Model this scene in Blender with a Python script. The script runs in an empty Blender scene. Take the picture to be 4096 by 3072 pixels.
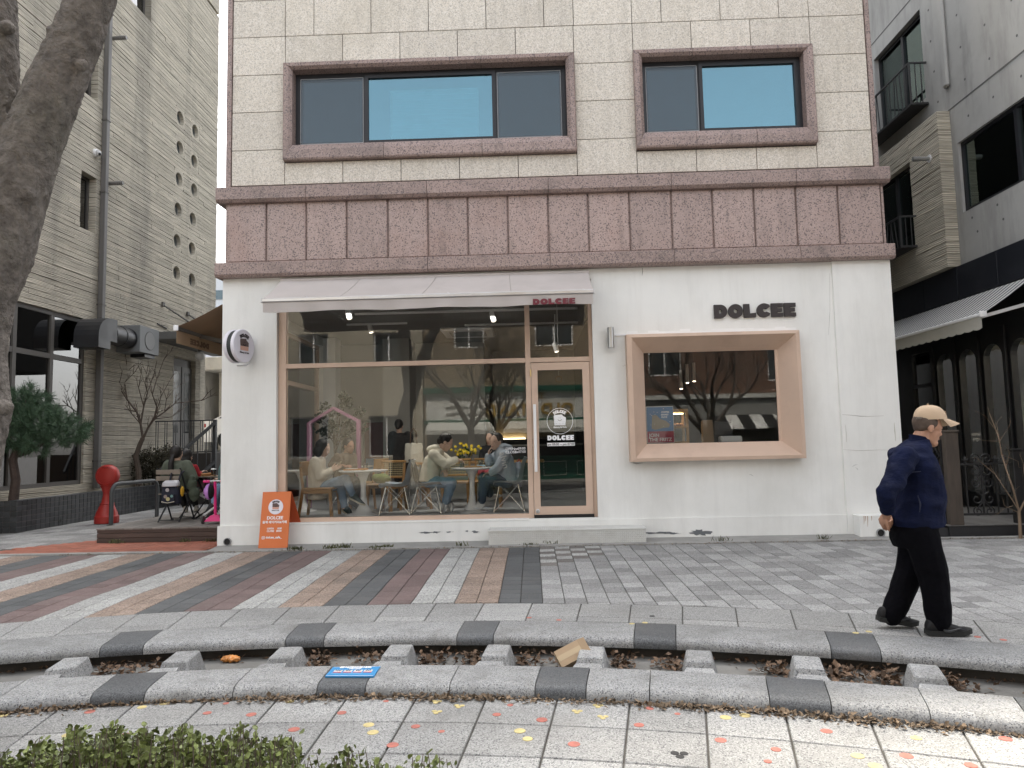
import bpy, bmesh, math, random
from mathutils import Vector, Matrix, noise as mnoise
R_ = math.radians
random.seed(7)
SC = bpy.context.scene
# ------------------------------------------------------------------ camera
FPX = 2840.0                      # focal length in pixels of the 4096 px wide photograph
def _rot(p, r, y):
    B = Matrix(((1,0,0),(0,0,1),(0,-1,0)))
    Rr = Matrix(((math.cos(r),-math.sin(r),0),(math.sin(r),math.cos(r),0),(0,0,1)))
    Rp = Matrix(((1,0,0),(0,math.cos(p),-math.sin(p)),(0,math.sin(p),math.cos(p))))
    Ry = Matrix(((math.cos(y),-math.sin(y),0),(math.sin(y),math.cos(y),0),(0,0,1)))
    return Ry @ Rp @ B @ Rr
CR = _rot(R_(4.787), R_(1.266), R_(1.525))
CP = Vector((0, -10.0, 1.4))
cam_d = bpy.data.cameras.new('camera'); cam = bpy.data.objects.new('camera', cam_d)
SC.collection.objects.link(cam); SC.camera = cam
m4 = Matrix.Identity(4)
for i in range(3):
    m4[i][0] = CR[i][0]; m4[i][1] = -CR[i][1]; m4[i][2] = -CR[i][2]; m4[i][3] = CP[i]
cam.matrix_world = m4
cam_d.sensor_width = 36; cam_d.lens = FPX/4096*36; cam_d.clip_start = .05; cam_d.clip_end = 2000
# ------------------------------------------------------------------ sky, sun, exposure
SUN_EL, SUN_AZ = 58.0, 5.0        # sun stands behind the cafe, a little to the left of it
W = bpy.data.worlds.new('World'); SC.world = W; W.use_nodes = True
nt = W.node_tree; bg = nt.nodes['Background']
sky = nt.nodes.new('ShaderNodeTexSky'); sky.sky_type = 'NISHITA'; sky.sun_disc = False
sky.sun_elevation = R_(SUN_EL); sky.sun_rotation = R_(-SUN_AZ); sky.dust_density = 4.0; sky.ozone_density = .6
hs = nt.nodes.new('ShaderNodeHueSaturation'); hs.inputs['Saturation'].default_value = .2
nt.links.new(sky.outputs[0], hs.inputs['Color']); nt.links.new(hs.outputs[0], bg.inputs[0]); bg.inputs[1].default_value = .15
sd = bpy.data.lights.new('sun', 'SUN'); sd.energy = 2.0; sd.angle = R_(3.0); sd.color = (1, .90, .74)
sun = bpy.data.objects.new('sun', sd); SC.collection.objects.link(sun)
tosun = Vector((-math.sin(R_(SUN_AZ))*math.cos(R_(SUN_EL)), math.cos(R_(SUN_AZ))*math.cos(R_(SUN_EL)), math.sin(R_(SUN_EL))))
sun.rotation_euler = tosun.to_track_quat('Z', 'Y').to_euler(); sun.location = (0, 0, 30)
vs = SC.view_settings; vs.view_transform = 'Standard'; vs.look = 'None'; vs.gamma = 1; vs.exposure = 2.1; vs.use_curve_mapping = False
SC.cycles.use_denoising = True
SC.cycles.max_bounces = 8; SC.cycles.transparent_max_bounces = 16; SC.cycles.diffuse_bounces = 4; SC.cycles.glossy_bounces = 4
SC.cycles.sample_clamp_indirect = 6; SC.cycles.caustics_reflective = False; SC.cycles.caustics_refractive = False
# ------------------------------------------------------------------ photo pixel -> place (distance comes from the plane named)
def ray(x, y): return CR @ Vector((x-2048, y-1536, FPX))
def F(x, y, Y=0.0): d = ray(x, y); return CP + d*((Y-CP.y)/d.y)
def G(x, y, Z=0.0): d = ray(x, y); return CP + d*((Z-CP.z)/d.z)
def XP(x, y, X): d = ray(x, y); return CP + d*((X-CP.x)/d.x)
# ------------------------------------------------------------------ mesh builder
class MB:
    def __init__(s): s.v = []; s.f = []
    def add(s, vs, fs):
        n = len(s.v); s.v += [tuple(v) for v in vs]; s.f += [tuple(i+n for i in f) for f in fs]; return s
    def box(s, x0, x1, y0, y1, z0, z1):
        return s.add([(x0,y0,z0),(x1,y0,z0),(x1,y1,z0),(x0,y1,z0),(x0,y0,z1),(x1,y0,z1),(x1,y1,z1),(x0,y1,z1)],
                     [(3,2,1,0),(4,5,6,7),(0,1,5,4),(1,2,6,5),(2,3,7,6),(3,0,4,7)])
    def hexa(s, b, t):   # 4 bottom points (ccw from above), 4 top points
        return s.add(list(b)+list(t), [(3,2,1,0),(4,5,6,7),(0,1,5,4),(1,2,6,5),(2,3,7,6),(3,0,4,7)])
    def bbox(s, x0, x1, y0, y1, z0, z1, b=.008):   # box with chamfered edges
        if min(x1-x0, y1-y0, z1-z0) <= 2.2*b: return s.box(x0,x1,y0,y1,z0,z1)
        bm = bmesh.new(); bmesh.ops.create_cube(bm, size=1)
        for v in bm.verts:
            v.co = Vector(((x0+x1)/2+v.co.x*(x1-x0), (y0+y1)/2+v.co.y*(y1-y0), (z0+z1)/2+v.co.z*(z1-z0)))
        bmesh.ops.bevel(bm, geom=bm.edges[:], offset=b, segments=1, affect='EDGES', profile=.5)
        bm.verts.index_update(); s.add([v.co for v in bm.verts], [[v.index for v in f.verts] for f in bm.faces]); bm.free(); return s
    def bar(s, a, b, w, h=None, up=(0,0,1)):   # square bar from a to b
        a = Vector(a); b = Vector(b); h = h or w; d = (b-a).normalized(); up = Vector(up)
        if abs(d.dot(up)) > .95: up = Vector((0,1,0))
        u = d.cross(up).normalized()*w/2; t = u.cross(d).normalized()*h/2
        c = [-u-t, u-t, u+t, -u+t]
        return s.add([a+k for k in c]+[b+k for k in c], [(3,2,1,0),(4,5,6,7),(0,1,5,4),(1,2,6,5),(2,3,7,6),(3,0,4,7)])
    def tube(s, pts, rad, n=8, cap=True):   # rad: number or list
        pts = [Vector(p) for p in pts]; k = len(pts)
        if not isinstance(rad, (list, tuple)): rad = [rad]*k
        vs = []; ref = None
        for i, p in enumerate(pts):
            d = (pts[min(i+1,k-1)]-pts[max(i-1,0)])
            d = d.normalized() if d.length > 1e-9 else Vector((0,0,1))
            if ref is None:
                ref = Vector((0,0,1)) if abs(d.z) < .9 else Vector((1,0,0))
            u = (ref - d*ref.dot(d)); u = u.normalized() if u.length > 1e-6 else d.orthogonal().normalized()
            ref = u; w = d.cross(u)
            for j in range(n):
                a = 2*math.pi*j/n; vs.append(p+(u*math.cos(a)+w*math.sin(a))*rad[i])
        fs = [(i*n+j, i*n+(j+1)%n, (i+1)*n+(j+1)%n, (i+1)*n+j) for i in range(k-1) for j in range(n)]
        if cap: fs += [tuple(range(n-1,-1,-1)), tuple((k-1)*n+j for j in range(n))]
        return s.add(vs, fs)
    def cyl(s, a, b, r, r2=None, n=16): return s.tube([a, b], [r, r if r2 is None else r2], n)
    def lathe(s, prof, c=(0,0,0), n=24, ax='z'):   # prof: (radius, height)
        vs = []; k = len(prof)
        for r, h in prof:
            for j in range(n):
                a = 2*math.pi*j/n; x, y = r*math.cos(a), r*math.sin(a)
                vs.append({'z':(c[0]+x,c[1]+y,c[2]+h),'y':(c[0]+x,c[1]+h,c[2]+y),'x':(c[0]+h,c[1]+x,c[2]+y)}[ax])
        fs = [(i*n+j, i*n+(j+1)%n, (i+1)*n+(j+1)%n, (i+1)*n+j) for i in range(k-1) for j in range(n)]
        fs += [tuple(range(n-1,-1,-1)), tuple((k-1)*n+j for j in range(n))]
        return s.add(vs, fs)
    def ell(s, c, r, n=16, m=10, rot=None):
        vs = [Vector((0,0,-1))]; 
        for i in range(1, m):
            t = -math.pi/2+math.pi*i/m
            for j in range(n):
                a = 2*math.pi*j/n; vs.append(Vector((math.cos(t)*math.cos(a), math.cos(t)*math.sin(a), math.sin(t))))
        vs.append(Vector((0,0,1)))
        fs = [(0, 1+(j+1)%n, 1+j) for j in range(n)]
        for i in range(m-2):
            o = 1+i*n; fs += [(o+j, o+(j+1)%n, o+n+(j+1)%n, o+n+j) for j in range(n)]
        o = 1+(m-2)*n; fs += [(o+j, o+(j+1)%n, len(vs)-1) for j in range(n)]
        r = Vector(r) if not isinstance(r, (int, float)) else Vector((r,r,r)); out = []
        for v in vs:
            q = Vector((v.x*r.x, v.y*r.y, v.z*r.z))
            if rot is not None: q = rot @ q
            out.append(q+Vector(c))
        return s.add(out, fs)
    def prism(s, poly, a0, a1, axis='y'):   # extrude 2D polygon along an axis; poly in the two other axes
        def P(p, a): return {'y':(p[0],a,p[1]),'z':(p[0],p[1],a),'x':(a,p[0],p[1])}[axis]
        n = len(poly)
        return s.add([P(p,a0) for p in poly]+[P(p,a1) for p in poly],
                     [tuple(range(n)), tuple(range(2*n-1,n-1,-1))]+[(i,i+n,(i+1)%n+n,(i+1)%n) for i in range(n)])
    def sheet(s, rows):   # grid of points
        n = len(rows[0]); return s.add([p for r in rows for p in r], [(i*n+j, i*n+j+1, (i+1)*n+j+1, (i+1)*n+j) for i in range(len(rows)-1) for j in range(n-1)])
    def mesh(s, name='mesh', smooth=False):
        me = bpy.data.meshes.new(name); me.from_pydata(s.v, [], s.f); 
        bm = bmesh.new(); bm.from_mesh(me); bmesh.ops.recalc_face_normals(bm, faces=bm.faces[:]); bm.to_mesh(me); bm.free()
        if smooth:
            me.polygons.foreach_set('use_smooth', [True]*len(me.polygons))
            if smooth != 'all':
                try: me.set_sharp_from_angle(angle=R_(40))
                except Exception: pass
        me.update(); return me
def link(o): SC.collection.objects.link(o); return o
def pinv(o, parent, local):
    o.parent = parent
    if not local and parent.type == 'EMPTY': o.matrix_parent_inverse = Matrix.Translation(-parent.location)
def obj(name, mb, mat, parent=None, smooth=False, local=False):
    me = mb if isinstance(mb, bpy.types.Mesh) else mb.mesh(name, smooth)
    if mat is not None and not len(me.materials): me.materials.append(mat)
    o = link(bpy.data.objects.new(name, me))
    if parent is not None: pinv(o, parent, local)
    return o
def tag(o, label=None, cat=None, group=None, kind=None):
    if label: o['label'] = label
    if cat: o['category'] = cat
    if group: o['group'] = group
    if kind: o['kind'] = kind
    return o
def thing(name, label, cat, loc=(0,0,0), group=None, rz=0):
    o = link(bpy.data.objects.new(name, None)); o.location = loc; o.rotation_euler = (0,0,rz); o.empty_display_size = .1
    return tag(o, label, cat, group)
def struct(name, mb, mat, parent=None, smooth=False):
    o = obj(name, mb, mat, parent, smooth)
    if parent is None: o['kind'] = 'structure'
    return o
def copy_tree(o, parent=None):
    c = o.copy(); link(c); c.parent = parent
    for ch in list(o.children): copy_tree(ch, c)
    return c
# ------------------------------------------------------------------ materials
def _n(t, ty, **k):
    n = t.nodes.new(ty)
    for a, b in k.items():
        if a in n.inputs: n.inputs[a].default_value = b
        else: setattr(n, a, b)
    return n
def lin(h):   # photo display colour 0..255 -> linear
    return tuple((c/255/12.92 if c/255 <= .04045 else ((c/255+.055)/1.055)**2.4) for c in h)
def ramp(t, fac, stops, interp='LINEAR'):
    r = t.nodes.new('ShaderNodeValToRGB'); r.color_ramp.interpolation = interp; e = r.color_ramp.elements
    while len(e) < len(stops): e.new(.5)
    for el, (p, c) in zip(e, stops):
        el.position = p; el.color = (c, c, c, 1) if isinstance(c, (int, float)) else (*c, 1)
    t.links.new(fac, r.inputs[0]); return r.outputs[0]
def mixc(t, fac, a, b, mode='MIX'):
    m = t.nodes.new('ShaderNodeMix'); m.data_type = 'RGBA'; m.blend_type = mode
    def put(s, v):
        if isinstance(v, (int, float)): s.default_value = v
        elif isinstance(v, tuple): s.default_value = (*v, 1) if len(v) == 3 else v
        else: t.links.new(v, s)
    put(m.inputs[0], fac); put(m.inputs[6], a); put(m.inputs[7], b); return m.outputs[2]
def math_(t, op, a, b=0.0):
    m = t.nodes.new('ShaderNodeMath'); m.operation = op
    for s, v in zip(m.inputs, (a, b)):
        if isinstance(v, (int, float)): s.default_value = v
        else: t.links.new(v, s)
    return m.outputs[0]
def mat(name, col, rough=.7, var=.08, vs=3.0, speck=None, sscale=70, rnd=0.0, bump=0.0, bs=60.0, metal=0.0, spec=.4,
        stain=None, stretch=None, emit=None, estr=0.0, sheen=0.0, coat=0.0, alpha=1.0, detail=5.0, rvar=.08, bdist=.01):
    """var: soft tonal change; speck: granite flecks [(colour, share)...]; rnd: change from piece to piece; stain: (colour, amount, scale, (sx,sy,sz))"""
    m = bpy.data.materials.new(name); m.use_nodes = True; t = m.node_tree; b = t.nodes['Principled BSDF']
    tc = _n(t, 'ShaderNodeTexCoord'); co = tc.outputs['Object']
    if stretch:
        mp = _n(t, 'ShaderNodeMapping'); mp.inputs['Scale'].default_value = stretch; t.links.new(co, mp.inputs[0]); cs = mp.outputs[0]
    else: cs = co
    n1 = _n(t, 'ShaderNodeTexNoise', Scale=vs, Detail=detail, Roughness=.62); t.links.new(cs, n1.inputs['Vector'])
    cur = (*col, 1)
    f = ramp(t, n1.outputs[0], [(.3, 1-var), (.7, 1+var)])
    c = mixc(t, 1.0, tuple(col), f, 'MULTIPLY')
    if speck:
        vo = _n(t, 'ShaderNodeTexVoronoi', Scale=sscale); t.links.new(co, vo.inputs['Vector'])
        sp = _n(t, 'ShaderNodeSeparateColor'); t.links.new(vo.outputs['Color'], sp.inputs[0])
        acc = 0
        for sc_, sh in speck:
            k = math_(t, 'GREATER_THAN', sp.outputs[0], acc); k2 = math_(t, 'LESS_THAN', sp.outputs[0], acc+sh)
            c = mixc(t, math_(t, 'MULTIPLY', k, k2), c, sc_); acc += sh
    if rnd:
        oi = _n(t, 'ShaderNodeObjectInfo'); ge = _n(t, 'ShaderNodeNewGeometry')
        fr = math_(t, 'FRACT', math_(t, 'ADD', oi.outputs['Random'], ge.outputs['Random Per Island']))
        c = mixc(t, 1.0, c, ramp(t, fr, [(0, 1-rnd), (1, 1+rnd)]), 'MULTIPLY')
    if stain:
        for (sc_, am, ssc, st) in (stain if isinstance(stain, list) else [stain]):
            mp = _n(t, 'ShaderNodeMapping'); mp.inputs['Scale'].default_value = st; t.links.new(co, mp.inputs[0])
            n2 = _n(t, 'ShaderNodeTexNoise', Scale=ssc, Detail=6, Roughness=.65); t.links.new(mp.outputs[0], n2.inputs['Vector'])
            c = mixc(t, ramp(t, n2.outputs[0], [(.5, 0.0), (.78, am)]), c, sc_)
    t.links.new(c, b.inputs['Base Color'])
    t.links.new(ramp(t, n1.outputs[0], [(.3, max(rough-rvar,.02)), (.7, min(rough+rvar,1))]), b.inputs['Roughness'])
    b.inputs['Metallic'].default_value = metal; b.inputs['Specular IOR Level'].default_value = spec
    if sheen: b.inputs['Sheen Weight'].default_value = sheen
    if coat: b.inputs['Coat Weight'].default_value = coat
    if emit: b.inputs['Emission Color'].default_value = (*emit, 1); b.inputs['Emission Strength'].default_value = estr
    if bump:
        n3 = _n(t, 'ShaderNodeTexNoise', Scale=bs, Detail=4, Roughness=.6); t.links.new(cs, n3.inputs['Vector'])
        bu = _n(t, 'ShaderNodeBump', Strength=bump, Distance=bdist); t.links.new(n3.outputs[0], bu.inputs['Height']); t.links.new(bu.outputs[0], b.inputs['Normal'])
    return m
def glassmat(name, tint=(.92,.95,.94), refl=.05, rough=.0, rcol=(1,1,1), warp=0.0):
    m = bpy.data.materials.new(name); m.use_nodes = True; t = m.node_tree
    for n in list(t.nodes):
        if n.type != 'OUTPUT_MATERIAL': t.nodes.remove(n)
    tr = _n(t, 'ShaderNodeBsdfTransparent'); tr.inputs[0].default_value = (*tint, 1)
    gl = _n(t, 'ShaderNodeBsdfGlossy'); gl.inputs['Roughness'].default_value = rough; gl.inputs['Color'].default_value = (*rcol, 1)
    fr = _n(t, 'ShaderNodeFresnel', IOR=1.45)
    mx = _n(t, 'ShaderNodeMixShader'); fac = math_(t, 'ADD', fr.outputs[0], refl); 
    cl = _n(t, 'ShaderNodeClamp'); t.links.new(fac, cl.inputs[0]); t.links.new(cl.outputs[0], mx.inputs[0])
    if warp:
        tc = _n(t, 'ShaderNodeTexCoord'); nz = _n(t, 'ShaderNodeTexNoise', Scale=1.3, Detail=1); t.links.new(tc.outputs['Object'], nz.inputs['Vector'])
        bu = _n(t, 'ShaderNodeBump', Strength=warp, Distance=.02); t.links.new(nz.outputs[0], bu.inputs['Height']); t.links.new(bu.outputs[0], gl.inputs['Normal'])
    t.links.new(tr.outputs[0], mx.inputs[1]); t.links.new(gl.outputs[0], mx.inputs[2])
    t.links.new(mx.outputs[0], [n for n in t.nodes if n.type == 'OUTPUT_MATERIAL'][0].inputs[0]); return m
_flat = {}
def flat(col, rough=.7, **k):
    key = (tuple(round(c,3) for c in col), rough, tuple(sorted(k.items())))
    if key not in _flat: _flat[key] = mat('surface_%d' % len(_flat), col, rough, **{'var':.05, **k})
    return _flat[key]
# ------------------------------------------------------------------ small side scene in which curves and modifiers are evaluated
WS = bpy.data.scenes.new('workshop')
def evaluated(o):
    WS.collection.objects.link(o); vl = WS.view_layers[0]; vl.update(); dg = vl.depsgraph; dg.update(); return bpy.data.meshes.new_from_object(o.evaluated_get(dg), depsgraph=dg)
# ------------------------------------------------------------------ lettering
def text_mb(s, size, loc, ux=(1,0,0), uz=(0,0,1), depth=.004, align='CENTER', bold=0.0, spacing=1.0, sx=1.0):
    """text as real extruded letters in the plane (ux, uz), facing ux x uz"""
    cu = bpy.data.curves.new('text', 'FONT'); cu.body = s; cu.size = size; cu.align_x = align; cu.offset = bold; cu.space_character = spacing
    cu.extrude = depth/2; cu.resolution_u = 3; cu.fill_mode = 'BOTH'
    o = bpy.data.objects.new('text', cu); me = evaluated(o)
    ux = Vector(ux); uz = Vector(uz); nrm = ux.cross(uz); mb = MB()
    mb.add([Vector(loc)+ux*v.co.x*sx+uz*v.co.y+nrm*v.co.z for v in me.vertices], [tuple(p.vertices) for p in me.polygons])
    bpy.data.objects.remove(o); bpy.data.curves.remove(cu); bpy.data.meshes.remove(me); return mb
def shape_mb(loops, depth, place):
    """filled 2D outline(s) with holes (even-odd), extruded; place maps (x, y, d) to a point"""
    cu = bpy.data.curves.new('shape', 'CURVE'); cu.dimensions = '2D'; cu.fill_mode = 'BOTH'; cu.extrude = depth/2
    for lp in loops:
        sp = cu.splines.new('POLY'); sp.points.add(len(lp)-1); sp.use_cyclic_u = True
        for p, q in zip(sp.points, lp): p.co = (q[0], q[1], 0, 1)
    o = bpy.data.objects.new('shape', cu); me = evaluated(o); mb = MB()
    mb.add([place(*v.co) for v in me.vertices], [tuple(p.vertices) for p in me.polygons])
    bpy.data.objects.remove(o); bpy.data.curves.remove(cu); bpy.data.meshes.remove(me); return mb
def arc(cx, cy, r, a0, a1, n=14, ry=None):
    return [(cx+r*math.cos(R_(a0+(a1-a0)*i/n)), cy+(ry or r)*math.sin(R_(a0+(a1-a0)*i/n))) for i in range(n+1)]
# heavy display letters, unit height
def fat_letter(ch):
    if ch == 'D': return [[(0,0),(.42,0)]+arc(.45,.5,.5,-90,90,18,.5)+[(0,1)], [(.36,.34)]+arc(.40,.5,.17,-90,90,8,.16)+[(.36,.66)]], .98
    if ch == 'O': return [arc(.53,.5,.53,0,360,32,.52)[:-1], arc(.53,.5,.14,0,360,14,.15)[:-1]], 1.08
    if ch == 'L': return [[(0,0),(.86,0),(.88,.34),(.44,.30),(.42,1),(0,1)]], .90
    if ch == 'C': return [[(.98,.78),(.86,.93)]+arc(.52,.5,.52,62,300,24,.52)+[(.88,.10),(.96,.26),(.70,.40)]+[(.56,.36),(.44,.44),(.44,.58),(.56,.64),(.70,.58)]], 1.0
    if ch == 'E': return [[(0,0),(.84,0),(.84,.28),(.44,.27),(.44,.38),(.78,.38),(.78,.62),(.44,.62),(.44,.73),(.84,.72),(.84,1),(0,1)]], .88
def dolcee(h, w, depth, place):
    """the six letters of the shop name; returns list of builders; place(x, y, d)"""
    tot = sum(fat_letter(c)[1]+.04 for c in 'DOLCEE')-.04; k = w/tot; x = 0; out = []
    for c in 'DOLCEE':
        lo, adv = fat_letter(c)
        out.append(shape_mb([[((p[0]+x)*k, p[1]*h) for p in l] for l in lo], depth, place)); x += adv+.04
    return out
def joinmb(l):
    m = MB()
    for b in l: m.add(b.v, b.f)
    return m
# ================================================================== GROUND
CX, CY = -1.15, -15.4                                    # centre of the curved kerbs
def yarc(r, x): return CY+math.sqrt(max(r*r-(x-CX)**2, 0))
def pol(r, a, z=0.0): return Vector((CX+r*math.sin(a), CY+r*math.cos(a), z))
def ang(p): return math.atan2(p.x-CX, p.y-CY)
def und(x, y):                                           # settled, uneven paving
    k = max(0, min(1, (y+4.6)/1.0))*max(0, min(1, (-.25-y)/.4))
    return k*.013*mnoise.noise(Vector((x*.75, y*1.1, 3.1)))+zs(y)
def zs(y): return max(0, min(y, -.3)+4.0)*.0095            # the paving rises a little towards the houses
GRAN = [((.38,.38,.37), .2), ((.12,.12,.125), .15), ((.32,.32,.31), .2)]
m_slab = mat('granite_slab', (.255,.255,.25), .75, .10, 1.6, GRAN, 170, rnd=.15, bump=.25, bs=90, stain=[((.14,.135,.125), .75, 1.1, (1,1,1)), ((.36,.35,.33), .35, 3.1, (1,1,1))])
m_kerb = mat('granite_kerb', (.27,.275,.28), .7, .08, 2.0, GRAN, 170, rnd=.12, bump=.3, bs=80, stain=[((.11,.11,.105), .75, 1.8, (1,1,1)), ((.10,.095,.085), .6, 7, (1,1,1))])
m_kerbd = mat('dark_granite_kerb', (.085,.09,.095), .62, .12, 2.5, [((.12,.125,.13), .25), ((.05,.052,.055), .2)], 170, rnd=.12, bump=.15, bs=80, stain=((.2,.19,.18), .35, 2, (1,1,1)))
PAV = [mat('paver_charcoal', (.098,.102,.104), .85, .16, 2.2, [((.12,.12,.12), .15)], 90, rnd=.14, bump=.35, bs=70, stain=((.2,.19,.18), .35, 1.3, (1,1,1))),
       mat('paver_tan', (.29,.222,.178), .85, .14, 2.2, [((.38,.3,.25), .15), ((.17,.13,.11), .15)], 90, rnd=.13, bump=.35, bs=70, stain=((.13,.12,.11), .5, 1.3, (1,1,1))),
       mat('paver_pale', (.37,.37,.355), .85, .12, 2.2, [((.5,.5,.48), .15), ((.22,.22,.22), .15)], 90, rnd=.10, bump=.35, bs=70, stain=((.17,.165,.155), .5, 1.3, (1,1,1))),
       mat('paver_maroon', (.165,.12,.114), .85, .15, 2.2, [((.2,.15,.14), .15)], 90, rnd=.14, bump=.35, bs=70, stain=((.24,.22,.2), .4, 1.3, (1,1,1))),
       mat('paver_grey', (.285,.283,.278), .85, .10, 2.2, [((.38,.38,.37), .2), ((.19,.19,.19), .2)], 130, rnd=.27, bump=.35, bs=70, stain=((.14,.135,.13), .4, 1.0, (1,1,1))),
       mat('paver_brown_grey', (.15,.135,.125), .85, .12, 2.2, [((.2,.2,.19), .2)], 90, rnd=.12, bump=.35, bs=70)]
m_joint = mat('sand_joint', (.085,.08,.072), .95, .3, 8, bump=.4, bs=120)
m_conc = mat('concrete_edge', (.30,.295,.28), .85, .14, 2.5, bump=.3, bs=60, stain=((.11,.105,.1), .6, 2.0, (1,1,1)))
m_bed = mat('channel_concrete', (.19,.185,.172), .9, .16, 2.0, bump=.4, bs=50, stain=[((.07,.068,.06), .8, 1.5, (1,1,1)), ((.28,.27,.25), .4, .8, (1,1,1))])
m_darkconc = mat('channel_wall', (.055,.05,.045), .8, .25, 4, bump=.3, bs=40)  # darker than the bed, for the wall and cores under the kerbs
m_asph = mat('asphalt', (.055,.055,.056), .9, .15, 1.2, [((.1,.1,.1), .25)], 120, bump=.4, bs=150)
m_brick = mat('red_paving_brick', (.33,.125,.085), .85, .16, 3, rnd=.16, bump=.35, bs=70, stain=((.14,.1,.085), .5, 1.6, (1,1,1)))
m_dirt = mat('soil', (.07,.055,.042), .95, .3, 6, bump=.6, bs=40)

struct('ground', MB().box(-400, 400, -400, 400, -1.2, -.40), m_asph)
# base under the pavers: from the far kerb to behind the buildings
rows = []
for i in range(61):
    x = -15+30*i/60; rows.append([(x, yarc(11.22, max(-11.5, min(9.2, x))) if abs(x-CX) < 11 else -9, -.013), (x, -4.0, -.013), (x, -.3, zs(-.3)-.013), (x, 14, zs(0)-.013)])
rows = [[r[0], (r[1][0], max(r[1][1], r[0][1]), r[1][2]), r[2], r[3]] for r in rows]
pb = MB(); pb.sheet(rows)
pave = struct('pavement', pb, m_joint)
# pavers
DX, DY, X0, Y0 = .197, .198, .062, -.475
def wob(x, y):
    return Vector((x+.014*mnoise.noise(Vector((x*.35, y*.9, 7.7)))*min(1, abs(y+.3)*2), y+.010*mnoise.noise(Vector((x*.5, y*.6, 1.7)))))
cells = []
rng = random.Random(3)
for ix in range(-46, 46):
    for iy in range(0, 30):
        xa, xb = X0+ix*DX, X0+(ix+1)*DX; yb, ya = Y0-iy*DY, Y0-(iy+1)*DY
        la, lb = yarc(11.82, xa), yarc(11.82, xb)
        if la > yb-.03 and lb > yb-.03: continue
        g = .0035
        P4 = [(xa+g, max(ya+g, la+g)), (xb-g, max(ya+g, lb+g)), (xb-g, max(yb-g, lb+g*1.5)), (xa+g, max(yb-g, la+g*1.5))]
        if ix < 0:
            k = ((-ix-1)//2) % 4; mi = k
        else:
            mi = 4
            if ix < 4 and iy < 7-ix and (ix+iy) % 2 == 0: mi = 5
            elif ix < 4 and iy < 7-ix: mi = 2
        cx_, cy_ = (xa+xb)/2, (ya+yb)/2
        cells.append(((Vector((cx_, cy_, 0))-CP).length, P4, mi))
def tilev(P4, top=0.0, th=.012, ch=.004, uf=None):
    t = []; c = Vector((sum(p[0] for p in P4)/4, sum(p[1] for p in P4)/4, 0)); tz = [rng.uniform(-.0015, .0015) for _ in range(4)]
    for q, p in enumerate(P4):
        w = wob(*p) if uf else Vector((p[0], p[1])); z = (uf(p[0], p[1]) if uf else 0)
        t.append(Vector((w.x, w.y, top+z+tz[q])))
    c = sum(t, Vector())/4
    mid = [v-Vector((0,0,ch)) for v in t]; inn = [v+(c-v).normalized()*ch*1.2 for v in t]; bot = [Vector((v.x, v.y, v.z-th)) for v in t]
    vs = bot+mid+inn
    fs = [(0,1,5,4),(1,2,6,5),(2,3,7,6),(3,0,4,7),(4,5,9,8),(5,6,10,9),(6,7,11,10),(7,4,8,11),(8,9,10,11)]
    return vs, fs
cells.sort(key=lambda c: c[0])
def inview(x, y, z=0.0, marg=120):
    v = CR.transposed() @ (Vector((x, y, z))-CP)
    if v.z < .2: return False
    px, py = 2048+FPX*v.x/v.z, 1536+FPX*v.y/v.z
    return -marg < px < 4096+marg and -marg < py < 3072+marg
nb = 0; rest = MB(); rmi = []
for d, P4, mi in cells:
    vs_, fs_ = tilev(P4, uf=und)
    if nb < 300 and inview(P4[0][0], P4[0][1]):
        nb += 1; obj('paver', MB().add(vs_, fs_), PAV[mi], pave)
    else:
        rest.add(vs_, fs_); rmi += [mi]*len(fs_)
o = obj('pavers', rest, None, pave); o['kind'] = 'stuff'
for m_ in PAV: o.data.materials.append(m_)
o.data.polygons.foreach_set('material_index', rmi)
# border slabs between pavers and kerb
def polslab(name, r0, r1, a0, a1, top, m, parent, g=.004, th=.05, sag=None):
    a0 += g/((r0+r1)/2); a1 -= g/((r0+r1)/2)
    P4 = [pol(r0+g, a0), pol(r0+g, a1), pol(r1-g, a1), pol(r1-g, a0)]
    vs_, fs_ = tilev([(p.x, p.y) for p in P4], top=top, th=th, ch=.005)
    return obj(name, MB().add(vs_, fs_), m, parent)
bord = struct('border_paving', joinmb([MB().hexa([pol(11.2,a,-.39),pol(11.2,a+.021,-.39),pol(11.82,a+.021,-.39),pol(11.82,a,-.39)],[pol(11.2,a,-.010),pol(11.2,a+.021,-.010),pol(11.82,a+.021,-.010),pol(11.82,a,-.010)]) for a in [-.75+.021*i for i in range(72)]]), m_joint)
aj = ang(G(1200+.678*1085, 2100+.678*462)); st = .0362
for k in range(-20, 21):
    a = aj+st*k
    polslab('slab', 11.36, 11.82, a, a+st, 0, m_slab, bord); polslab('slab', 11.2, 11.36, a, a+st, 0, m_slab, bord)
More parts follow.
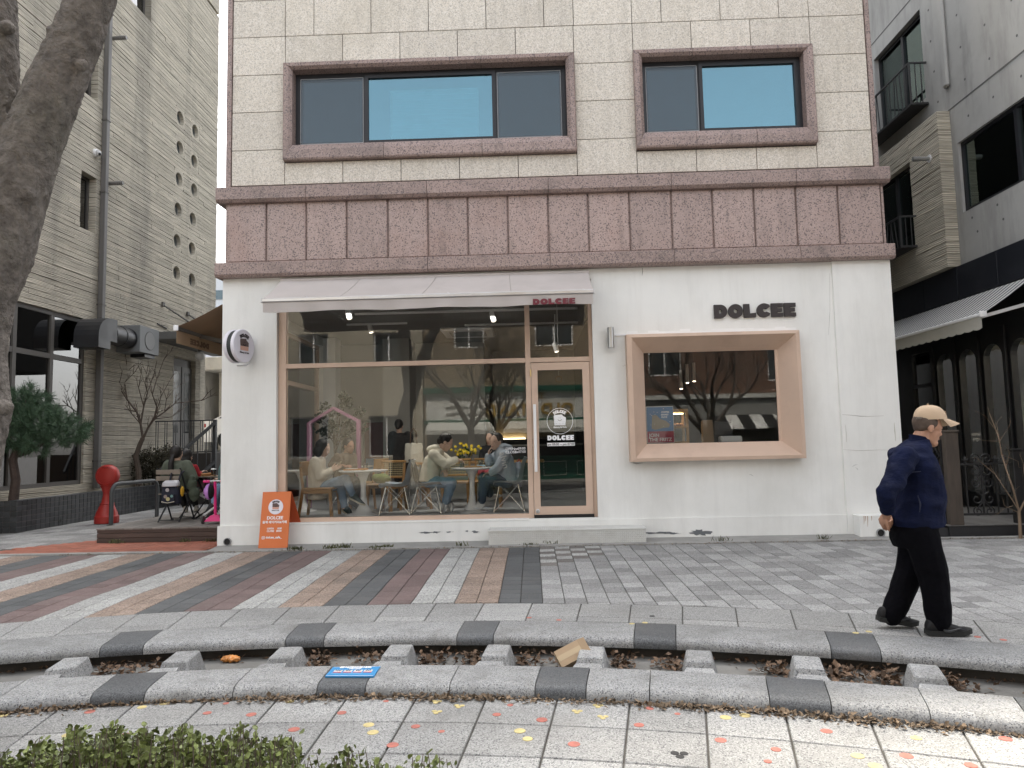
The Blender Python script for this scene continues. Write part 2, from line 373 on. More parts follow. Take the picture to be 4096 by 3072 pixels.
# kerbs
def stone(name, prof, a0, a1, m, parent, n=5, g=.003):
    rm = prof[0][0]; a0 += g/rm; a1 -= g/rm; mb = MB(); k = len(prof); vs_ = []
    for i in range(n+1):
        a = a0+(a1-a0)*i/n; vs_ += [pol(r, a, z) for r, z in prof]
    fs_ = [(i*k+j, i*k+(j+1)%k, (i+1)*k+(j+1)%k, (i+1)*k+j) for i in range(n) for j in range(k)]+[tuple(range(k)), tuple(n*k+j for j in range(k))]
    return obj(name, mb.add(vs_, fs_), m, parent, smooth=True)
def S_(o_, s_): return lambda x, y: (o_[0]+s_*x, o_[1]+s_*y)
kA = S_((0,2100), .6329); kB = S_((1200,2100), .678); kC = S_((2600,2100), .6763)
pf = [(11.197,-.38),(11.197,-.003),(11.19,.001),(10.88,.001),(10.86,.001),(10.845,.0005),(10.835,-.0005),(10.80,-.006),(10.778,-.022),(10.768,-.045),(10.772,-.072),(10.90,-.074),(10.90,-.38)]
fk = struct('far_kerb', joinmb([MB().hexa([pol(10.93,a,-.39),pol(10.93,a+.021,-.39),pol(11.18,a+.021,-.39),pol(11.18,a,-.39)],[pol(10.93,a,-.08),pol(10.93,a+.021,-.08),pol(11.18,a+.021,-.08),pol(11.18,a,-.08)]) for a in [-.75+.021*i for i in range(72)]]), m_darkconc)
ja = [ang(G(*p, -.06)) for p in (kA(615,835), kA(900,810), kA(1800,770), kA(2050,755), kB(930,690), kB(1145,690), kB(1970,725), kC(155,745), kC(1080,795), kC(1375,810))]
step_ = ja[2]-ja[0]
js = [ja[0]-2*step_, ja[1]-2*step_, ja[0]-step_, ja[1]-step_]+ja+[ja[8]+step_, ja[9]+step_, ja[8]+2*step_, ja[9]+2*step_, ja[8]+3*step_]
for i in range(len(js)-1): stone('kerb_stone', pf, js[i], js[i+1], m_kerbd if i % 2 == 0 else m_kerb, fk, n=3 if i % 2 == 0 else 9)
pn = [(10.07,-.14),(10.07,-.004),(10.064,.001),(9.82,.001),(9.80,.001),(9.785,.0005),(9.775,-.0005),(9.735,-.007),(9.712,-.025),(9.70,-.05),(9.70,-.16),(9.85,-.38),(10.0,-.38)]
nk = struct('near_kerb', joinmb([MB().hexa([pol(9.86,a,-.39),pol(9.86,a+.021,-.39),pol(9.99,a+.021,-.39),pol(9.99,a,-.39)],[pol(9.86,a,-.2),pol(9.86,a+.021,-.2),pol(9.99,a+.021,-.2),pol(9.99,a,-.2)]) for a in [-.75+.021*i for i in range(72)]]), m_darkconc)
jn = [(kA(5,1150),0),(kA(610,1105),1),(kA(950,1083),0),(kA(1510,1052),0),(kA(2035,1035),1),(kB(410,965),0),(kB(890,985),0),(kB(1390,1000),1),(kB(1690,1010),0),(kC(0,1025),0),(kC(710,1085),1),(kC(1065,1085),0),(kC(1640,1130),0)]
jn = [(ang(G(*p, -.06)), d) for p, d in jn]; wd = (jn[-1][0]-jn[0][0])/12
jn = [(jn[0][0]-wd*k, k % 3 == 0) for k in range(6, 0, -1)]+jn+[(jn[-1][0]+wd*k, k % 3 == 1) for k in range(1, 7)]
for (a, d), (b, _) in zip(jn[:-1], jn[1:]): stone('kerb_stone', pn, a, b, m_kerbd if d else m_kerb, nk, n=5)
# dry channel between the kerbs
cb = MB()
ra = [-.75+.02*i for i in range(76)]
cb.sheet([[pol(10.0,a,-.15+.006*mnoise.noise(Vector((a*30,0,0)))), pol(10.3,a,-.148), pol(10.6,a,-.152), pol(10.92,a,-.15)] for a in ra])
bed = struct('channel_bed', cb, m_bed)
struct('channel_wall', MB().sheet([[pol(10.86,a,-.16), pol(10.86,a,-.065)] for a in ra]), m_darkconc)
# granite blocks standing in the channel
D2S = 1.8517
bl = [(140,1440),(392,1420),(617,1412),(860,1403),(1068,1410),(1280,1410),(1513,1427),(1748,1436),(2003,1455)]
BL = ['beside the kerb end with bare leaves', 'next to the crumpled orange wrapper', 'between the wrapper and the blue sign', 'right behind the blue keep out sign', 'between the blue sign and the cardboard box',
      'leaning place of the cardboard box', 'first past the cardboard box', 'second past the cardboard box', 'in front of the walking man']
BLAB = ['tapered grey granite block in the dry channel where the channel bed lies bare', 'tapered grey granite block heaped with leaves beside the crumpled orange wrapper',
        'tapered grey granite block in the channel between the orange wrapper and blue sign', 'tapered grey granite block heaped with leaves just past the blue sign',
        'tapered grey granite block between the blue sign and the cardboard box', 'tapered grey granite block that the cardboard box leans against',
        'tapered granite block in the channel, the first past the cardboard box', 'tapered granite block in the channel, the second past the cardboard box',
        'tapered granite block in the channel, nearest to the walking man with the cap']
blocks = []
for (dx, dy), lab in zip(bl, BLAB):
    a = ang(G(dx*D2S, dy*D2S, -.02)); t = thing('channel_block', lab, 'stone block', pol(10.44, a, -.15), 'granite blocks in the dry channel')
    j = rng.uniform(-.01, .01)
    def q(r, s, z): return pol(r, a+(s+j)/10.4, z)
    mb = MB().hexa([q(10.27,-.12,-.16), q(10.27,.12,-.16), q(10.62,.115,-.16), q(10.62,-.115,-.16)], [q(10.33,-.083,-.012), q(10.33,.083,-.012), q(10.585,.08,-.012), q(10.585,-.08,-.012)])
    bm = bmesh.new(); me = mb.mesh(); bm.from_mesh(me); bmesh.ops.bevel(bm, geom=bm.edges[:], offset=.008, segments=1, affect='EDGES'); bm.to_mesh(me); bm.free()
    obj('block', me, m_kerb, t)
    obj('foot', MB().hexa([q(10.073,-.115,-.15), q(10.073,.115,-.15), q(10.265,.115,-.15), q(10.265,-.115,-.15)], [q(10.073,-.10,-.008), q(10.073,.10,-.008), q(10.18,.08,-.008), q(10.18,-.08,-.008)]), m_kerb, t)
    blocks.append((a, t))
# near paving of square slabs with painted dots
ZP = -.07
np_ = struct('near_paving', joinmb([MB().hexa([pol(3.6,a,-.39),pol(3.6,a+.03,-.39),pol(9.72,a+.03,-.39),pol(9.72,a,-.39)],[pol(3.6,a,ZP-.012),pol(3.6,a+.03,ZP-.012),pol(9.72,a+.03,ZP-.012),pol(9.72,a,ZP-.012)]) for a in [-.75+.03*i for i in range(50)]]), m_joint)
rr = [9.698, 9.325, 8.94, 8.55, 8.16, 7.77, 7.38, 6.99, 6.6, 6.2, 5.8, 5.4, 5.0, 4.6, 4.2, 3.8]
an = ang(G(*kB(1040,1158), ZP)); sn = .0425; srest = MB()
for i in range(len(rr)-1):
    for k in range(-17, 17):
        a = an+sn*k
        p = pol((rr[i]+rr[i+1])/2, a+sn/2, ZP)
        if inview(p.x, p.y, ZP, 350): polslab('slab', rr[i+1], rr[i], a, a+sn, ZP, m_slab, np_, g=.005)
        else:
            P4 = [pol(rr[i+1]+.005,a+.0006), pol(rr[i+1]+.005,a+sn-.0006), pol(rr[i]-.005,a+sn-.0006), pol(rr[i]-.005,a+.0006)]
            srest.add(*tilev([(v.x, v.y) for v in P4], top=ZP, ch=.005))
o = obj('slabs', srest, m_slab, np_); o['kind'] = 'stuff'
m_yel = mat('yellow_paint', (.52,.43,.20), .7, .25, 30); m_red = mat('red_paint', (.40,.135,.105), .7, .25, 30); m_blk = mat('black_paint', (.02,.02,.022), .7, .2, 30)
def dot(p, z, r, m, parent):
    c = G(*p, z); obj('painted_dot', MB().lathe([(r,0),(r*.98,.0025)], (c.x, c.y, z-.0005), n=20), m, parent)
def flower(p, z, r, m, parent):
    c = G(*p, z); mb = MB()
    for k in range(3):
        a = k*2.1+.4; mb.lathe([(r*.62,0),(r*.6,.002)], (c.x+r*.75*math.cos(a), c.y+r*.75*math.sin(a), z-.0005+.0004*k), n=12)
    obj('painted_flower', mb, m, parent)
for p in [kA(20,1203),kA(898,1152),kA(1040,1127),kA(430,1328),kA(1832,1114),kA(1960,1094),kB(60,1021),kB(405,1180),kB(430,1224),kB(1297,1215),kB(1343,1262),kC(447,1139),kC(562,1127),kC(1575,1260),kC(1228,1366),kC(1332,1425)]: dot(p, ZP, rng.choice((.026,.03)), m_yel, np_)
for p, r in [(kA(567,1181),.029),(kA(1310,1189),.024),(kA(1428,1128),.017),(kA(1588,1199),.029),(kA(2160,1187),.026),(kA(1858,1293),.03),(kA(790,1328),.026),(kB(507,1040),.017),(kB(682,1189),.024),(kB(835,1219),.018),(kB(547,1299),.03),(kB(1240,1063),.018),(kB(1161,1119),.024),(kB(1427,1150),.03),(kB(1616,1294),.031),(kB(2063,1082),.022),(kB(2000,1181),.027),(kC(163,1118),.016),(kC(418,1274),.029),(kC(745,1328),.024),(kC(697,1399),.018),(kC(1044,1220),.029),(kC(1516,1366),.031),(kC(1898,1422),.027),(kC(2103,1265),.029)]: dot(p, ZP, r, m_red, np_)
for p in [kB(805,1043),kB(938,1069),kB(806,1103),kB(1758,1067),kB(1635,1100),kB(1787,1133)]: flower(p, ZP, .024, m_yel, np_)
flower(kC(175,1357), ZP, .033, m_blk, np_)
for p, m_ in [(kC(1217,639),m_yel),(kC(1295,631),m_yel),(kC(1937,662),m_red),(kC(2090,680),m_red),(kB(1352,547),m_red),(kB(1527,561),m_red),(kB(1958,583),m_yel),(kB(2035,577),m_yel),(kB(2077,538),m_blk)]: dot(p, 0, .022, m_, bord)
struct('road', MB().sheet([[(x, -15.6, -.10) for x in (-14, 0, 14)], [(x, -10.9, -.10) for x in (-14, 0, 14)]]), m_asph)
# edging along the building line, concrete apron
ed = struct('edging_kerb', MB().box(-15, 15, -.47, -.385, -.3, .03), m_joint)
x = -14.8
while x < 14.5:
    L = .98; obj('edging_stone', MB().bbox(x, x+L-.006, -.472, -.383, -.2, .055+rng.uniform(-.003,.003), .008), m_conc, ed); x += L
struct('apron', MB().hexa([(-4.43,-.385,-.3),(5.3,-.385,-.3),(5.3,.06,-.3),(-4.43,.06,-.3)],[(-4.43,-.385,.046),(5.3,-.385,.046),(5.3,.06,.07),(-4.43,.06,.07)]), m_conc)
# red brick corner, path and deck ground in the alley on the cafe's left
rb = struct('brick_paving', MB().box(-7.7, -4.45, -.384, 1.6, -.3, .035), m_joint); rbr = MB(); nbk = 0
for iy in range(0, 19):
    for ix in range(-1, 16):
        xa = -7.62+ix*.21+(.105 if iy % 2 else 0); ya = -.375+iy*.105
        if xa+.2 > -4.44 or xa < -7.65: continue
        if ya > (xa+7.62)*1.3+.02: continue
        nbk += 1; obj('paving_brick', MB().bbox(xa, xa+.204, ya, ya+.099, -.05, .05+rng.uniform(-.002,.003), .004), m_brick, rb)
pth = struct('path', MB().box(-9.2, -4.44, -.384, 14, -.3, .028), m_joint); pr = MB()
for iy in range(0, 44):
    for ix in range(0, 16):
        xa = -9.2+ix*.3; ya = -.38+iy*.3
        if xa > -7.7+ (ya*.77) and ya < 1.8: continue
        if -6.8 < xa < -4.6 and ya > .4: continue
        pr.add(*tilev([(xa+.004,ya+.004),(xa+.296,ya+.004),(xa+.296,ya+.296),(xa+.004,ya+.296)], top=.042))
o = obj('pavers', pr, PAV[4], pth); o['kind'] = 'stuff'
# ================================================================== CAFE BUILDING
m_white = mat('white_stucco', (.79,.79,.765), .85, .05, .8, bump=.12, bs=40, stain=[((.5,.49,.455), .45, .9, (1.0,1.0,.35)), ((.45,.44,.42), .16, 3.0, (3.0,3.0,.25)), ((.6,.6,.56), .4, .5, (1,1,1))])
m_cream = mat('cream_granite', (.62,.57,.495), .7, .07, .9, [((.69,.65,.59), .25), ((.44,.405,.355), .15), ((.54,.50,.44), .2)], 75, rnd=.06, bump=.15, bs=90, stain=[((.42,.375,.29), .5, .55, (1,1,1)), ((.24,.22,.19), .35, 3.2, (3,3,.35))])
m_pink = mat('pink_granite', (.36,.27,.242), .42, .10, 1.2, [((.42,.315,.285), .26), ((.15,.115,.112), .15), ((.34,.26,.243), .2)], 75, rnd=.07, spec=.5, stain=[((.30,.16,.12), .4, 1.0, (1,1,1)), ((.10,.08,.075), .45, 2.5, (2.5,2.5,.4))])
m_pinkd = mat('pink_granite_trim', (.285,.212,.19), .5, .12, 1.2, [((.35,.265,.242), .25), ((.13,.10,.098), .16)], 75, rnd=.05, spec=.5, stain=((.075,.062,.058), .6, 1.8, (1,1,1)))
m_gap = mat('dark_joint', (.02,.019,.018), .9)
m_tan = mat('tan_painted_metal', (.58,.43,.335), .5, .05, 1.5, bump=.03, bs=20, stain=((.30,.20,.15), .35, 2.0, (1,1,1)))
m_cloth = mat('awning_canvas', (.47,.43,.41), .85, .07, 1.2, bump=.1, bs=150, stain=((.33,.30,.28), .4, 1.5, (1,1,1)))
m_alu = mat('aluminium', (.55,.55,.56), .35, .05, 3, metal=.9)
m_blkmetal = mat('black_window_frame', (.016,.017,.021), .45, .15, 2)
m_shopglass = glassmat('shop_glass', (.93,.94,.935), .005, warp=.02)
m_doorglass = glassmat('door_glass', (.55,.57,.56), .01, warp=.02)
m_blueglass = glassmat('blue_window_glass', (.54,.79,.87), .13, .02, (.55,.82,.93), warp=.02)
m_screen = glassmat('insect_screen', (.52,.54,.55), .06, .25, (.5,.56,.6))
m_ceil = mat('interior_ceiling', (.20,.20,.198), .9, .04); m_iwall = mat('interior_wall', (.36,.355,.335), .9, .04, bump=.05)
m_ifloor = mat('interior_floor', (.40,.41,.41), .45, .06, 1.0, stain=((.3,.3,.3), .3, 1.0, (1,1,1)))
m_dark = mat('dark_interior', (.05,.05,.052), .8)
cafe = thing('cafe_building', 'three storey corner building with white ground floor, pink granite band and cream stone upper wall', 'building', (0,0,0))
TOP = 9.75
w = MB()
T = .26
w.box(-4.42,-3.63,0,T,.02,3.9); w.box(-3.63,.89,0,T,.02,.352); w.box(-3.63,.89,0,T,3.72,3.9)
w.box(.89,1.39,0,T,.02,3.9); w.box(1.39,3.69,0,T,.02,1.14); w.box(1.39,3.69,0,T,2.85,3.9); w.box(3.69,4.285,0,T,.02,3.9)
w.box(-4.42,-4.2,T,.45,.02,3.9); w.box(-4.42,-4.2,.45,4.2,.02,.45); w.box(-4.42,-4.2,.45,4.2,3.45,3.9); w.box(-4.42,-4.2,4.2,9,.02,3.9)
w.box(-4.2,4.85,8.8,9,.02,3.9); w.box(4.85,5.09,T,9,.02,3.9)
obj('wall', w, m_white, cafe)
obj('pillar', MB().box(4.285,5.092,-.035,T-.002,.02,3.882), m_white, cafe)
pl = MB(); pl.box(-4.445,-3.64,-.03,-.002,.02,.335); pl.box(-3.64,4.284,-.022,-.002,.02,.326); obj('plinth', pl, m_white, cafe)
obj('utility_box', MB().bbox(4.36,5.14,-.24,-.037,.04,.335,.006), m_white, cafe)
pv = MB(); c = F(3300+.814*272, 1300+.814*1021, -.245); pv.lathe([(.055,0),(.055,-.03),(.047,-.03),(.047,.05)], (c.x, -.24, c.z), 20, 'y'); pp = obj('drain_pipe', pv, flat((.3,.3,.3), .5), cafe)
obj('pipe_mouth', MB().lathe([(.046,0),(.046,.005)], (c.x, -.255, c.z), 18, 'y'), m_gap, pp)
c = F(1440*.6329, 2100+110*.6329, -.03); pv = MB().lathe([(.052,.03),(.052,-.03),(.044,-.03),(.044,.05)], (c.x, -.03, c.z+.012), 20, 'y'); pp = obj('drain_pipe', pv, flat((.25,.25,.25), .5), cafe)
obj('pipe_mouth', MB().lathe([(.043,0),(.043,.005)], (c.x, -.052, c.z+.012), 18, 'y'), m_gap, pp)
# peeling paint on the plinth: ragged patches of grey render
def patch(cx, cz, wd, ht, Y, seed, n=22):
    r = random.Random(seed); pts = []
    for i in range(n):
        a = 2*math.pi*i/n; k = r.uniform(.35, 1.1); pts.append((cx+wd/2*math.cos(a)*k, cz+ht/2*math.sin(a)*k))
    return MB().prism(pts, Y, Y+.004, 'y')
mp_ = flat((.16,.17,.18), .9, var=.2)
for i, (a, b, wd, ht) in enumerate([(kB(740,40)[0],2130,.20,.03),(kB(800,38)[0],2129,.16,.03),(kB(880,36)[0],2128,.12,.02),(kB(985,33)[0],2124,.05,.03),(kB(1035,38)[0],2127,.16,.035),(kC(40,50)[0],2132,.5,.035),(kC(300,42)[0],2130,.34,.10),(kC(130,50)[0],2133,.28,.03)]):
    c = F(a, b, -.024); obj('peeled_patch', patch(c.x, c.z, wd, ht, -.0255, i), mp_, cafe)
# white filler line above display window
fl = MB()
for i in range(16):
    x0 = 1.38+i*.148; fl.box(x0, x0+.148, -.0045, .001, 2.875, 2.905+.05*random.Random(i*3).random()+.02*(i/16))
obj('filler_patch', fl, flat((.86,.86,.85), .9), cafe)
# filler lines, scuffs and rust on the pillar and wall
def mark(pts, r, col, Y):
    obj('wall_mark', MB().tube([Vector((F(*kk, Y).x, Y, F(*kk, Y).z)) for kk in pts], r, 4), flat(col, .9), cafe)
kP = S_((3300,1300), .814); kW = S_((2300,1050), .7233)
mark([kP(85,440),kP(130,443),kP(175,448),kP(215,449),kP(290,446)], [.002,.004,.006,.004,.002], (.52,.51,.49), -.036); mark([kP(90,612),kP(180,617),kP(270,613),kP(340,616)], [.002,.004,.003,.002], (.58,.57,.55), -.036)
mark([kP(340,480),kP(343,520),kP(347,570)], [.002,.005,.002], (.46,.44,.37), -.036); mark([kP(100,490),kP(104,530),kP(106,575)], [.002,.004,.002], (.55,.54,.5), -.036)
mark([kP(134,696),kP(146,688),kP(160,686)], [.001,.003,.001], (.36,.36,.35), -.036); mark([kP(150,700),kP(158,706),kP(163,714)], [.001,.003,.001], (.36,.36,.35), -.036)
mark([kW(962,1172),kW(975,1174),kW(988,1182)], [.001,.004,.001], (.42,.42,.4), -.001); mark([kW(262,568),kW(268,575),kW(275,566),kW(282,572)], [.001,.002,.002,.001], (.35,.34,.33), -.001)
mark([kW(372,30),kW(374,50),kW(371,72)], [.003,.004,.002], (.2,.19,.18), -.001); mark([kW(320,1108),kW(340,1112),kW(375,1108)], [.004,.008,.003], (.40,.39,.37), -.001)
mark([kW(1408,60),kW(1410,265),kW(1408,300),kW(1402,400)], [.0015,.002,.003,.001], (.40,.39,.37), -.036)
for a, L in ((1598,46),(1606,30),(1618,60),(1640,26)): mark([kW(a,1402),kW(a+1,1402+L*.5),kW(a,1402+L)], [.004,.003,.001], (.36,.20,.10), -.241)
for a in (1385,1400,1415): mark([kW(a-1070+20,402),kW(a-1068+20,640),kW(a-1066+20,900)], .0015, (.62,.61,.59), -.001) if a == 1385 else None
# interior shell
obj('interior_floor', MB().box(-4.2,4.85,T,8.8,.2,.385), m_ifloor, cafe)
obj('interior_ceiling', MB().box(-4.2,4.85,T,8.8,3.62,3.75), m_ceil, cafe)
iw = MB(); iw.box(-4.199,-1.0,5.3,5.45,.385,3.62); iw.box(-1.15,-1.0,5.45,8.8,.385,3.62); iw.box(-.9,1.2,7.0,7.1,.385,3.62)
obj('partition_wall', iw, m_iwall, cafe)
obj('column', MB().box(-3.05,-2.5,4.5,5.3,.385,3.62), m_iwall, cafe)
obj('column', MB().box(-4.199,-3.95,4.2,4.6,.385,3.62), flat((.62,.64,.65), .8), cafe)
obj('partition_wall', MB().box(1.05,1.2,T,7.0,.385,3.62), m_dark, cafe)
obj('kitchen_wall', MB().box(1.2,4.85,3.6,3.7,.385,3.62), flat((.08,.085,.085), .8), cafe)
# upper storeys: core with window openings
cz = [3.9, 5.64, 6.99, TOP]
u = MB(); Y1 = .032
u.box(-4.30,4.965,Y1,.30,3.9,5.66); u.box(-4.30,4.965,Y1,.30,6.97,TOP); u.box(-4.30,-3.42,Y1,.30,5.66,6.97); u.box(.62,1.72,Y1,.30,5.66,6.97); u.box(4.07,4.965,Y1,.30,5.66,6.97)
u.box(-4.30,4.965,2.2,12,3.9,TOP); u.box(-4.30,-4.1,.30,2.2,3.9,TOP); u.box(4.8,4.965,.30,2.2,3.9,TOP); u.box(-4.1,4.8,.30,2.2,TOP-.3,TOP-.001); u.box(-4.1,4.8,.3,2.2,3.9,4.3)
obj('core_wall', u, m_gap, cafe)
obj('parapet', MB().box(-4.31,4.975,.0,.031,9.235,TOP+.1), m_cream, cafe)
obj('edge_strip', MB().bbox(-4.392,-4.318,-.02,.6,5.2,TOP+.1,.006), m_pinkd, cafe); obj('edge_strip', MB().bbox(4.98,5.045,-.02,.6,5.2,TOP+.1,.006), m_pinkd, cafe)
def panel(x0, x1, z0, z1, m=m_cream, y0=0.0, y1=.031, name='stone_panel', g=.0045, b=.003): return obj(name, MB().bbox(x0+g, x1-g, y0, y1, z0+g, z1-g, b), m, cafe)
RZ = [5.24, 5.773, 6.352, 6.922, 7.51]
for (a, b) in ((-4.312,-3.525),(.748,1.612),(4.184,4.973)):
    for z0, z1 in zip(RZ[:-1], RZ[1:]): panel(a, b, z0, z1)
for (xs) in ([-3.525,-2.669,-1.815,-.962,-.106,.748],[1.612,2.466,3.325,4.184]):
    for a, b in zip(xs[:-1], xs[1:]): panel(a, b, 5.24, 5.57); panel(a, b, 7.06, 7.51)
    lo = MB()
for k, z0 in enumerate((7.51, 8.085, 8.66)):
    z1 = z0+.575
    xs = [-4.312,-3.527,-3.097,-2.243,-1.387,-.533,.322,.756,1.613,2.043,2.903,3.753,4.184,4.973] if k % 2 == 0 else [-4.312,-3.527,-2.67,-1.815,-.962,-.106,.748,1.613,2.466,3.325,4.184,4.973]
    for a, b in zip(xs[:-1], xs[1:]): panel(a, b, z0, z1)
# pink granite band
px = [-4.36,-3.778,-3.194,-2.604,-2.005,-1.425,-.848,-.272,.307,.881,1.469,2.067,2.651,3.239,3.83,4.422,5.03]
for a, b in zip(px[:-1], px[1:]):
    pn_ = panel(a, b, 4.085, 4.97, m_pink, -.045, .03, 'granite_panel', .010, .012)
    obj('rim_strip', MB().bbox(b-.013, b+.013, -.012, .029, 4.06, 4.98, .003), m_pinkd, cafe)
obj('band_end', MB().box(-4.37,-4.30,-.04,.6,4.06,4.98), m_pinkd, cafe); obj('band_end', MB().box(5.028,5.06,-.04,.6,4.06,4.98), m_pinkd, cafe)
cj = [-4.482] + [F(*p, -.15).x for p in ((800+.7233*582,760),(800+.7233*1253,740),(800+.7233*1925,725),(2300+.8119*474,700),(2300+.8119*1090,680))] + [5.125]
for i, (a, b) in enumerate(zip(cj[:-1], cj[1:])):
    a += .003; b -= .003
    obj('cornice_stone', MB().prism([(-.15,4.995),(-.15,5.165),(-.135,5.178),(.028,5.236),(.028,4.955),(-.11,4.955)], a, b, 'x'), m_pinkd, cafe)
    obj('cornice_stone', MB().prism([(-.15,3.895),(-.15,4.055),(-.138,4.068),(.028,4.10),(.028,3.86),(-.12,3.86)], a+.01*(i==0)*0, b, 'x'), m_pinkd, cafe)
for x0, x1 in ((-4.482,-4.30),(4.97,5.125)):
    obj('cornice_return', MB().box(x0,x1,.03,.62,4.96,5.17), m_pinkd, cafe); obj('cornice_return', MB().box(x0,x1,.03,.62,3.865,4.06), m_pinkd, cafe)
# upper windows: bevelled granite surround, black frame, blue glass, screens
def surround(x0, x1, z0, z1, joints):
    D = .125; yi = .05; yo = -.10; k = .5
    def ringpiece(A, B, C_, D_):   # outer a-b, inner c-d
        mb = MB(); oa, ob, ib, ia = A, B, C_, D_
        mb.hexa([(oa[0],.03,oa[1]),(ob[0],.03,ob[1]),(ob[0],yo+.02,ob[1]),(oa[0],yo+.02,oa[1])],[(ia[0],.03,ia[1]),(ib[0],.03,ib[1]),(ib[0],yo+.045,ib[1]),(ia[0],yo+.045,ia[1])]) if False else None
        vs_ = []
        for (x, z), (xi, zi) in ((oa, ia), (ob, ib)):
            vs_ += [(x,.03,z),(x,yo+.012,z),(x+(xi-x)*.1,yo,z+(zi-z)*.1),(x+(xi-x)*.62,yo+.004,z+(zi-z)*.62),(xi,yo+.05,zi),(xi,.18,zi)]
        mb.add(vs_, [(i, i+1, i+7, i+6) for i in range(5)]+[(5,0,6,11),(5,4,3,2,1,0),(6,7,8,9,10,11)])
        return mb
    I = (x0+D, x1-D, z0+D*1.9, z1-D*.75)
    tops = [x0]+joints+[x1]; ins = [I[0]]+joints+[I[1]]
    for q in range(len(tops)-1):
        g = .003
        a, b, ia, ib = tops[q]+g, tops[q+1]-g, ins[q]+g, ins[q+1]-g
        obj('surround_stone', ringpiece((a,z1),(b,z1),(ib,I[3]),(ia,I[3])), m_pinkd, cafe)
        obj('surround_stone', ringpiece((b,z0),(a,z0),(ia,I[2]),(ib,I[2])), m_pinkd, cafe)
    obj('surround_stone', ringpiece((x0,z0+g),(x0,z1-g),(I[0],I[3]-g),(I[0],I[2]+g)), m_pinkd, cafe)
    obj('surround_stone', ringpiece((x1,z1-g),(x1,z0+g),(I[1],I[2]+g),(I[1],I[3]-g)), m_pinkd, cafe)
    return I
m_blind = mat('blind_slat', (.82,.84,.84), .7)
def upwin(x0, x1, z0, z1, joints, splits, screens):
    I = surround(x0, x1, z0, z1, joints); fx0, fx1, fz0, fz1 = I[0]-.01, I[1]+.01, I[2]-.01, I[3]+.01
    wf = MB(); f = .055
    wf.box(fx0,fx1,.10,.2,fz0,fz0+f); wf.box(fx0,fx1,.10,.2,fz1-f,fz1); wf.box(fx0,fx0+f,.10,.2,fz0+f,fz1-f); wf.box(fx1-f,fx1,.10,.2,fz0+f,fz1-f)
    win = obj('window', wf, m_blkmetal, cafe)
    xs = [fx0+f]+splits+[fx1-f]
    for q, (a, b) in enumerate(zip(xs[:-1], xs[1:])):
        s = MB(); g = .05; y = .085 if not screens[q] else .11
        s.box(a,b,y,y+.06,fz0+f,fz0+f+g); s.box(a,b,y,y+.06,fz1-f-g,fz1-f); s.box(a,a+g,y,y+.06,fz0+f+g,fz1-f-g); s.box(b-g,b,y,y+.06,fz0+f+g,fz1-f-g)
        if screens[q]:
            t_ = .006; l0, l1, n0, n1 = a+.025, b-.025, fz0+f+.025, fz1-f-.025
            obj('screen_bead', MB().box(l0,l1,y-.006,y-.001,n0,n0+t_).box(l0,l1,y-.006,y-.001,n1-t_,n1).box(l0,l0+t_,y-.006,y-.001,n0,n1).box(l1-t_,l1,y-.006,y-.001,n0,n1), flat((.35,.36,.37), .5), win)
        obj('sash', s, m_blkmetal, win)
        obj('pane', MB().box(a+g-.005,b-g+.005,y+.03,y+.036,fz0+f+g-.005,fz1-f-g+.005), m_blueglass, win)
        if screens[q]: obj('insect_screen', MB().box(a+.03,b-.03,y-.004,y-.001,fz0+f+.03,fz1-f-.03), m_screen, win)
    return win, xs, fz0, fz1
win, xs, a_, b_ = upwin(-3.525, .745, 5.575, 7.052, [-2.05,-.62], [-2.36,-.42], [1,0,1])
for k in range(11): obj('blind_slat', MB().bar((-2.0,.22,5.92+k*.076),(-.68,.22,5.92+k*.076),.085,.004,up=(0,.55,1)), m_blind, win)
win2, xs, a_, b_ = upwin(1.602, 4.178, 5.585, 7.052, [2.46,3.32], [2.575], [1,0])
obj('room_wall', MB().box(-4.09,4.79,1.6,1.7,4.31,TOP-.31), flat((.45,.5,.52), .8), cafe)
# shop front
sf = MB(); Yf0, Yf1 = .07, .15
front = obj('shop_front', MB().box(-3.625,-3.515,Yf0,Yf1,.355,3.72).box(-3.515,.889,Yf0,Yf1,3.45,3.72).box(-3.515,-.072,Yf0,Yf1,.355,.415).box(-3.515,-.07,Yf0-.008,Yf1,2.546,2.61).box(0.003,.84,Yf0-.008,Yf1,2.546,2.61).box(-.07,.003,Yf0-.004,Yf1,.355,3.45).box(.84,.889,Yf0,Yf1,.355,3.45), m_tan, cafe)
for (a, b, c0, d0) in ((-3.515,-.07,.415,2.546),(-3.515,-.07,2.61,3.45)): obj('pane', MB().box(a-.004,b+.004,.108,.114,c0-.004,d0+.004), m_shopglass, front)
obj('pane', MB().box(0,.843,.108,.114,2.606,3.454), m_shopglass, front)
obj('sill', MB().bbox(-3.62,-.07,-.012,.068,.33,.358,.004), m_white, front)
dr = MB(); dr.box(.008,.097,.055,.12,.398,2.535); dr.box(.735,.835,.055,.12,.398,2.535); dr.box(.097,.735,.055,.12,.398,.51); dr.box(.097,.735,.055,.12,2.43,2.535)
door = obj('door', dr, m_tan, cafe)
obj('pane', MB().box(.094,.738,.085,.092,.506,2.434), m_doorglass, door)
hd = MB().bbox(.024,.064,-.02,.012,.997,1.942,.004); hd.cyl((.044,.012,1.1),(.044,.056,1.1),.009,n=8); hd.cyl((.044,.012,1.84),(.044,.056,1.84),.009,n=8); obj('handle', hd, flat((.78,.78,.78), .4), door)
obj('lock', MB().lathe([(.028,0),(.028,-.008),(.02,-.012)], (.055,.055,.45), 16, 'y'), m_alu, door)
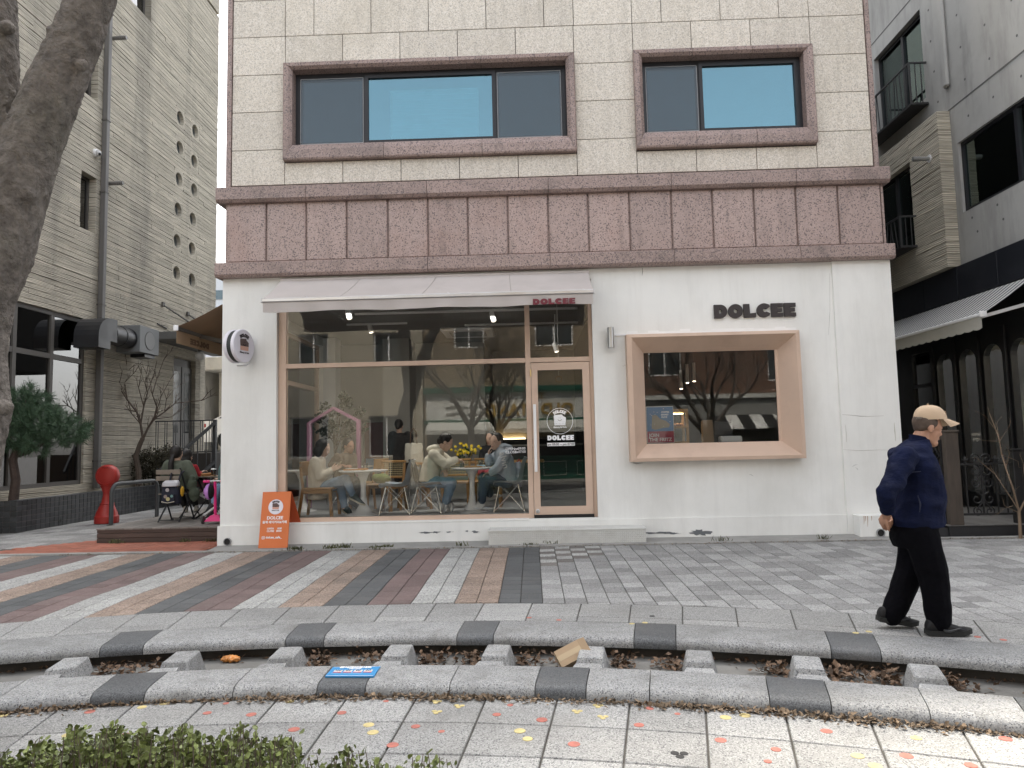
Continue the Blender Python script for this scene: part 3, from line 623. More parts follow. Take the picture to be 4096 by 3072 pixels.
obj('hinge', MB().cyl((.001,.05,2.34),(.001,.05,2.44),.009,n=8), flat((.6,.45,.2), .4, metal=.8), door)
obj('threshold', MB().box(.003,.84,.03,.15,.354,.396), m_gap, door)
# side window of the cafe, seen through the front glass
sw = MB(); sw.box(-4.36,-4.28,.45,.53,.45,3.45); sw.box(-4.36,-4.28,4.12,4.2,.45,3.45); sw.box(-4.36,-4.28,.53,4.12,2.52,2.6); sw.box(-4.36,-4.28,.53,4.12,.45,.52); sw.box(-4.36,-4.28,.53,4.12,3.38,3.45); sw.box(-4.36,-4.28,2.3,2.36,.52,2.52)
sw = obj('side_window', sw, m_tan, cafe); obj('pane', MB().box(-4.325,-4.318,.5,4.15,.5,3.4), m_shopglass, sw)
# display window with deep bevelled frame
def dispframe():
    o = (1.345,3.727,1.112,2.876); r = (1.412,3.676,1.16,2.832); i = (1.61,3.495,1.352,2.64); ys = (.0,-.175,-.18,.085)
    mb = MB(); L = []
    for (b, y) in ((o,.002),(o,-.17),(r,-.18),(i,.07),(i,.10)): L.append([(b[0],y,b[2]),(b[1],y,b[2]),(b[1],y,b[3]),(b[0],y,b[3])])
    for a, b in zip(L[:-1], L[1:]):
        for k in range(4): mb.add([a[k],a[(k+1)%4],b[(k+1)%4],b[k]], [(0,1,2,3)])
    return mb
dw = obj('display_window', dispframe(), m_tan, cafe)
obj('pane', MB().box(1.606,3.499,.088,.095,1.348,2.644), glassmat('display_glass', (.94,.95,.945), .0, warp=.02), dw)
obj('glazing_bead', MB().box(3.455,3.495,.07,.087,1.352,2.64), m_tan, dw)
# ---- logo
CAKE = [(-.42,-.02),(-.44,.36),(-.40,.44),(.12,.48),(.2,.44),(.22,.36),(.30,.34),(.34,.28),(.42,.27),(.44,.2),(.43,-.02)]
def logo(parent, c, r, ux, uz, front, cols, ring=None, disc=True):
    """round shop emblem: arched name, cake with a smile, small line of text"""
    ux = Vector(ux); uz = Vector(uz); nn = ux.cross(uz); c = Vector(c)
    def pl_(off, k=r): return lambda x, y, d=0: c+ux*x*k+uz*y*k+nn*(off+d)
    if disc: obj('emblem_disc', shape_mb([arc(0,0,1,0,360,40)[:-1]], .003, pl_(front)), cols['disc'], parent)
    if ring: obj('emblem_ring', shape_mb([arc(0,0,1,0,360,44)[:-1], arc(0,0,.97,0,360,44)[:-1]], .003, pl_(front)), cols['line'], parent)
    f2 = front+.0035
    tot = .20*6; x = 0; lm = MB()
    for i, ch in enumerate('DOLCEE'):
        lo, adv = fat_letter(ch); th = R_(32-i*64/5); rc = .62
        def pa(px, py, d, th=th):
            x_ = (px-adv*.5)*.19; y_ = rc+py*.24
            a = x_; return c+(ux*(x_*math.cos(th)-y_*math.sin(th))+uz*(x_*math.sin(th)+y_*math.cos(th)))*r+nn*(f2+d)
        lm.__class__; q = shape_mb(lo if ch != 'O' else lo, .003, pa); lm.add(q.v, q.f)
    obj('emblem_name', lm, cols['line'], parent)
    top = [(x*1.05, y*1.05) for x, y in CAKE]
    holes = []
    if 'face' not in cols: holes = [arc(-.07,.24,.022,0,360,8)[:-1], arc(.05,.24,.022,0,360,8)[:-1], arc(-.01,.18,.17,200,340,8)+arc(-.01,.18,.13,340,200,8)]
    obj('emblem_cake', shape_mb([top]+holes, .003, pl_(f2)), cols['cake'], parent)
    if 'face' in cols:
        fm = MB()
        for lp in (arc(-.07,.24,.025,0,360,8)[:-1], arc(.05,.24,.025,0,360,8)[:-1], arc(-.01,.18,.18,200,340,8)+arc(-.01,.18,.13,340,200,8)):
            q = shape_mb([lp], .003, pl_(f2+.0035)); fm.add(q.v, q.f)
        obj('emblem_smile', fm, cols['face'], parent)
    base = [(-.45,-.03),(.45,-.03),(.42,-.32),(-.42,-.32)]
    hl = [[(-.38+i*.11,-.12),(-.36+i*.11,-.12),(-.36+i*.11,-.27),(-.38+i*.11,-.27)] for i in range(8)] if 'face' not in cols else []
    obj('emblem_cake_base', shape_mb([base]+hl, .003, pl_(f2)), cols['base'], parent)
    obj('emblem_text', text_mb('Bakery & Cafe', .17*r, c-uz*.52*r+nn*f2, ux, uz, .003, bold=.004*r), cols['line'], parent)
m_wpaint = flat((.82,.82,.83), .6); m_vinyl = flat((.85,.85,.86), .5)
# lettering on the glass
gl = thing('window_lettering', 'white opening hours lettering on the large shop window', 'lettering', (-.3,.1,1.6))
c5 = S_((1000,1050), .7232)
for s_, a, sz in (('OPEN',(1413,1038),.052),('AM',(1465,1036),.034),('09:00',(1482,1035),.048),('CLOSE',(1413,1056),.052),('PM',(1466,1054),.034),('07:00',(1484,1053),.048)):
    p = F(*c5(*a), .104); obj('letters', text_mb(s_, sz, p, align='LEFT', bold=.0004, depth=.003), m_vinyl, gl)
dl = thing('door_lettering', 'round white emblem, shop name and hours on the glass door', 'lettering', (.4,.08,1.5))
ce = F(*c5(1714,877), .08); logo(dl, ce, .185, (1,0,0), (0,0,1), .0, {'line': m_vinyl, 'cake': m_vinyl, 'base': m_vinyl}, ring=True, disc=False)
p0 = F(*c5(1646,984), .08)
for q in dolcee(.068, .375, .003, lambda x, y, d: Vector((p0.x+x, p0.y+d, p0.z+y))): obj('letters', q, m_vinyl, dl)
p1_ = F(*c5(1644,1016), .08); obj('hours_strip', MB().bbox(p1_.x, p1_.x+.39, .077, .08, p1_.z, p1_.z+.046, .001), m_vinyl, dl)
obj('letters', text_mb('am 09:00 ~ pm 07:00', .044, (p1_.x+.195, .0755, p1_.z+.009), depth=.002, bold=.0006), flat((.03,.03,.03), .6), dl)
# letters on the white wall
ws = thing('wall_sign', 'chunky dark three dimensional shop name letters on the white wall above the display window', 'sign', (3.1,-.02,3.1))
for ch, q in zip('DOLCEE', dolcee(.192, 1.148, .035, lambda x, y, d: Vector((2.607+x, -.02+d, 3.093+y)))): obj('letter', q, flat((.035,.028,.028), .5), ws)
# awning over the shop window
aw = thing('awning', 'beige canvas awning stretched over the large shop window', 'awning', (-1.35,-.4,3.4))
rows = []
for i in range(9):
    t = i/8; y = -.04-.71*t; z = 3.815-.42*t
    rows.append([(-3.55+4.40*j/64, y, z-.018*math.sin(math.pi*t)*(1+.6*abs(math.sin(math.pi*j/16)))+.006*mnoise.noise(Vector((j*.3,i*.4,0)))-.0006*j*0) for j in range(65)])
cb_ = MB().sheet(rows); cb_.sheet([[(p[0],p[1],p[2]-.004) for p in r] for r in rows]); can = obj('canopy', cb_, m_cloth, aw, smooth='all')
for xs_ in (-2.45,-1.36,-.25):
    obj('seam', MB().tube([(xs_+.12*(i/8-.5)*(-1 if xs_ < -1 else .3), rows[i][0][1], 3.815-.42*i/8-.018*math.sin(math.pi*i/8)*(1.3)+.006) for i in range(9)], .004, 4), flat((.36,.33,.31), .9), can)
obj('front_bar', MB().bbox(-3.56,.86,-.775,-.735,3.345,3.40,.01), m_alu, aw)
for x0 in (-3.565,.855): obj('bar_cap', MB().bbox(x0,x0+.012,-.78,-.73,3.34,3.405,.003), flat((.7,.7,.7), .5), aw)
va = MB(); rw = [[(-3.545+4.39*j/60, -.758+.012*math.sin(j*.9)*k+.01*k, 3.348-.135*k-.008*k*math.sin(j*.33)) for j in range(61)] for k in (0,.5,1)]
va.sheet(rw); va.sheet([[(p[0],p[1]+.003,p[2]) for p in r] for r in rw]); obj('valance', va, m_cloth, aw, smooth='all')
pv_ = F(*c5(1565,234), -.775)
for q in dolcee(.078, .56, .002, lambda x, y, d: Vector((pv_.x+x, -.776+d, pv_.z+y))): obj('letter', q, flat((.16,.035,.045), .8), aw)
obj('roller', MB().cyl((-3.55,-.045,3.80),(.86,-.045,3.80),.032,n=12), m_cloth, aw)
for x0 in (-3.2,-1.3,.5): obj('folding_arm', MB().bar((x0,-.06,3.66),(x0+.25,-.73,3.38),.035,.05), m_alu, aw)
# wall lamp
wl = thing('wall_lamp', 'brushed steel cylinder lamp on the white wall beside the display window', 'lamp', (1.14,-.08,2.7))
obj('lamp_body', MB().lathe([(.04,0),(.046,.004),(.046,.29),(.04,.294)], (1.137,-.09,2.702), 20), mat('brushed_steel', (.45,.45,.44), .35, .1, 4, metal=.9, stretch=(40,40,1)), wl, smooth=True)
obj('bracket', MB().box(1.11,1.165,-.05,-.002,2.80,2.88), m_alu, wl); obj('conduit', MB().box(1.18,1.43,-.02,-.002,2.885,2.905), m_wpaint, wl)
# round blade sign on the left pier
cS = F(958, 1385, -.30); ax_ = Vector((math.cos(R_(-14)), math.sin(R_(-14)), 0)); si = Vector((-ax_.y, ax_.x, 0))
bs_ = thing('blade_sign', 'round white double sided light box sign with cake emblem on the white pier', 'sign', cS)
def disc(r, a0, a1, n=40, bev=.01):
    mb = MB(); vs_ = []; pr_ = [(r-bev,a0),(r,a0+bev),(r,a1-bev),(r-bev,a1)]
    for rr_, aa in pr_:
        for j in range(n): t = 2*math.pi*j/n; vs_.append(cS+ax_*aa+si*rr_*math.cos(t)+Vector((0,0,rr_*math.sin(t))))
    mb.add(vs_, [(i*n+j, i*n+(j+1)%n, (i+1)*n+(j+1)%n, (i+1)*n+j) for i in range(3) for j in range(n)]+[tuple(range(n)), tuple(3*n+j for j in range(n))]); return mb
m_lav = flat((.72,.70,.76), .4)
obj('face_disc', disc(.235,.02,.075), m_lav, bs_, smooth=True); obj('face_disc', disc(.235,-.10,-.045), m_lav, bs_, smooth=True); obj('body', disc(.222,-.046,.021,bev=.002), flat((.03,.035,.035), .5), bs_, smooth=True)
logo(bs_, cS+ax_*.0755, .2, tuple(si), (0,0,1), .002, {'line': flat((.05,.04,.045), .6), 'cake': flat((.10,.07,.065), .6), 'base': flat((.55,.33,.26), .6), 'face': flat((.03,.02,.02), .6)}, disc=False)
for dz in (.10,-.13): obj('bracket', MB().bbox(cS.x-.02,cS.x+.05,cS.y+.15,-.002,cS.z+dz-.02,cS.z+dz+.02,.004), m_blkmetal, bs_)
obj('sign_light', MB().cyl((cS.x-.06,-.26,cS.z-.27),(cS.x+.02,-.14,cS.z-.255),.012,n=8).bar((cS.x+.02,-.14,cS.z-.255),(cS.x+.03,-.003,cS.z-.2),.014), m_wpaint, bs_)
# checker plate step
m_plate = mat('checker_plate', (.60,.60,.575), .45, .10, 3, metal=.15, stain=((.24,.22,.19), .5, 3, (1,1,1)))
stp = thing('entrance_step', 'pale diamond plate metal step in front of the glass door', 'step', (.43,-.2,.05))
obj('tread', MB().bbox(-.62,1.485,-.40,-.025,.225,.246,.004), m_plate, stp); obj('riser', MB().box(-.615,1.48,-.393,-.37,.05,.225), m_plate, stp)
obj('end_plate', MB().box(-.615,-.6,-.37,-.03,.05,.225), m_plate, stp); obj('end_plate', MB().box(1.465,1.48,-.37,-.03,.05,.225), m_plate, stp)
lg = MB()
def lug(c, d, n):
    d = Vector(d).normalized(); n = Vector(n); s_ = d.cross(n); c = Vector(c)
    lg.add([c-d*.014, c+s_*.006, c+d*.014, c-s_*.006, c+n*.007], [(0,1,4),(1,2,4),(2,3,4),(3,0,4)])
for i in range(82):
    for j in range(7): lug((-.6+i*.0254, -.3935, .065+j*.0245), (1,0,1) if (i+j)%2 else (1,0,-1), (0,-1,0))
    for j in range(11): lug((-.6+i*.0254, -.385+j*.033, .246), (1,1,0) if (i+j)%2 else (1,-1,0), (0,0,1))
o = obj('tread_lugs', lg, m_plate, stp); o['kind'] = 'stuff'
# A-frame board
kS = S_((950,1900), .211)
b0, b1 = G(*kS(398,1385), .055), G(*kS(940,1380), .055); yb = (b0.y+b1.y)/2; hgt = F(*kS(482,322), yb+.16).z
ab = thing('sandwich_board', 'orange folding sandwich board with round cake emblem and white lettering', 'sandwich board', ((b0.x+b1.x)/2, yb, .05))
xt0, xt1 = F(*kS(482,322), yb+.16).x, F(*kS(1015,312), yb+.16).x; xb0, xb1 = b0.x, b1.x
m_or = mat('orange_board', (.62,.16,.045), .45, .07, 2, stain=((.45,.12,.04), .35, 2, (1,1,1))); m_or2 = mat('orange_board_back', (.45,.085,.03), .5, .06, 2)
P_ = lambda u, v, off=0: Vector((xb0+(xt0-xb0)*v+((xb1-xb0)+((xt1-xt0)-(xb1-xb0))*v)*u, yb+.16*v, .055+(hgt-.055)*v))+Vector((0,-.978,.2))*off
obj('front_panel', MB().hexa([P_(0,0),P_(1,0),P_(1,0,-.018),P_(0,0,-.018)],[P_(0,1),P_(1,1),P_(1,1,-.018),P_(0,1,-.018)]), m_or, ab)
yk = yb+.45
obj('back_panel', MB().hexa([(xb0+.12,yk,.062),(xb1+.12,yk,.062),(xb1+.12,yk+.018,.062),(xb0+.12,yk+.018,.062)],[(xt0+.004,yb+.18,hgt-.004),(xt1-.004,yb+.18,hgt-.004),(xt1-.004,yb+.198,hgt-.004),(xt0+.004,yb+.198,hgt-.004)]), m_or2, ab)
ux_ = (P_(1,.5)-P_(0,.5)).normalized(); uz_ = (P_(.5,1)-P_(.5,0)).normalized(); ww = (P_(1,.5)-P_(0,.5)).length
logo(ab, P_(.5,.725), .103*ww/.4, tuple(ux_), tuple(uz_), .002, {'disc': m_lav, 'line': flat((.05,.04,.045), .6), 'cake': flat((.12,.075,.065), .6), 'base': flat((.6,.33,.26), .6), 'face': flat((.03,.02,.02), .6)})
def abt(s, v, sz, u=.5, al='CENTER', bold=.0015, sp=1.0): obj('letters', text_mb(s, sz, P_(u,v,.002), ux_, uz_, .002, align=al, bold=bold, spacing=sp), m_wpaint, ab)
abt('DOLCEE', .503, .060, bold=.0016); abt('돌체 베이커리&카페', .434, .041, bold=.0009); abt('OPEN', .325, .034, .25, 'LEFT', bold=.0008, sp=1.12); abt('8:00', .325, .034, .76, 'RIGHT', bold=.0008); abt('CLOSE', .281, .034, .25, 'LEFT', bold=.0008); abt('20:00', .281, .034, .76, 'RIGHT', bold=.0008); abt('dolcee_cafe_', .167, .042, .23, 'LEFT', bold=.0012)
sq = lambda k: [(x*k, y*k) for x, y in arc(.7,.7,.3,0,90,5)+arc(-.7,.7,.3,90,180,5)+arc(-.7,-.7,.3,180,270,5)+arc(.7,-.7,.3,270,360,5)]
ic = P_(.145,.18,.002)
obj('camera_icon', shape_mb([sq(1), sq(.74), arc(0,0,.42,0,360,16)[:-1], arc(0,0,.22,0,360,12)[:-1]], .002, lambda x, y, d: ic+ux_*x*.019+uz_*y*.019+Vector((0,-1,0))*d), m_wpaint, ab)
# ================================================================== LEFT: board-marked concrete house and the alley
XL = -9.7
c1 = S_((0,0), .663); c1b = S_((0,1150), .3315); c2 = S_((0,1100), .693); c2b = S_((550,1150), .3014); c7 = S_((600,1650), .3314)
def boardmat(name, col):
    m = mat(name, col, .88, .16, 2.2, rnd=.13, stretch=(1.0,1.0,9.0), stain=[((.12,.117,.11), .7, .55, (1.2,1.2,.16)), ((.30,.27,.2), .25, .8, (1,1,1))])
    t = m.node_tree; b = t.nodes['Principled BSDF']; tc = _n(t, 'ShaderNodeTexCoord'); mp = _n(t, 'ShaderNodeMapping'); mp.inputs['Scale'].default_value = (1,1.1,11)
    oi = _n(t, 'ShaderNodeObjectInfo'); ge = _n(t, 'ShaderNodeNewGeometry'); ad = _n(t, 'ShaderNodeVectorMath', operation='ADD')
    cm = _n(t, 'ShaderNodeCombineXYZ'); r_ = math_(t, 'MULTIPLY', math_(t, 'ADD', oi.outputs['Random'], ge.outputs['Random Per Island']), 40.0); t.links.new(r_, cm.inputs[1])
    t.links.new(tc.outputs['Object'], mp.inputs[0]); t.links.new(mp.outputs[0], ad.inputs[0]); t.links.new(cm.outputs[0], ad.inputs[1])
    wv = _n(t, 'ShaderNodeTexWave', Scale=1.0, Distortion=9.0, Detail=3.0); wv.bands_direction = 'Z'; wv.inputs['Detail Scale'].default_value = .8; t.links.new(ad.outputs[0], wv.inputs['Vector'])
    bu = _n(t, 'ShaderNodeBump', Strength=.75, Distance=.012); t.links.new(wv.outputs['Fac'], bu.inputs['Height']); t.links.new(bu.outputs[0], b.inputs['Normal'])
    src = b.inputs['Base Color'].links[0].from_socket
    t.links.new(mixc(t, 1.0, src, ramp(t, wv.outputs['Fac'], [(0,.66),(1,1.16)]), 'MULTIPLY'), b.inputs['Base Color']); return m
m_board = boardmat('board_marked_concrete', (.56,.515,.425))
m_frame = mat('grey_brown_metal', (.105,.098,.09), .5, .1, 2); m_dglass = glassmat('dark_glass', (.22,.23,.23), .10, warp=.03)
lh = thing('concrete_house', 'tall board marked grey concrete house with round portholes and square drainpipe', 'building', (XL,4,0))
YE, YEL = 11.45, 10.5
openings = [(2.0,5.15,.74,4.3),(4.8,5.34,6.36,7.5),(4.85,5.3,9.4,10.6),(6.5,7.45,12.6,14.2),(8.95,10.2,1.35,3.98)]
ports = [XP(x*D2S, y*D2S, XL) for x, y in ((390,256),(389,320),(387,388),(385,453),(383,521),(382,590),(422,284),(420,349),(420,411),(417,474),(415,538),(415,605))]
PR = .255
BH = .105
snap = lambda a, b: (math.floor(a/BH+.2)*BH, math.ceil(b/BH-.2)*BH)
openings = [(a, b, *snap(c, d)) for a, b, c, d in openings]
pz = [snap(p.z-.22, p.z+.22) for p in ports]
holes = openings+[(p.y-PR, p.y+PR, *z_) for p, z_ in zip(ports, pz)]
br = random.Random(11); bds = []
BH = .105
zz = .0; NR = 0
while zz < 15.2:
    ye = YE if zz > 4.35 else YEL
    y = -3.0; cuts = []
    while y < ye: 
        L = br.uniform(2.4, 4.6); y2 = min(y+L, ye)
        if ye-y2 < .5: y2 = ye
        cuts.append((y, y2)); y = y2
    for (a, b) in cuts:
        segs = [(a, b)]
        for (h0, h1, k0, k1) in holes:
            if k1 > zz+.01 and k0 < zz+BH-.01:
                ns = []
                for (s0, s1) in segs:
                    if h1 <= s0 or h0 >= s1: ns.append((s0, s1)); continue
                    if h0-s0 > .02: ns.append((s0, h0))
                    if s1-h1 > .02: ns.append((h1, s1))
                segs = ns
        for s0, s1 in segs: bds.append((s0, s1, zz, zz+BH))
    NR += 1; zz = NR*BH
def vis(b): 
    c = Vector((XL, (b[0]+b[1])/2, (b[2]+b[3])/2)); return (0 if (b[1] > 2.3 and b[2] > .55 and b[2] < 14.2) else 50)+(c-CP).length-(b[1]-b[0])*2
bds.sort(key=vis)
rest = MB()
for i, (a, b, c, d) in enumerate(bds):
    off = br.uniform(-.006,.006); args = (XL-.3, XL+off, a+.0015, b-.0015, c+.003, d-.003)
    if i < 300: obj('board_course', MB().bbox(*args, .004), m_board, lh)
    else: rest.box(*args)
o = obj('board_courses', rest, m_board, lh); o['kind'] = 'stuff'
obj('core_wall', MB().box(XL-7,XL-.301,-3,YE-.002,0,28).box(XL-.3,XL+.0,-3,YE-.002,15.32,28), m_board, lh)  # unseen top carried up high to shade the alley
# the wall end of the upper storeys is the end grain of the boards; soffit over the door
m_hole = mat('porthole_concrete', (.36,.345,.31), .85, .1, 3, bump=.2)
for p, z_ in zip(ports, pz):
    n = 28; q = MB(); r = .195; vs_ = []
    for j in range(n):
        a = 2*math.pi*j/n; ca, sa = math.cos(a), math.sin(a); hz_ = (z_[1]-p.z) if sa > 0 else (p.z-z_[0]); k = min(PR/max(abs(ca),1e-6), hz_/max(abs(sa),1e-6))
        vs_ += [(XL-.001, p.y+k*ca, p.z+k*sa), (XL-.002, p.y+r*ca, p.z+r*sa), (XL-.16, p.y+r*.97*ca, p.z+r*.97*sa)]
    q.add(vs_, [(3*j, 3*((j+1)%n), 3*((j+1)%n)+1, 3*j+1) for j in range(n)]+[(3*j+1, 3*((j+1)%n)+1, 3*((j+1)%n)+2, 3*j+2) for j in range(n)])
    po = obj('porthole', q, m_board, lh)
    obj('rim', MB().tube([(XL-.10,p.y+r*.9*math.cos(2*math.pi*k/24),p.z+r*.9*math.sin(2*math.pi*k/24)) for k in range(25)], .012, 5), m_hole, po)
    obj('pane', MB().lathe([(r*.98,-.12),(r*.98,-.13)], (XL,p.y,p.z), 24, 'x'), flat((.16,.17,.165), .25, spec=.6), po)
def lwin(y0, y1, z0, z1, nv=1, zt=None, name='window', deep=.16, f=.06):
    fr = MB(); x0, x1 = XL-deep-.06, XL-deep
    fr.box(x0,x1,y0,y1,z0,z0+f); fr.box(x0,x1,y0,y1,z1-f,z1); fr.box(x0,x1,y0,y0+f,z0+f,z1-f); fr.box(x0,x1,y1-f,y1,z0+f,z1-f)
    for k in range(1, nv): yy = y0+(y1-y0)*k/nv; fr.box(x0+.004,x1+.01,yy-f*.55,yy+f*.55,z0+f,z1-f)
    if zt: fr.box(x0,x1+.004,y0+f,y1-f,zt-f*.6,zt+f*.6)
    wn = obj(name, fr, m_frame, lh)
    ed_ = [y0+f]+[y0+(y1-y0)*k/nv for k in range(1, nv)]+[y1-f]
    for a, b in zip(ed_[:-1], ed_[1:]):
        for c, d in ([(z0+f,zt),(zt,z1-f)] if zt else [(z0+f,z1-f)]): obj('pane', MB().box(x0+.02,x0+.027,a,b,c,d), m_dglass, wn)
    obj('reveal_back', MB().box(XL-.298,XL-.285,y0,y1,z0,z1), m_dark, wn); return wn
lwin(*openings[0],3,3.38,'shop_window',.05,.085)
for q_ in openings[1:4]: lwin(*q_)
# door with canopy
dd = MB(); dd.box(XL-.2,XL-.14,8.96,10.19,1.35,3.97); dr_ = obj('door', dd, m_frame, lh)
for y0 in (9.02,9.64):
    lf = MB(); lf.box(XL-.139,XL-.11,y0,y0+.55,1.38,3.75); l_ = obj('door_leaf', lf, mat('grey_door', (.15,.145,.135), .5), dr_)
    obj('pane', MB().box(XL-.109,XL-.104,y0+.13,y0+.42,1.9,3.6), flat((.03,.035,.035), .1, spec=.8), l_)
obj('canopy', MB().bbox(XL+.002,-8.35,7.72,11.3,4.25,4.45,.01), flat((.14,.14,.135), .5), lh)
for (a, b, c) in ((c2b(330,225), c2b(640,460), 0), (c2b(660,350), c2b(745,405), 1)):
    p = XP(*a, XL); q = Vector((-8.5, p.y+.05, 4.45)); obj('canopy_rod', MB().cyl(p, q, .022, n=8), m_frame, lh); obj('rod_anchor', MB().bbox(XL,XL+.05,p.y-.06,p.y+.06,p.z-.06,p.z+.06,.01), m_frame, lh)
# square drainpipe, vents, camera
obj('drainpipe', MB().bbox(XL+.012,XL+.13,5.47,5.59,.62,14.8,.01), mat('pipe_grey', (.135,.13,.125), .5, .06, 1), lh)
for z in (1.2,4.7,7.3,9.0,11.6): obj('pipe_band', MB().box(XL+.002,XL+.14,5.455,5.605,z,z+.03), m_frame, lh)
for p in (XP(*c1(655,215), XL), XP(*c1(632,1097), XL)):
    v = MB().cyl((XL,p.y+.12,p.z),(XL+.36,p.y+.12,p.z+.01),.045,n=14)
    for k in range(3): v.lathe([(.052,0),(.052,.018)], (XL+.2+k*.05,p.y+.12,p.z+.006), 14, 'x')
    obj('vent_pipe', v, flat((.22,.215,.205), .5, metal=.4), lh)
p = XP(*c1(573,922), XL); sc_ = thing('security_camera', 'small white dome security camera on the concrete wall beside the drainpipe', 'camera', (XL,p.y,p.z))
obj('base', MB().lathe([(.09,0),(.085,.05)], (XL,p.y,p.z), 18, 'x'), m_wpaint, sc_); obj('dome', MB().ell((XL+.07,p.y,p.z-.01), .07), flat((.5,.5,.5), .3), sc_, smooth=True); obj('lens', MB().ell((XL+.12,p.y-.02,p.z-.04), .03), m_gap, sc_, smooth=True)
# kitchen exhaust duct
ex = thing('exhaust_duct', 'black sheet metal exhaust duct with grey fan box on the concrete wall', 'duct', (XL,5.6,4.2))
m_duct = mat('black_duct', (.022,.023,.026), .38, .25, 3, spec=.5); m_box = mat('grey_fan_box', (.20,.21,.215), .5, .08, 2)
bx_ = obj('fan_box', MB().bbox(XL+.06,XL+.62,6.15,7.0,3.72,4.35,.008), m_box, ex)
obj('fan_plate', MB().lathe([(.21,0),(.21,.012)], (XL+.62,6.58,4.03), 26, 'x'), flat((.25,.255,.255), .5), bx_)
obj('bolt_ring', MB().lathe([(.225,0),(.225,.006)], (XL+.62,6.58,4.03), 26, 'x'), flat((.1,.1,.1), .5), bx_)
obj('box_foot', MB().box(XL+.2,XL+.55,6.5,6.95,3.64,3.719), m_duct, bx_)
obj('pipe', MB().cyl((XL+.34,6.15,4.03),(XL+.34,5.2,4.03),.225,n=24), m_duct, ex, smooth=True)
for yy in (5.75,5.35,6.1): obj('pipe_ring', MB().lathe([(.235,0),(.235,.03)], (XL+.34,yy,4.03), 24, 'y'), m_duct, ex)
el = []
for k in range(9):
    t = k/8; a = R_(90*t); el.append([(XL+.10,5.2-.42*math.sin(a),4.03+.24-.42*(1-math.cos(a))*0-.0),(XL+.60,5.2-.42*math.sin(a),4.03+.24)])
eb = MB(); pr_ = [(5.25,3.80),(5.25,4.30)]+[(5.0-.42*math.sin(R_(a)),3.88+.42*math.cos(R_(a))) for a in range(0,91,15)]+[(4.58,3.62),(5.0,3.62),(5.0,3.80)]
eb.prism(pr_, XL+.08, XL+.62, 'x'); obj('elbow', eb, m_duct, ex)
hb = MB(); pr_ = [(4.95,3.66),(4.95,4.16),(4.3,4.20)]+[(4.1-.65*math.sin(R_(a)),3.55+.65*math.cos(R_(a))) for a in range(0,91,15)]+[(3.45,3.40),(4.2,3.40),(4.2,3.66)]
# cables
obj('cable', MB().tube([XP(*c2b(265,480), XL+.01), XP(*c2b(300,495), XL+.01), XP(*c2b(388,545), XL+.01)], .018, 6), m_blkmetal, ex)
# planter wall with dark square tiles
m_tile = mat('dark_glazed_tile', (.045,.048,.052), .35, .2, 4, rnd=.3, spec=.5); m_grout = mat('grout', (.14,.135,.125), .9, .2, 6)
plw = thing('planter_wall', 'low planter wall faced with small dark square tiles', 'planter', (-9,5,0))
PX, PY0, PY1, PZ = -8.95, 2.19, 9.6, .60
obj('body', MB().box(PX-.14,PX-.012,PY0+.012,PY1,0,PZ-.02).box(-13,PX-.14,PY0+.012,PY0+.15,0,PZ-.02), m_grout, plw)
obj('soil', MB().box(-13,PX-.139,PY0+.149,PY1,0,PZ-.08), m_dirt, plw)
tn = 0; trest = MB()
for k in range(6):
    z0 = .045+k*.092
    j = 0
    for j in range(60):
        y0 = PY0+j*.122
        if y0+.12 > PY1: break
        bxx = (PX-.014,PX,y0+.004,y0+.118,z0+.003,z0+.089)
        if j < 34: obj('tile', MB().bbox(*bxx, .004), m_tile, plw)
        else: trest.box(*bxx)
    for j in range(9):
        x1 = PX-.004-j*.122; obj('tile', MB().bbox(x1-.118,x1-.004,PY0,PY0+.014,z0+.003,z0+.089,.004), m_tile, plw)
o = obj('tiles', trest, m_tile, plw); o['kind'] = 'stuff'
for j in range(30):
    obj('coping_tile', MB().bbox(PX-.15,PX+.004,PY0+j*.244+.003,PY0+(j+1)*.244-.003,PZ-.022,PZ+.005,.005), m_tile, plw)
# pine in the planter
def needle_tufts(cent, rad, n, nn, L, rg, wd=.0035):
    mb = MB()
    for i in range(n):
        while True:
            v = Vector((rg.uniform(-1,1), rg.uniform(-1,1), rg.uniform(-1,1)))
            if .45 < v.length < 1: break
        c = Vector(cent)+Vector((v.x*rad[0], v.y*rad[1], v.z*rad[2])); ax = (v+Vector((0,0,.7))).normalized()
        for k in range(nn):
            d = (ax*rg.uniform(.2,1.0)+Vector((rg.uniform(-1,1), rg.uniform(-1,1), rg.uniform(-1,1)))).normalized(); s = d.orthogonal().normalized()*wd; l = L*rg.uniform(.7,1.15)
            b = c+ax*rg.uniform(-.06,.06)
            mb.add([b-s, b+s, b+d*l*.7+s*.8+Vector((0,0,-.01)), b+d*l+Vector((0,0,-.02))], [(0,1,2,3)])
    return mb
rg = random.Random(5)
pt = thing('pine_tree', 'small dark green pine with long needles in the tiled planter', 'tree', (-9.3,2.55,PZ-.08))
pb_ = F(*c2(75,1290), 2.55)
obj('trunk', MB().tube([(pb_.x,2.55,PZ-.1),(pb_.x+.03,2.56,.95),(pb_.x-.03,2.55,1.3),(pb_.x+.08,2.6,1.7)], [.085,.075,.07,.05], 9), mat('pine_bark', (.07,.05,.042), .9, .3, 12, bump=.8, bs=30), pt, smooth=True)
m_needle = mat('pine_needles', (.055,.10,.055), .6, .35, 5, rnd=.4)
crown = MB()
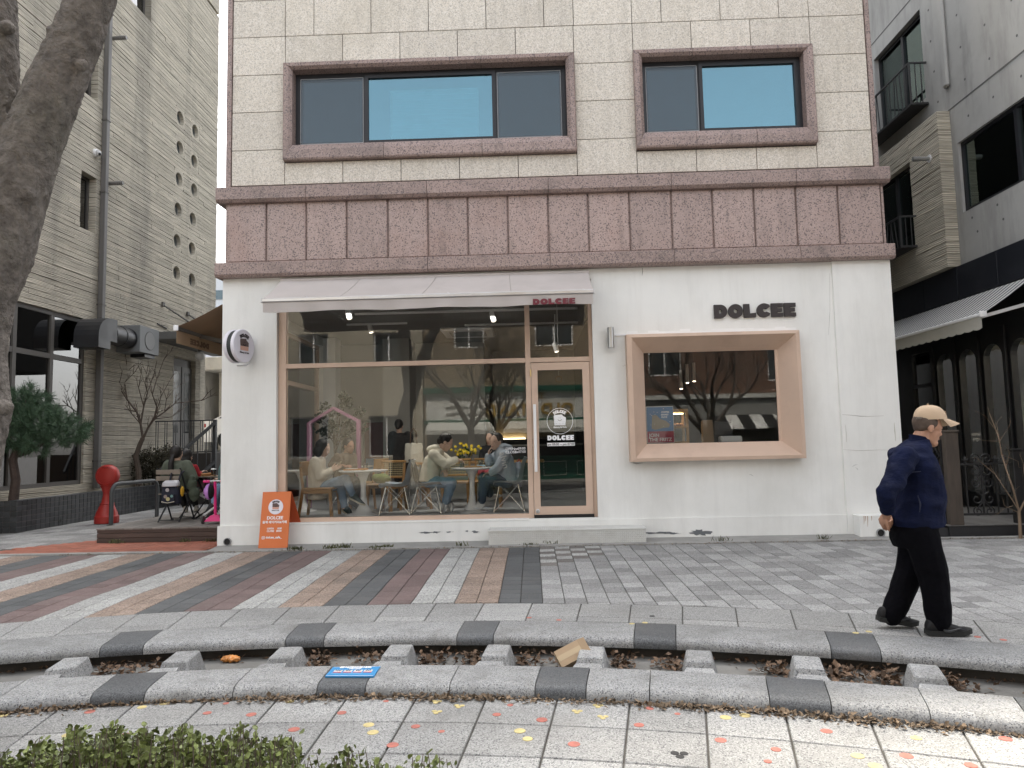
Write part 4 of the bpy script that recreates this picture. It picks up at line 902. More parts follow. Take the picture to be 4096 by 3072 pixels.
for (a, b, rx, rz, n) in ((120,760,.50,.30,60),(260,850,.55,.30,70),(380,890,.38,.26,50),(80,950,.42,.25,45),(250,960,.42,.22,45),(170,700,.30,.20,30),(30,830,.4,.3,45),(200,850,.5,.3,50)):
    c = F(*c2(a,b), 2.6); q = needle_tufts(c, (rx,.38,rz), n, 46, .15, rg); crown.add(q.v, q.f)
o = obj('crown', crown, m_needle, pt)
for (a, b) in ((260,850),(380,890),(60,930),(150,720),(250,960)): c = F(*c2(a,b), 2.6); obj('limb', MB().tube([(pb_.x-.02,2.56,1.35),(pb_.x*.5+c.x*.5,2.6,c.z*.6+.45),(c.x,2.6,c.z)], [.03,.02,.01], 6), flat((.06,.045,.04), .9), pt)
# bare shrub tree
def twigs(mb, p, d, L, r, dep, rg, bend=.35, n=(2,3), up=.25, ns=5, shrink=.72):
    pts = [p]; q = p.copy(); dd_ = d.copy()
    for k in range(3):
        dd_ = (dd_+Vector((rg.uniform(-1,1), rg.uniform(-1,1), rg.uniform(-1,1)+up))*bend*.5).normalized(); q = q+dd_*L/3; pts.append(q)
    mb.tube(pts, [r, r*.85, r*.7, r*.55 if dep else r*.15], ns, cap=False)
    if dep:
        for k in range(rg.randint(*n)):
            b = pts[rg.choice((2,3,3))]; nd = (dd_+Vector((rg.uniform(-1,1), rg.uniform(-1,1), rg.uniform(-.6,1)))*.75).normalized()
            twigs(mb, b, nd, L*shrink*rg.uniform(.8,1.15), r*.56, dep-1, rg, bend, n, up, max(3, ns-1), shrink)
m_twig = mat('twig_bark', (.11,.085,.068), .85, .2, 8)
bt = thing('bare_shrub', 'leafless budding shrub tree growing from the tiled planter', 'tree', F(*c2(800,1195), 6.6))
q_ = lambda a, b, y=6.6: F(*c2(a,b), y)
tb = MB().tube([q_(800,1215),q_(800,1130),q_(783,1050),q_(805,985),q_(825,940)], [.07,.065,.06,.055,.05], 8); obj('trunk', tb, m_twig, bt, smooth=True)
lb = MB(); rg = random.Random(21)
for pts, r in (([(825,940),(812,860),(790,790),(735,720),(690,650),(705,590),(728,530)],.03),([(825,945),(855,880),(890,830),(950,790),(1010,740),(1160,725)],.03),([(890,830),(905,760),(880,690),(905,600),(945,490)],.02),([(812,860),(830,760),(850,680),(880,600)],.022),([(855,880),(900,800),(930,700),(985,600)],.018),([(790,790),(700,770),(600,715)],.013),([(735,720),(720,620),(770,570)],.014),([(830,760),(800,650),(815,570)],.014),([(890,830),(990,820),(1060,770)],.014),([(950,790),(960,720),(1005,660)],.012),([(812,860),(760,800),(730,700),(690,620)],.014),([(850,680),(840,610),(845,570)],.01)):
    P = [q_(a, b, 6.6+.25*math.sin(i*1.3+a*.01)*(i/len(pts))) for i, (a, b) in enumerate(pts)]; k = len(P)
    lb.tube(P, [r*(1-.75*i/(k-1)) for i in range(k)], 5, cap=False)
    for i in range(1, k):
        for _ in range(2): twigs(lb, P[i], ((P[i]-P[i-1]).normalized()+Vector((rg.uniform(-1,1),rg.uniform(-.6,.6),rg.uniform(-.2,1)))*.8).normalized(), rg.uniform(.12,.3), r*.3+.003, 1, rg)
obj('branches', lb, m_twig, bt)
# hedge in the planter behind the shrub
def leaf_cloud(c, rad, n, size, rg, shell=.35, flatz=1.0):
    mb = MB()
    for i in range(n):
        while True:
            v = Vector((rg.uniform(-1,1), rg.uniform(-1,1), rg.uniform(-1,1)))
            if shell < v.length < 1: break
        p = Vector(c)+Vector((v.x*rad[0], v.y*rad[1], v.z*rad[2])); d = Vector((rg.uniform(-1,1), rg.uniform(-1,1), rg.uniform(-.3,1))).normalized(); s = d.orthogonal().normalized(); s.rotate(Matrix.Rotation(rg.uniform(0,6.28), 3, d)); u = d; l = size*rg.uniform(.7,1.3); w_ = l*.32
        n_ = s.cross(u)*l*.12
        mb.add([p, p+u*l*.5+s*w_+n_, p+u*l, p+u*l*.5-s*w_+n_], [(0,1,2,3)])
    return mb
m_hedge = mat('dull_hedge_leaves', (.055,.05,.03), .8, .4, 6, rnd=.45)
rg = random.Random(31); hg = MB()
for k in range(9):
    p = q_(745+k*30, 1110-6*k+rg.uniform(-10,10), 7.2); q = leaf_cloud((p.x,p.y,p.z-.05), (.34,.3,.42), 330, .055, rg); hg.add(q.v, q.f); twigs(hg, Vector((p.x,p.y,.55)), Vector((0,0,1)), .5, .012, 2, rg)
tag(obj('planter_hedge', hg, m_hedge), 'dull brown green clipped hedge in the planter below the metal railing', 'hedge')
# landing with railing and stair
ld = thing('stair_landing', 'dark landing with metal bar railing beside the grey door', 'stairs', (-9,8.6,0))
obj('platform', MB().box(XL+.005,-8.2,7.95,11.5,.05,1.33), flat((.06,.055,.05), .8), ld)
for k in range(6): obj('step', MB().box(-8.2,-7.3,8.4+k*.3,8.7+k*.3,.05,.25+k*.2), flat((.10,.095,.09), .8), ld)
m_rail = flat((.06,.062,.065), .5, metal=.3)
rl = MB(); x0, x1, yR, zt, zb = XL+.06, -8.1, 7.95, 2.16, 1.36
obj('top_rail', MB().bar((x0,yR,zt),(x1,yR,zt),.04,.03), m_rail, ld); obj('bottom_rail', MB().bar((x0,yR,zb),(x1,yR,zb),.03,.03), m_rail, ld)
for k in range(14): obj('baluster', MB().bar((x0+.02+(k//2)*.23+(k%2)*.055,yR,zb),(x0+.02+(k//2)*.23+(k%2)*.055,yR,zt),.014), m_rail, ld)
obj('post', MB().bar((x1,yR,.05),(x1,yR,2.18),.09), m_rail, ld)
obj('hand_rail', MB().bar((x1+.02,yR-.02,2.1),(x1-.55,yR-1.6,.95),.05,.07), m_rail, ld); obj('hand_rail', MB().bar((x1+.02,yR-.02,1.1),(x1-.4,yR-1.3,.3),.05,.07), m_rail, ld)
for k in range(6): t = k/6; obj('baluster', MB().bar((x1-.55*t,yR-1.6*t,.1),(x1-.55*t,yR-1.6*t,2.1-1.15*t),.02), m_rail, ld)
gb = thing('globe_lamp', 'frosted globe lamp hanging under the grey door canopy', 'lamp', F(*c2b(828,910), 8.5))
c = F(*c2b(828,910), 8.5); obj('globe', MB().ell(c, .125, 20, 12), flat((.45,.44,.42), .3), gb, smooth=True); obj('neck', MB().cyl((c.x,c.y,c.z+.1),(c.x,c.y,4.25),.05,n=12), m_rail, gb)
# raised yard behind: terrace, car, concrete porch, hedge with yellow blossom, far apartments
struct('terrace', MB().box(-30,-6.5,11.6,60,-.3,1.42), m_conc); struct('terrace_front', MB().box(-8.1,-4.5,11.3,11.6,-.3,1.36), flat((.10,.075,.06), .8))
def car(loc, name, label, col):
    t = thing(name, label, 'car', loc); x, y, z = loc   # rear at -x, length 4.5, side facing -y
    prof = [(0,.35),(-.02,.75),(.06,.98),(.45,1.04),(1.15,1.43),(1.9,1.48),(2.7,1.42),(3.35,1.02),(4.3,.88),(4.45,.6),(4.42,.3),(3.95,.28),(3.85,.5),(3.65,.62),(3.4,.62),(3.2,.5),(3.1,.28),(1.35,.28),(1.25,.5),(1.05,.62),(.8,.62),(.6,.5),(.5,.28),(.1,.28)]
    mb = MB(); n = len(prof); vs_ = []
    for yy in (0,.12,.9,1.68,1.8):
        k = .035 if yy in (0,1.8) else 0
        for a, b in prof:
            tuck = .16*max(0,(b-1.0)/.45) if b > 1 else 0
            vs_.append((x+a+(k if a < 1 else -k), y+min(max(yy, tuck+(.0 if yy < .9 else 0)), 1.8-tuck), z+b-k*.5))
    mb.add(vs_, [(i*n+j, i*n+(j+1)%n, (i+1)*n+(j+1)%n, (i+1)*n+j) for i in range(4) for j in range(n)]+[tuple(range(n)), tuple(4*n+j for j in range(n))])
    obj('body', mb, mat('car_paint', col, .25, .03, coat=.6), t, smooth=True)
    for pts in ([(.62,1.06),(1.2,1.37),(1.85,1.42),(1.85,1.04)],[(1.92,1.04),(1.92,1.42),(2.62,1.37),(3.15,1.03)]): obj('side_window', MB().prism([(x+a,z+b) for a, b in pts], y+.005, y+.16, 'y') if False else MB().add([(x+a, y+.16*max(0,(b-1.0)/.45)-.006, z+b) for a, b in pts]+[(x+a, y+.16*max(0,(b-1.0)/.45)+.02, z+b) for a, b in pts], [(0,1,2,3),(7,6,5,4),(0,4,5,1),(1,5,6,2),(2,6,7,3),(3,7,4,0)]), flat((.02,.022,.025), .08, spec=.8), t)
    for cx_ in (.93,3.53):
        wh = obj('wheel', MB().lathe([(.3,0),(.32,.03),(.32,.19),(.3,.22)], (x+cx_,y-.01,z+.32), 28, 'y'), flat((.015,.015,.016), .8), t, smooth=True)
        obj('rim', MB().lathe([(.19,-.004),(.2,.02)], (x+cx_,y-.01,z+.32), 24, 'y'), flat((.42,.42,.43), .3, metal=.8), wh)
        for k in range(5): a = k*1.2566; obj('spoke', MB().bar((x+cx_,y-.018,z+.32),(x+cx_+.18*math.cos(a),y-.018,z+.32+.18*math.sin(a)),.05,.01,up=(0,1,0)), flat((.6,.6,.6), .3, metal=.8), wh)
    obj('tail_light', MB().bbox(x-.03,x+.22,y-.01,y+.3,z+.74,z+.9,.03), flat((.35,.01,.015), .15, spec=.7), t); obj('door_handle', MB().bbox(x+2.1,x+2.3,y-.03,y+.01,z+.86,z+.89,.006), flat((.8,.8,.8), .3), t)
    return t
car((-11.34,14.0,1.42), 'parked_car', 'white saloon car parked on the raised yard behind the railing', (.78,.78,.78))
pc = thing('concrete_porch', 'weathered concrete porch with flat roof behind the white car', 'porch', (-11,17,1.42))
m_old = mat('old_concrete', (.42,.40,.36), .9, .15, 1.2, stain=((.12,.11,.10), .6, 1.5, (1,1,.4)))
obj('roof_slab', MB().bbox(-15,-8.0,16.6,20,4.45,4.95,.03), m_old, pc); obj('pier', MB().box(-13.4,-12.62,17,18.6,1.4,4.45), m_old, pc); obj('pier', MB().box(-12.3,-11.55,17.6,19,1.4,4.45), m_old, pc)
obj('back_panel', MB().box(-12.62,-12.3,18.4,18.6,1.4,3.0), flat((.07,.065,.06), .8), pc)
yb_ = leaf_cloud((-11.0,22,3.4), (1.2,1,1.5), 700, .16, random.Random(4)); tag(obj('forsythia_bush', yb_, mat('yellow_blossom', (.6,.5,.06), .7, .3, 2, rnd=.3)), 'yellow blossoming bush glimpsed beyond the concrete porch', 'bush')
fe = thing('yard_fence', 'black bar fence in front of the yellow blossoming bush', 'fence', (-11,20.6,1.42))
for k in range(26): obj('bar', MB().bar((-13+k*.14,20.6,1.42),(-13+k*.14,20.6,4.6),.03), m_rail, fe)
for z in (1.7,4.3): obj('rail', MB().bar((-13,20.58,z),(-9.4,20.58,z),.05), m_rail, fe)
ap = thing('apartment_tower', 'distant pale apartment tower with rows of windows', 'building', (-60,120,0)); obj('wall', MB().box(-72,-48,120,135,0,34), flat((.62,.64,.66), .8), ap)
wme = MB().box(0,2.4,0,.3,0,1.7).mesh('window'); wme.materials.append(flat((.12,.17,.19), .3))
for i in range(6):
    for j in range(9): o = link(bpy.data.objects.new('window', wme)); o.parent = ap; o.location = (-71+i*3.9+60, -.15, 4+j*3.2)
# cafe's side awning seen from below
sa = thing('side_awning', 'brown undersided canvas awning on the side wall of the cafe over the deck', 'awning', (-4.7,2,3.2))
pa_ = F(717,1310,.1); zb_ = 3.50
rows = [[(-4.44+(pa_.x+4.44)*t, .02+4.0*j/20, zb_+(pa_.z-zb_)*t-.02*math.sin(math.pi*t)) for j in range(21)] for t in (0,.2,.4,.6,.8,1)]
cn = MB().sheet(rows); cn.sheet([[(p[0],p[1],p[2]-.004) for p in r] for r in rows]); m_brn = mat('brown_canvas', (.29,.20,.125), .9, .08, 1.5); obj('canopy', cn, m_brn, sa, smooth='all')
obj('front_bar', MB().bbox(pa_.x-.03,pa_.x+.02,.02,4.02,pa_.z-.05,pa_.z+.01,.008), m_frame, sa); obj('bar_cap', MB().bbox(pa_.x-.04,pa_.x+.03,-.0,.02,pa_.z-.06,pa_.z+.02,.006), m_wpaint, sa)
obj('valance', MB().box(pa_.x-.004,pa_.x,.03,4.0,pa_.z-.24,pa_.z-.05), m_brn, sa)
for q in dolcee(.09, .62, .002, lambda x, y, d: Vector((pa_.x+.003+d, 1.05-x, pa_.z-.2+y))): obj('letter', q, flat((.12,.075,.05), .9), sa)
obj('folding_arm', MB().bar((-4.44,.9,3.0),(pa_.x,.75,pa_.z-.03),.05,.06), m_frame, sa)
# timber deck
m_deck = mat('dark_timber', (.075,.052,.043), .7, .25, 2.0, rnd=.18, stretch=(1,6,6), bump=.2, bs=30); m_dplank = mat('grey_deck_plank', (.20,.185,.17), .75, .2, 2.0, rnd=.15, stretch=(6,1,6), bump=.2, bs=30)
dk = thing('timber_deck', 'low timber deck in the alley beside the cafe with dark fascia boards', 'deck', (-5.5,2,.05))
for k in range(3): obj('fascia_board', MB().bbox(-6.55,-4.45,.60,.628,.052+k*.07,.052+(k+1)*.07-.004,.004), m_deck, dk)
for k in range(3): obj('side_board', MB().bbox(-6.55,-6.525,.63,4.8,.052+k*.07,.052+(k+1)*.07-.004,.004), m_deck, dk)
for k in range(15): obj('deck_plank', MB().bbox(-6.56+k*.141,-6.56+(k+1)*.141-.005,.595,4.8,.24,.266,.004), m_dplank, dk)
# bicycle rails, red barrier post
def urail(p0, p1, h, label):
    t = thing('bike_rail', label, 'bike rail', p0, 'bent tube bicycle rails'); p0 = Vector(p0); p1 = Vector(p1); d = (p1-p0); pts = [p0]
    r = .18
    for k in range(7): a = R_(90*k/6); pts.append(p0+Vector((0,0,h-r))+d.normalized()*(r*(1-math.cos(a)))+Vector((0,0,r*math.sin(a))))
    for k in range(7): a = R_(90*k/6); pts.append(p1+Vector((0,0,h-r))-d.normalized()*(r*(1-math.sin(a)))+Vector((0,0,r*math.cos(a))))
    pts.append(p1); obj('tube', MB().tube(pts, .038, 12), mat('galvanised_grey', (.085,.09,.095), .45, .08, 2, metal=.2), t, smooth=True)
    for p in (p0, p1): obj('foot_flange', MB().lathe([(.075,0),(.07,.01)], p, 16), m_frame, t)
urail(G(*c2(640,1445), .045), G(*c2(905,1398), .045), .76, 'grey bent tube bicycle rail beside the red barrier post')
urail(Vector((-6.95,5.4,.045)), Vector((-6.6,6.9,.045)), .76, 'grey bent tube bicycle rail standing behind the timber deck')
p = G(*c2(615,1432), .045); m_redp = mat('red_plastic', (.42,.035,.028), .42, .12, 3, spec=.45, stain=((.22,.03,.025), .4, 3, (1,1,1)))
rp = thing('barrier_post', 'red plastic barrier post with round head and handle slot', 'barrier post', p)
obj('base', MB().lathe([(.20,0),(.215,.01),(.215,.13),(.195,.15),(.19,.19),(.10,.40),(.075,.52),(.075,.58),(.10,.66),(.13,.72)], p, 28), m_redp, rp, smooth=True)
hz = p.z+.905; hm = MB()
pr_ = [(-.05,0),(-.085,.03),(-.085,.0)]
n = 36; vs_ = []
for (rr_, yy) in ((.175,-.095),(.2,-.075),(.215,-.03),(.215,.03),(.2,.075),(.175,.095)):
    for j in range(n): a = 2*math.pi*j/n; vs_.append((p.x+rr_*math.cos(a), p.y+yy, hz+rr_*math.sin(a)))
hm.add(vs_, [(i*n+j, i*n+(j+1)%n, (i+1)*n+(j+1)%n, (i+1)*n+j) for i in range(5) for j in range(n)]+[tuple(range(n)), tuple(5*n+j for j in range(n))])
hd_ = obj('head', hm, m_redp, rp, smooth=True); obj('rim_bead', MB().tube([(p.x+.16*math.cos(2*math.pi*k/28),p.y-.094,hz+.16*math.sin(2*math.pi*k/28)) for k in range(29)], .008, 6), m_redp, hd_)
obj('handle_slot', MB().bbox(p.x-.06,p.x+.06,p.y-.1005,p.y-.09,hz+.150,hz+.166,.004), m_gap, hd_)
obj('neck_rib', MB().lathe([(.12,0),(.128,.012),(.12,.024)], (p.x,p.y,p.z+.36), 24), m_redp, rp)
# ================================================================== RIGHT: concrete house with black shop front
XR = 7.5
cr = S_((3300,0), .844); cq = S_((3500,1250), .5725)
def rects(u0, u1, v0, v1, holes):
    us = sorted({u0, u1, *[min(max(h[i], u0), u1) for h in holes for i in (0, 1)]}); out = []
    for a, b in zip(us[:-1], us[1:]):
        if b-a < 1e-6: continue
        hs_ = sorted((max(h[2], v0), min(h[3], v1)) for h in holes if h[0] < b-1e-6 and h[1] > a+1e-6); v = v0
        for c, d in hs_:
            if c > v: out.append((a, b, v, c))
            v = max(v, d)
        if v < v1: out.append((a, b, v, v1))
    return out
rh = thing('grey_concrete_house', 'smooth grey concrete house with black framed windows above a black shop front', 'building', (XR,3,0))
m_smooth = mat('smooth_concrete', (.40,.40,.39), .8, .10, .7, bump=.05, bs=20, stain=[((.22,.22,.21), .5, .8, (1,1,1)), ((.14,.135,.13), .5, 2.2, (1,1.6,.3))])
hr = [(2.98,4.78,7.66,9.4),(-1.3,2.14,5.18,6.42),(3.27,4.95,4.9,6.55)]
w = MB()
for (a, b, c, d) in rects(-3, 9, 4.27, 16, hr): w.box(XR, XR+.25, a, b, c, d)
w.box(XR+.25,14,-3,9,4.27,16) if False else None
obj('wall', w, m_smooth, rh)
obj('core_wall', MB().box(XR+.6,14,-3,9,4.27,16).box(XR+.25,XR+.6,-3,9,9.5,16).box(XR+.25,XR+.6,-3,9,4.27,4.8).box(XR+.25,XR+.6,5.1,9,4.8,9.5), flat((.06,.06,.06), .8), rh)
# raised joints and tie holes
obj('wall_groove', MB().box(XR-.004,XR+.002,-3,2.34,7.08,7.105), flat((.12,.12,.12), .9), rh); obj('wall_groove', MB().box(XR-.004,XR+.002,-3,9,9.75,9.775), flat((.12,.12,.12), .9), rh)
obj('wall_fin', MB().bbox(XR-.07,XR,2.2,2.36,7.5,16,.03), m_smooth, rh)
for y in (-.1,.55,1.2,1.85,2.65):
    for z in (4.75,5.02,6.75,7.4,8.0,8.6,9.2,9.9): 
        if any(h[0]-.1 < y < h[1]+.1 and h[2]-.1 < z < h[3]+.1 for h in hr): continue
        obj('tie_hole', MB().lathe([(.022,.0),(.02,-.003)], (XR,y+.06*math.sin(z*9),z), 10, 'x'), flat((.13,.13,.13), .9), rh)
# board marked projecting bay
bb = MB()
BX = 7.27
hb_ = [(3.27,4.95,4.9,6.55)]
zz = 4.28; k = 0
while zz < 6.98:
    for (a, b, c, d) in rects(2.3, 8.5, zz, zz+.112, hb_):
        cuts = [a]+[y for y in (4.1 if k % 2 else 5.6, 7.0) if a+.3 < y < b-.3]+[b]
        for s0, s1 in zip(cuts[:-1], cuts[1:]): obj('board_course', MB().bbox(BX+br.uniform(-.004,.004), XR-.001, s0+.001, s1-.001, c+.002, d-.002, .004), m_board, rh)
    zz += .112; k += 1
def rwin(y0, y1, z0, z1, splits, x, name='window', f=.06):
    fr = MB(); fr.box(x,x+.07,y0,y1,z0,z0+f); fr.box(x,x+.07,y0,y1,z1-f,z1); fr.box(x,x+.07,y0,y0+f,z0+f,z1-f); fr.box(x,x+.07,y1-f,y1,z0+f,z1-f)
    for s in splits: fr.box(x-.01,x+.06,s-f*.6,s+f*.6,z0+f,z1-f)
    wn = obj(name, fr, m_blkmetal, rh); e = [y0+f]+splits+[y1-f]
    for a, b in zip(e[:-1], e[1:]): obj('pane', MB().box(x+.03,x+.037,a,b,z0+f,z1-f), m_gglass, wn)
    obj('room_back', MB().box(x+.28,x+.3,y0,y1,z0,z1), flat((.10,.12,.115), .8), wn)
    return wn
m_gglass = glassmat('green_glass', (.45,.52,.5), .16, .01, (.75,.9,.86), warp=.03)
rwin(2.98,4.78,7.66,9.4,[3.82],XR+.1); rwin(-1.3,2.14,5.18,6.42,[.75],XR+.05); rwin(3.27,4.95,4.9,6.55,[4.0],BX+.12)
def balcony(y0, y1, z0, zt, x1, px_, seed):
    t = MB(); r = random.Random(seed); bal = obj('balcony', MB().box(x1-px_,x1,y0,y1,z0,z0+.04), flat((.03,.03,.032), .6), rh)
    x0 = x1-px_; rl_ = [((x1,y0,zt),(x0,y0,zt)),((x0,y0,zt),(x0,y1,zt)),((x0,y1,zt),(x1,y1,zt))]
    for a, b in rl_: obj('rail', MB().bar(a,b,.03,.03), m_rail, bal)
    for a, b in ((x0,y0),(x0,y1)): obj('post', MB().bar((a,b,z0),(a,b,zt),.03), m_rail, bal)
    n = 13
    for i in range(1, n): y = y0+(y1-y0)*i/n; obj('bar', MB().bar((x0,y,z0+.04),(x0,y+r.uniform(-.09,.09),zt),.014), m_rail, bal)
    for i in (1,2): x = x0+(x1-x0)*i/3; obj('bar', MB().bar((x,y0,z0+.04),(x,y0,zt),.014), m_rail, bal)
balcony(2.9,4.82,7.5,8.3,XR,.32,1); balcony(3.18,4.9,4.88,5.47,BX,.3,2)
p = XP(*cr(495,752), BX); v = MB().cyl((BX,p.y,p.z),(BX-.3,p.y,p.z+.005),.038,n=14)
for k in range(3): v.lathe([(.046,0),(.046,.02)], (BX-.2-k*.04,p.y,p.z), 14, 'x')
v2 = obj('vent_pipe', v, flat((.3,.3,.29), .5, metal=.4), rh); obj('vent_plate', MB().lathe([(.075,0),(.07,-.012)], (BX,p.y,p.z), 20, 'x'), m_wpaint, v2)
# dark fascia panels
m_navy = mat('dark_fascia', (.016,.018,.024), .45, .15, 2, stain=((.04,.04,.045), .4, 1.5, (1,1,1)))
y = -3.0
for y in [-3+1.05*i for i in range(12)]: obj('fascia_panel', MB().bbox(XR-.12,XR+.0,y+.003,y+1.047,3.70,4.268,.004), m_navy, rh)
# black shop front with arched windows
m_blk = mat('black_shop_paint', (.012,.012,.013), .4, .2, 3)
yc_ = [-.97+.665*i for i in range(7)]; yc_ = [c for c in yc_]
loops = [[(-3,.04),(9,.04),(9,3.70),(-3,3.70)]]
for c in (-.31,.355,1.02,1.69,2.36,3.05): loops.append([(c-.235,.41),(c+.235,.41)]+arc(c,2.61,.235,0,180,12))
loops.append([(3.5,.5),(4.14,.5),(4.14,2.96),(3.5,2.96)])
sfp = obj('black_shop_front', shape_mb(loops, .09, lambda x, y, d: Vector((XR+.06+d, x, y))), m_blk, rh)
for c in (-.31,.355,1.02,1.69,2.36,3.05):
    obj('arched_pane', shape_mb([[(c-.25,.4),(c+.25,.4)]+arc(c,2.61,.25,0,180,12)], .006, lambda x, y, d: Vector((XR+.07+d, x, y))), glassmat('arch_glass', (.62,.64,.63), .05, warp=.02) if c == -.31 else bpy.data.materials['arch_glass'], sfp)
    obj('mullion', MB().bbox(XR-.03,XR+.01,c+.29,c+.375,.1,3.1,.006), m_blk, sfp)
obj('pane', MB().box(XR+.06,XR+.066,3.49,4.15,.5,2.97), m_dglass, sfp); obj('transom', MB().box(XR-.0,XR+.05,3.5,4.14,2.3,2.36), m_blk, sfp)
for c, yy in ((2.36,0),(1.02,0)): 
    for s_, z in (('mood',1.36),('page',1.28)): obj('letters', text_mb(s_, .095, (XR+.062,c,z), (0,-1,0), (0,0,1), .003), flat((.6,.6,.58), .6), sfp)
# shop interior
inn = MB(); obj('shop_interior', MB().box(XR+2.6,XR+2.7,-3,9,.04,3.7).box(XR+.12,XR+2.6,5.2,5.3,.04,3.7), flat((.45,.42,.37), .85), rh); obj('shop_floor', MB().box(XR+.12,XR+2.6,-3,5.2,.04,.3), flat((.12,.11,.10), .6), rh); obj('shop_ceiling', MB().box(XR+.12,XR+2.6,-3,5.2,3.3,3.4), flat((.22,.22,.21), .9), rh)
m_spot = mat('spot_glow', (.9,.85,.75), .5, emit=(1,.85,.62), estr=4)
for i, (x, y) in enumerate(((.7,3.0),(.8,1.9),(1.4,1.3),(.9,.9),(1.6,2.2))):
    dl_ = thing('ceiling_downlight', 'small lit ceiling downlight inside the black arched shop', 'lamp', (XR+x,y,3.2), 'downlights in the black arched shop')
    obj('can', MB().cyl((XR+x,y,3.18),(XR+x,y,3.3),.06,n=14), m_wpaint, dl_); obj('bulb', MB().cyl((XR+x,y,3.174),(XR+x,y,3.179),.045,n=14), m_spot, dl_)
L = bpy.data.lights.new('shop_light', 'AREA'); L.energy = 110; L.size = 2.2; L.color = (1,.9,.75); lo_ = link(bpy.data.objects.new('shop_light', L)); lo_.location = (XR+1.2,1.5,3.1); lo2 = link(bpy.data.objects.new('shop_light', L)); lo2.location = (XR+1.2,3.9,3.1)
rk = thing('clothes_rail', 'black clothes rail behind the arched windows', 'clothes rail', (XR+.9,2.3,.3))
obj('rail', MB().cyl((XR+.9,1.2,1.72),(XR+.9,3.6,1.72),.014,n=8), m_rail, rk)
for y in (1.2,3.6): obj('leg', MB().cyl((XR+.9,y,.3),(XR+.9,y,1.72),.016,n=8), m_rail, rk)
for i, (y, col, nm) in enumerate(((1.45,(.45,.44,.42),'pale grey'),(1.8,(.10,.10,.11),'charcoal'),(2.15,(.35,.34,.33),'mid grey'),(2.5,(.50,.49,.46),'off white'),(2.85,(.06,.07,.09),'navy'),(3.2,(.14,.14,.15),'dark grey'))):
    sh = thing('hanging_shirt', nm+' short sleeved shirt hanging on the clothes rail', 'shirt', (XR+.9,y,1.0))
    x0 = XR+.9; pr_ = [(-.05,1.66),(.05,1.66),(.2,1.6),(.34,1.36),(.24,1.29),(.18,1.38),(.19,.86),(-.19,.86),(-.18,1.38),(-.24,1.29),(-.34,1.36),(-.2,1.6)]
    obj('shirt_body', MB().prism([(y+.18*0+a*.75, b) for a, b in pr_], x0-.05+.0, x0+.03, 'x'), flat(col, .9, bump=.3, bs=12), sh); obj('hanger', MB().tube([(x0,y,1.66),(x0,y,1.70),(x0,y+.01,1.735)], .005, 5), m_rail, sh)
# striped awning
sw_ = thing('striped_awning', 'grey and white striped awning with scalloped cream valance over the black shop front', 'awning', (7,1.8,3.2))
m_str = mat('striped_canvas', (.55,.55,.53), .85, .05); t = m_str.node_tree; tc = _n(t, 'ShaderNodeTexCoord'); sx = _n(t, 'ShaderNodeSeparateXYZ'); t.links.new(tc.outputs['Object'], sx.inputs[0])
fr_ = math_(t, 'FRACT', math_(t, 'MULTIPLY', sx.outputs[1], 8.0)); k1 = math_(t, 'LESS_THAN', fr_, .55)
t.links.new(mixc(t, k1, (.50,.50,.48), (.10,.105,.12)), t.nodes['Principled BSDF'].inputs['Base Color'])
rows = [[(7.38-.78*t_, .42+6.4*j/30, 3.68-.55*t_-.02*math.sin(math.pi*t_)) for j in range(31)] for t_ in (0,.25,.5,.75,1)]
q = MB().sheet(rows); q.sheet([[(p[0],p[1],p[2]-.005) for p in r] for r in rows]); obj('canopy', q, m_str, sw_, smooth='all')
obj('front_bar', MB().bbox(6.57,6.63,.42,6.8,3.10,3.15,.01), m_wpaint, sw_); obj('bar_cap', MB().bbox(6.55,6.65,.38,.42,3.08,3.17,.01), m_wpaint, sw_)
vp = []; n = 150
top = [(.43+6.35*i/n, 3.10) for i in range(n+1)]; bot = [(.43+6.35*i/n, 2.93-.022*abs(math.sin(i*math.pi/2.5*.5))) for i in range(n, -1, -1)]
obj('valance', MB().prism(top+bot, 6.588, 6.592, 'x'), mat('cream_valance', (.50,.48,.43), .85, .05), sw_)
obj('folding_arm', MB().bar((7.4,.6,3.3),(6.62,.5,3.1),.04,.05), m_wpaint, sw_)
# terrace with iron fence
td = thing('shop_terrace', 'low dark stepped terrace in front of the black arched shop', 'terrace', (6.5,0,.05)); YF = -.36
obj('front_board', MB().bbox(5.47,9,YF,YF+.04,.045,.185,.006), flat((.018,.018,.02), .6), td); obj('base', MB().box(5.2,XR-.06,YF+.04,6,.02,.16), flat((.03,.03,.032), .7), td)
for i in range(14): obj('deck_plank', MB().bbox(5.45+i*.2,5.45+i*.2+.195,YF-.01,1.9,.186,.205,.003), flat((.13,.125,.12), .7, rnd=.15), td)
fe = thing('iron_fence', 'black wrought iron fence with scrolls and lily finials on the shop terrace', 'fence', (6,YF,.2))
m_iron = mat('wrought_iron', (.014,.014,.015), .45, .2, 6)
yf = YF+.06; fx0 = F(*cq(548,1062), yf).x; zr = F(*cq(548,1062), yf).z; zb2 = F(*cq(560,1412), yf).z
obj('top_rail', MB().bar((fx0-.05,yf,zr),(9,yf,zr),.035,.025), m_iron, fe); obj('bottom_rail', MB().bar((fx0,yf,zb2),(9,yf,zb2),.03,.03), m_iron, fe)
def spiral(c, r0, r1, a0, a1, n=22): return [Vector((c[0]+(r0+(r1-r0)*i/n)*math.cos(R_(a0+(a1-a0)*i/n)), yf, c[1]+(r0+(r1-r0)*i/n)*math.sin(R_(a0+(a1-a0)*i/n)))) for i in range(n+1)]
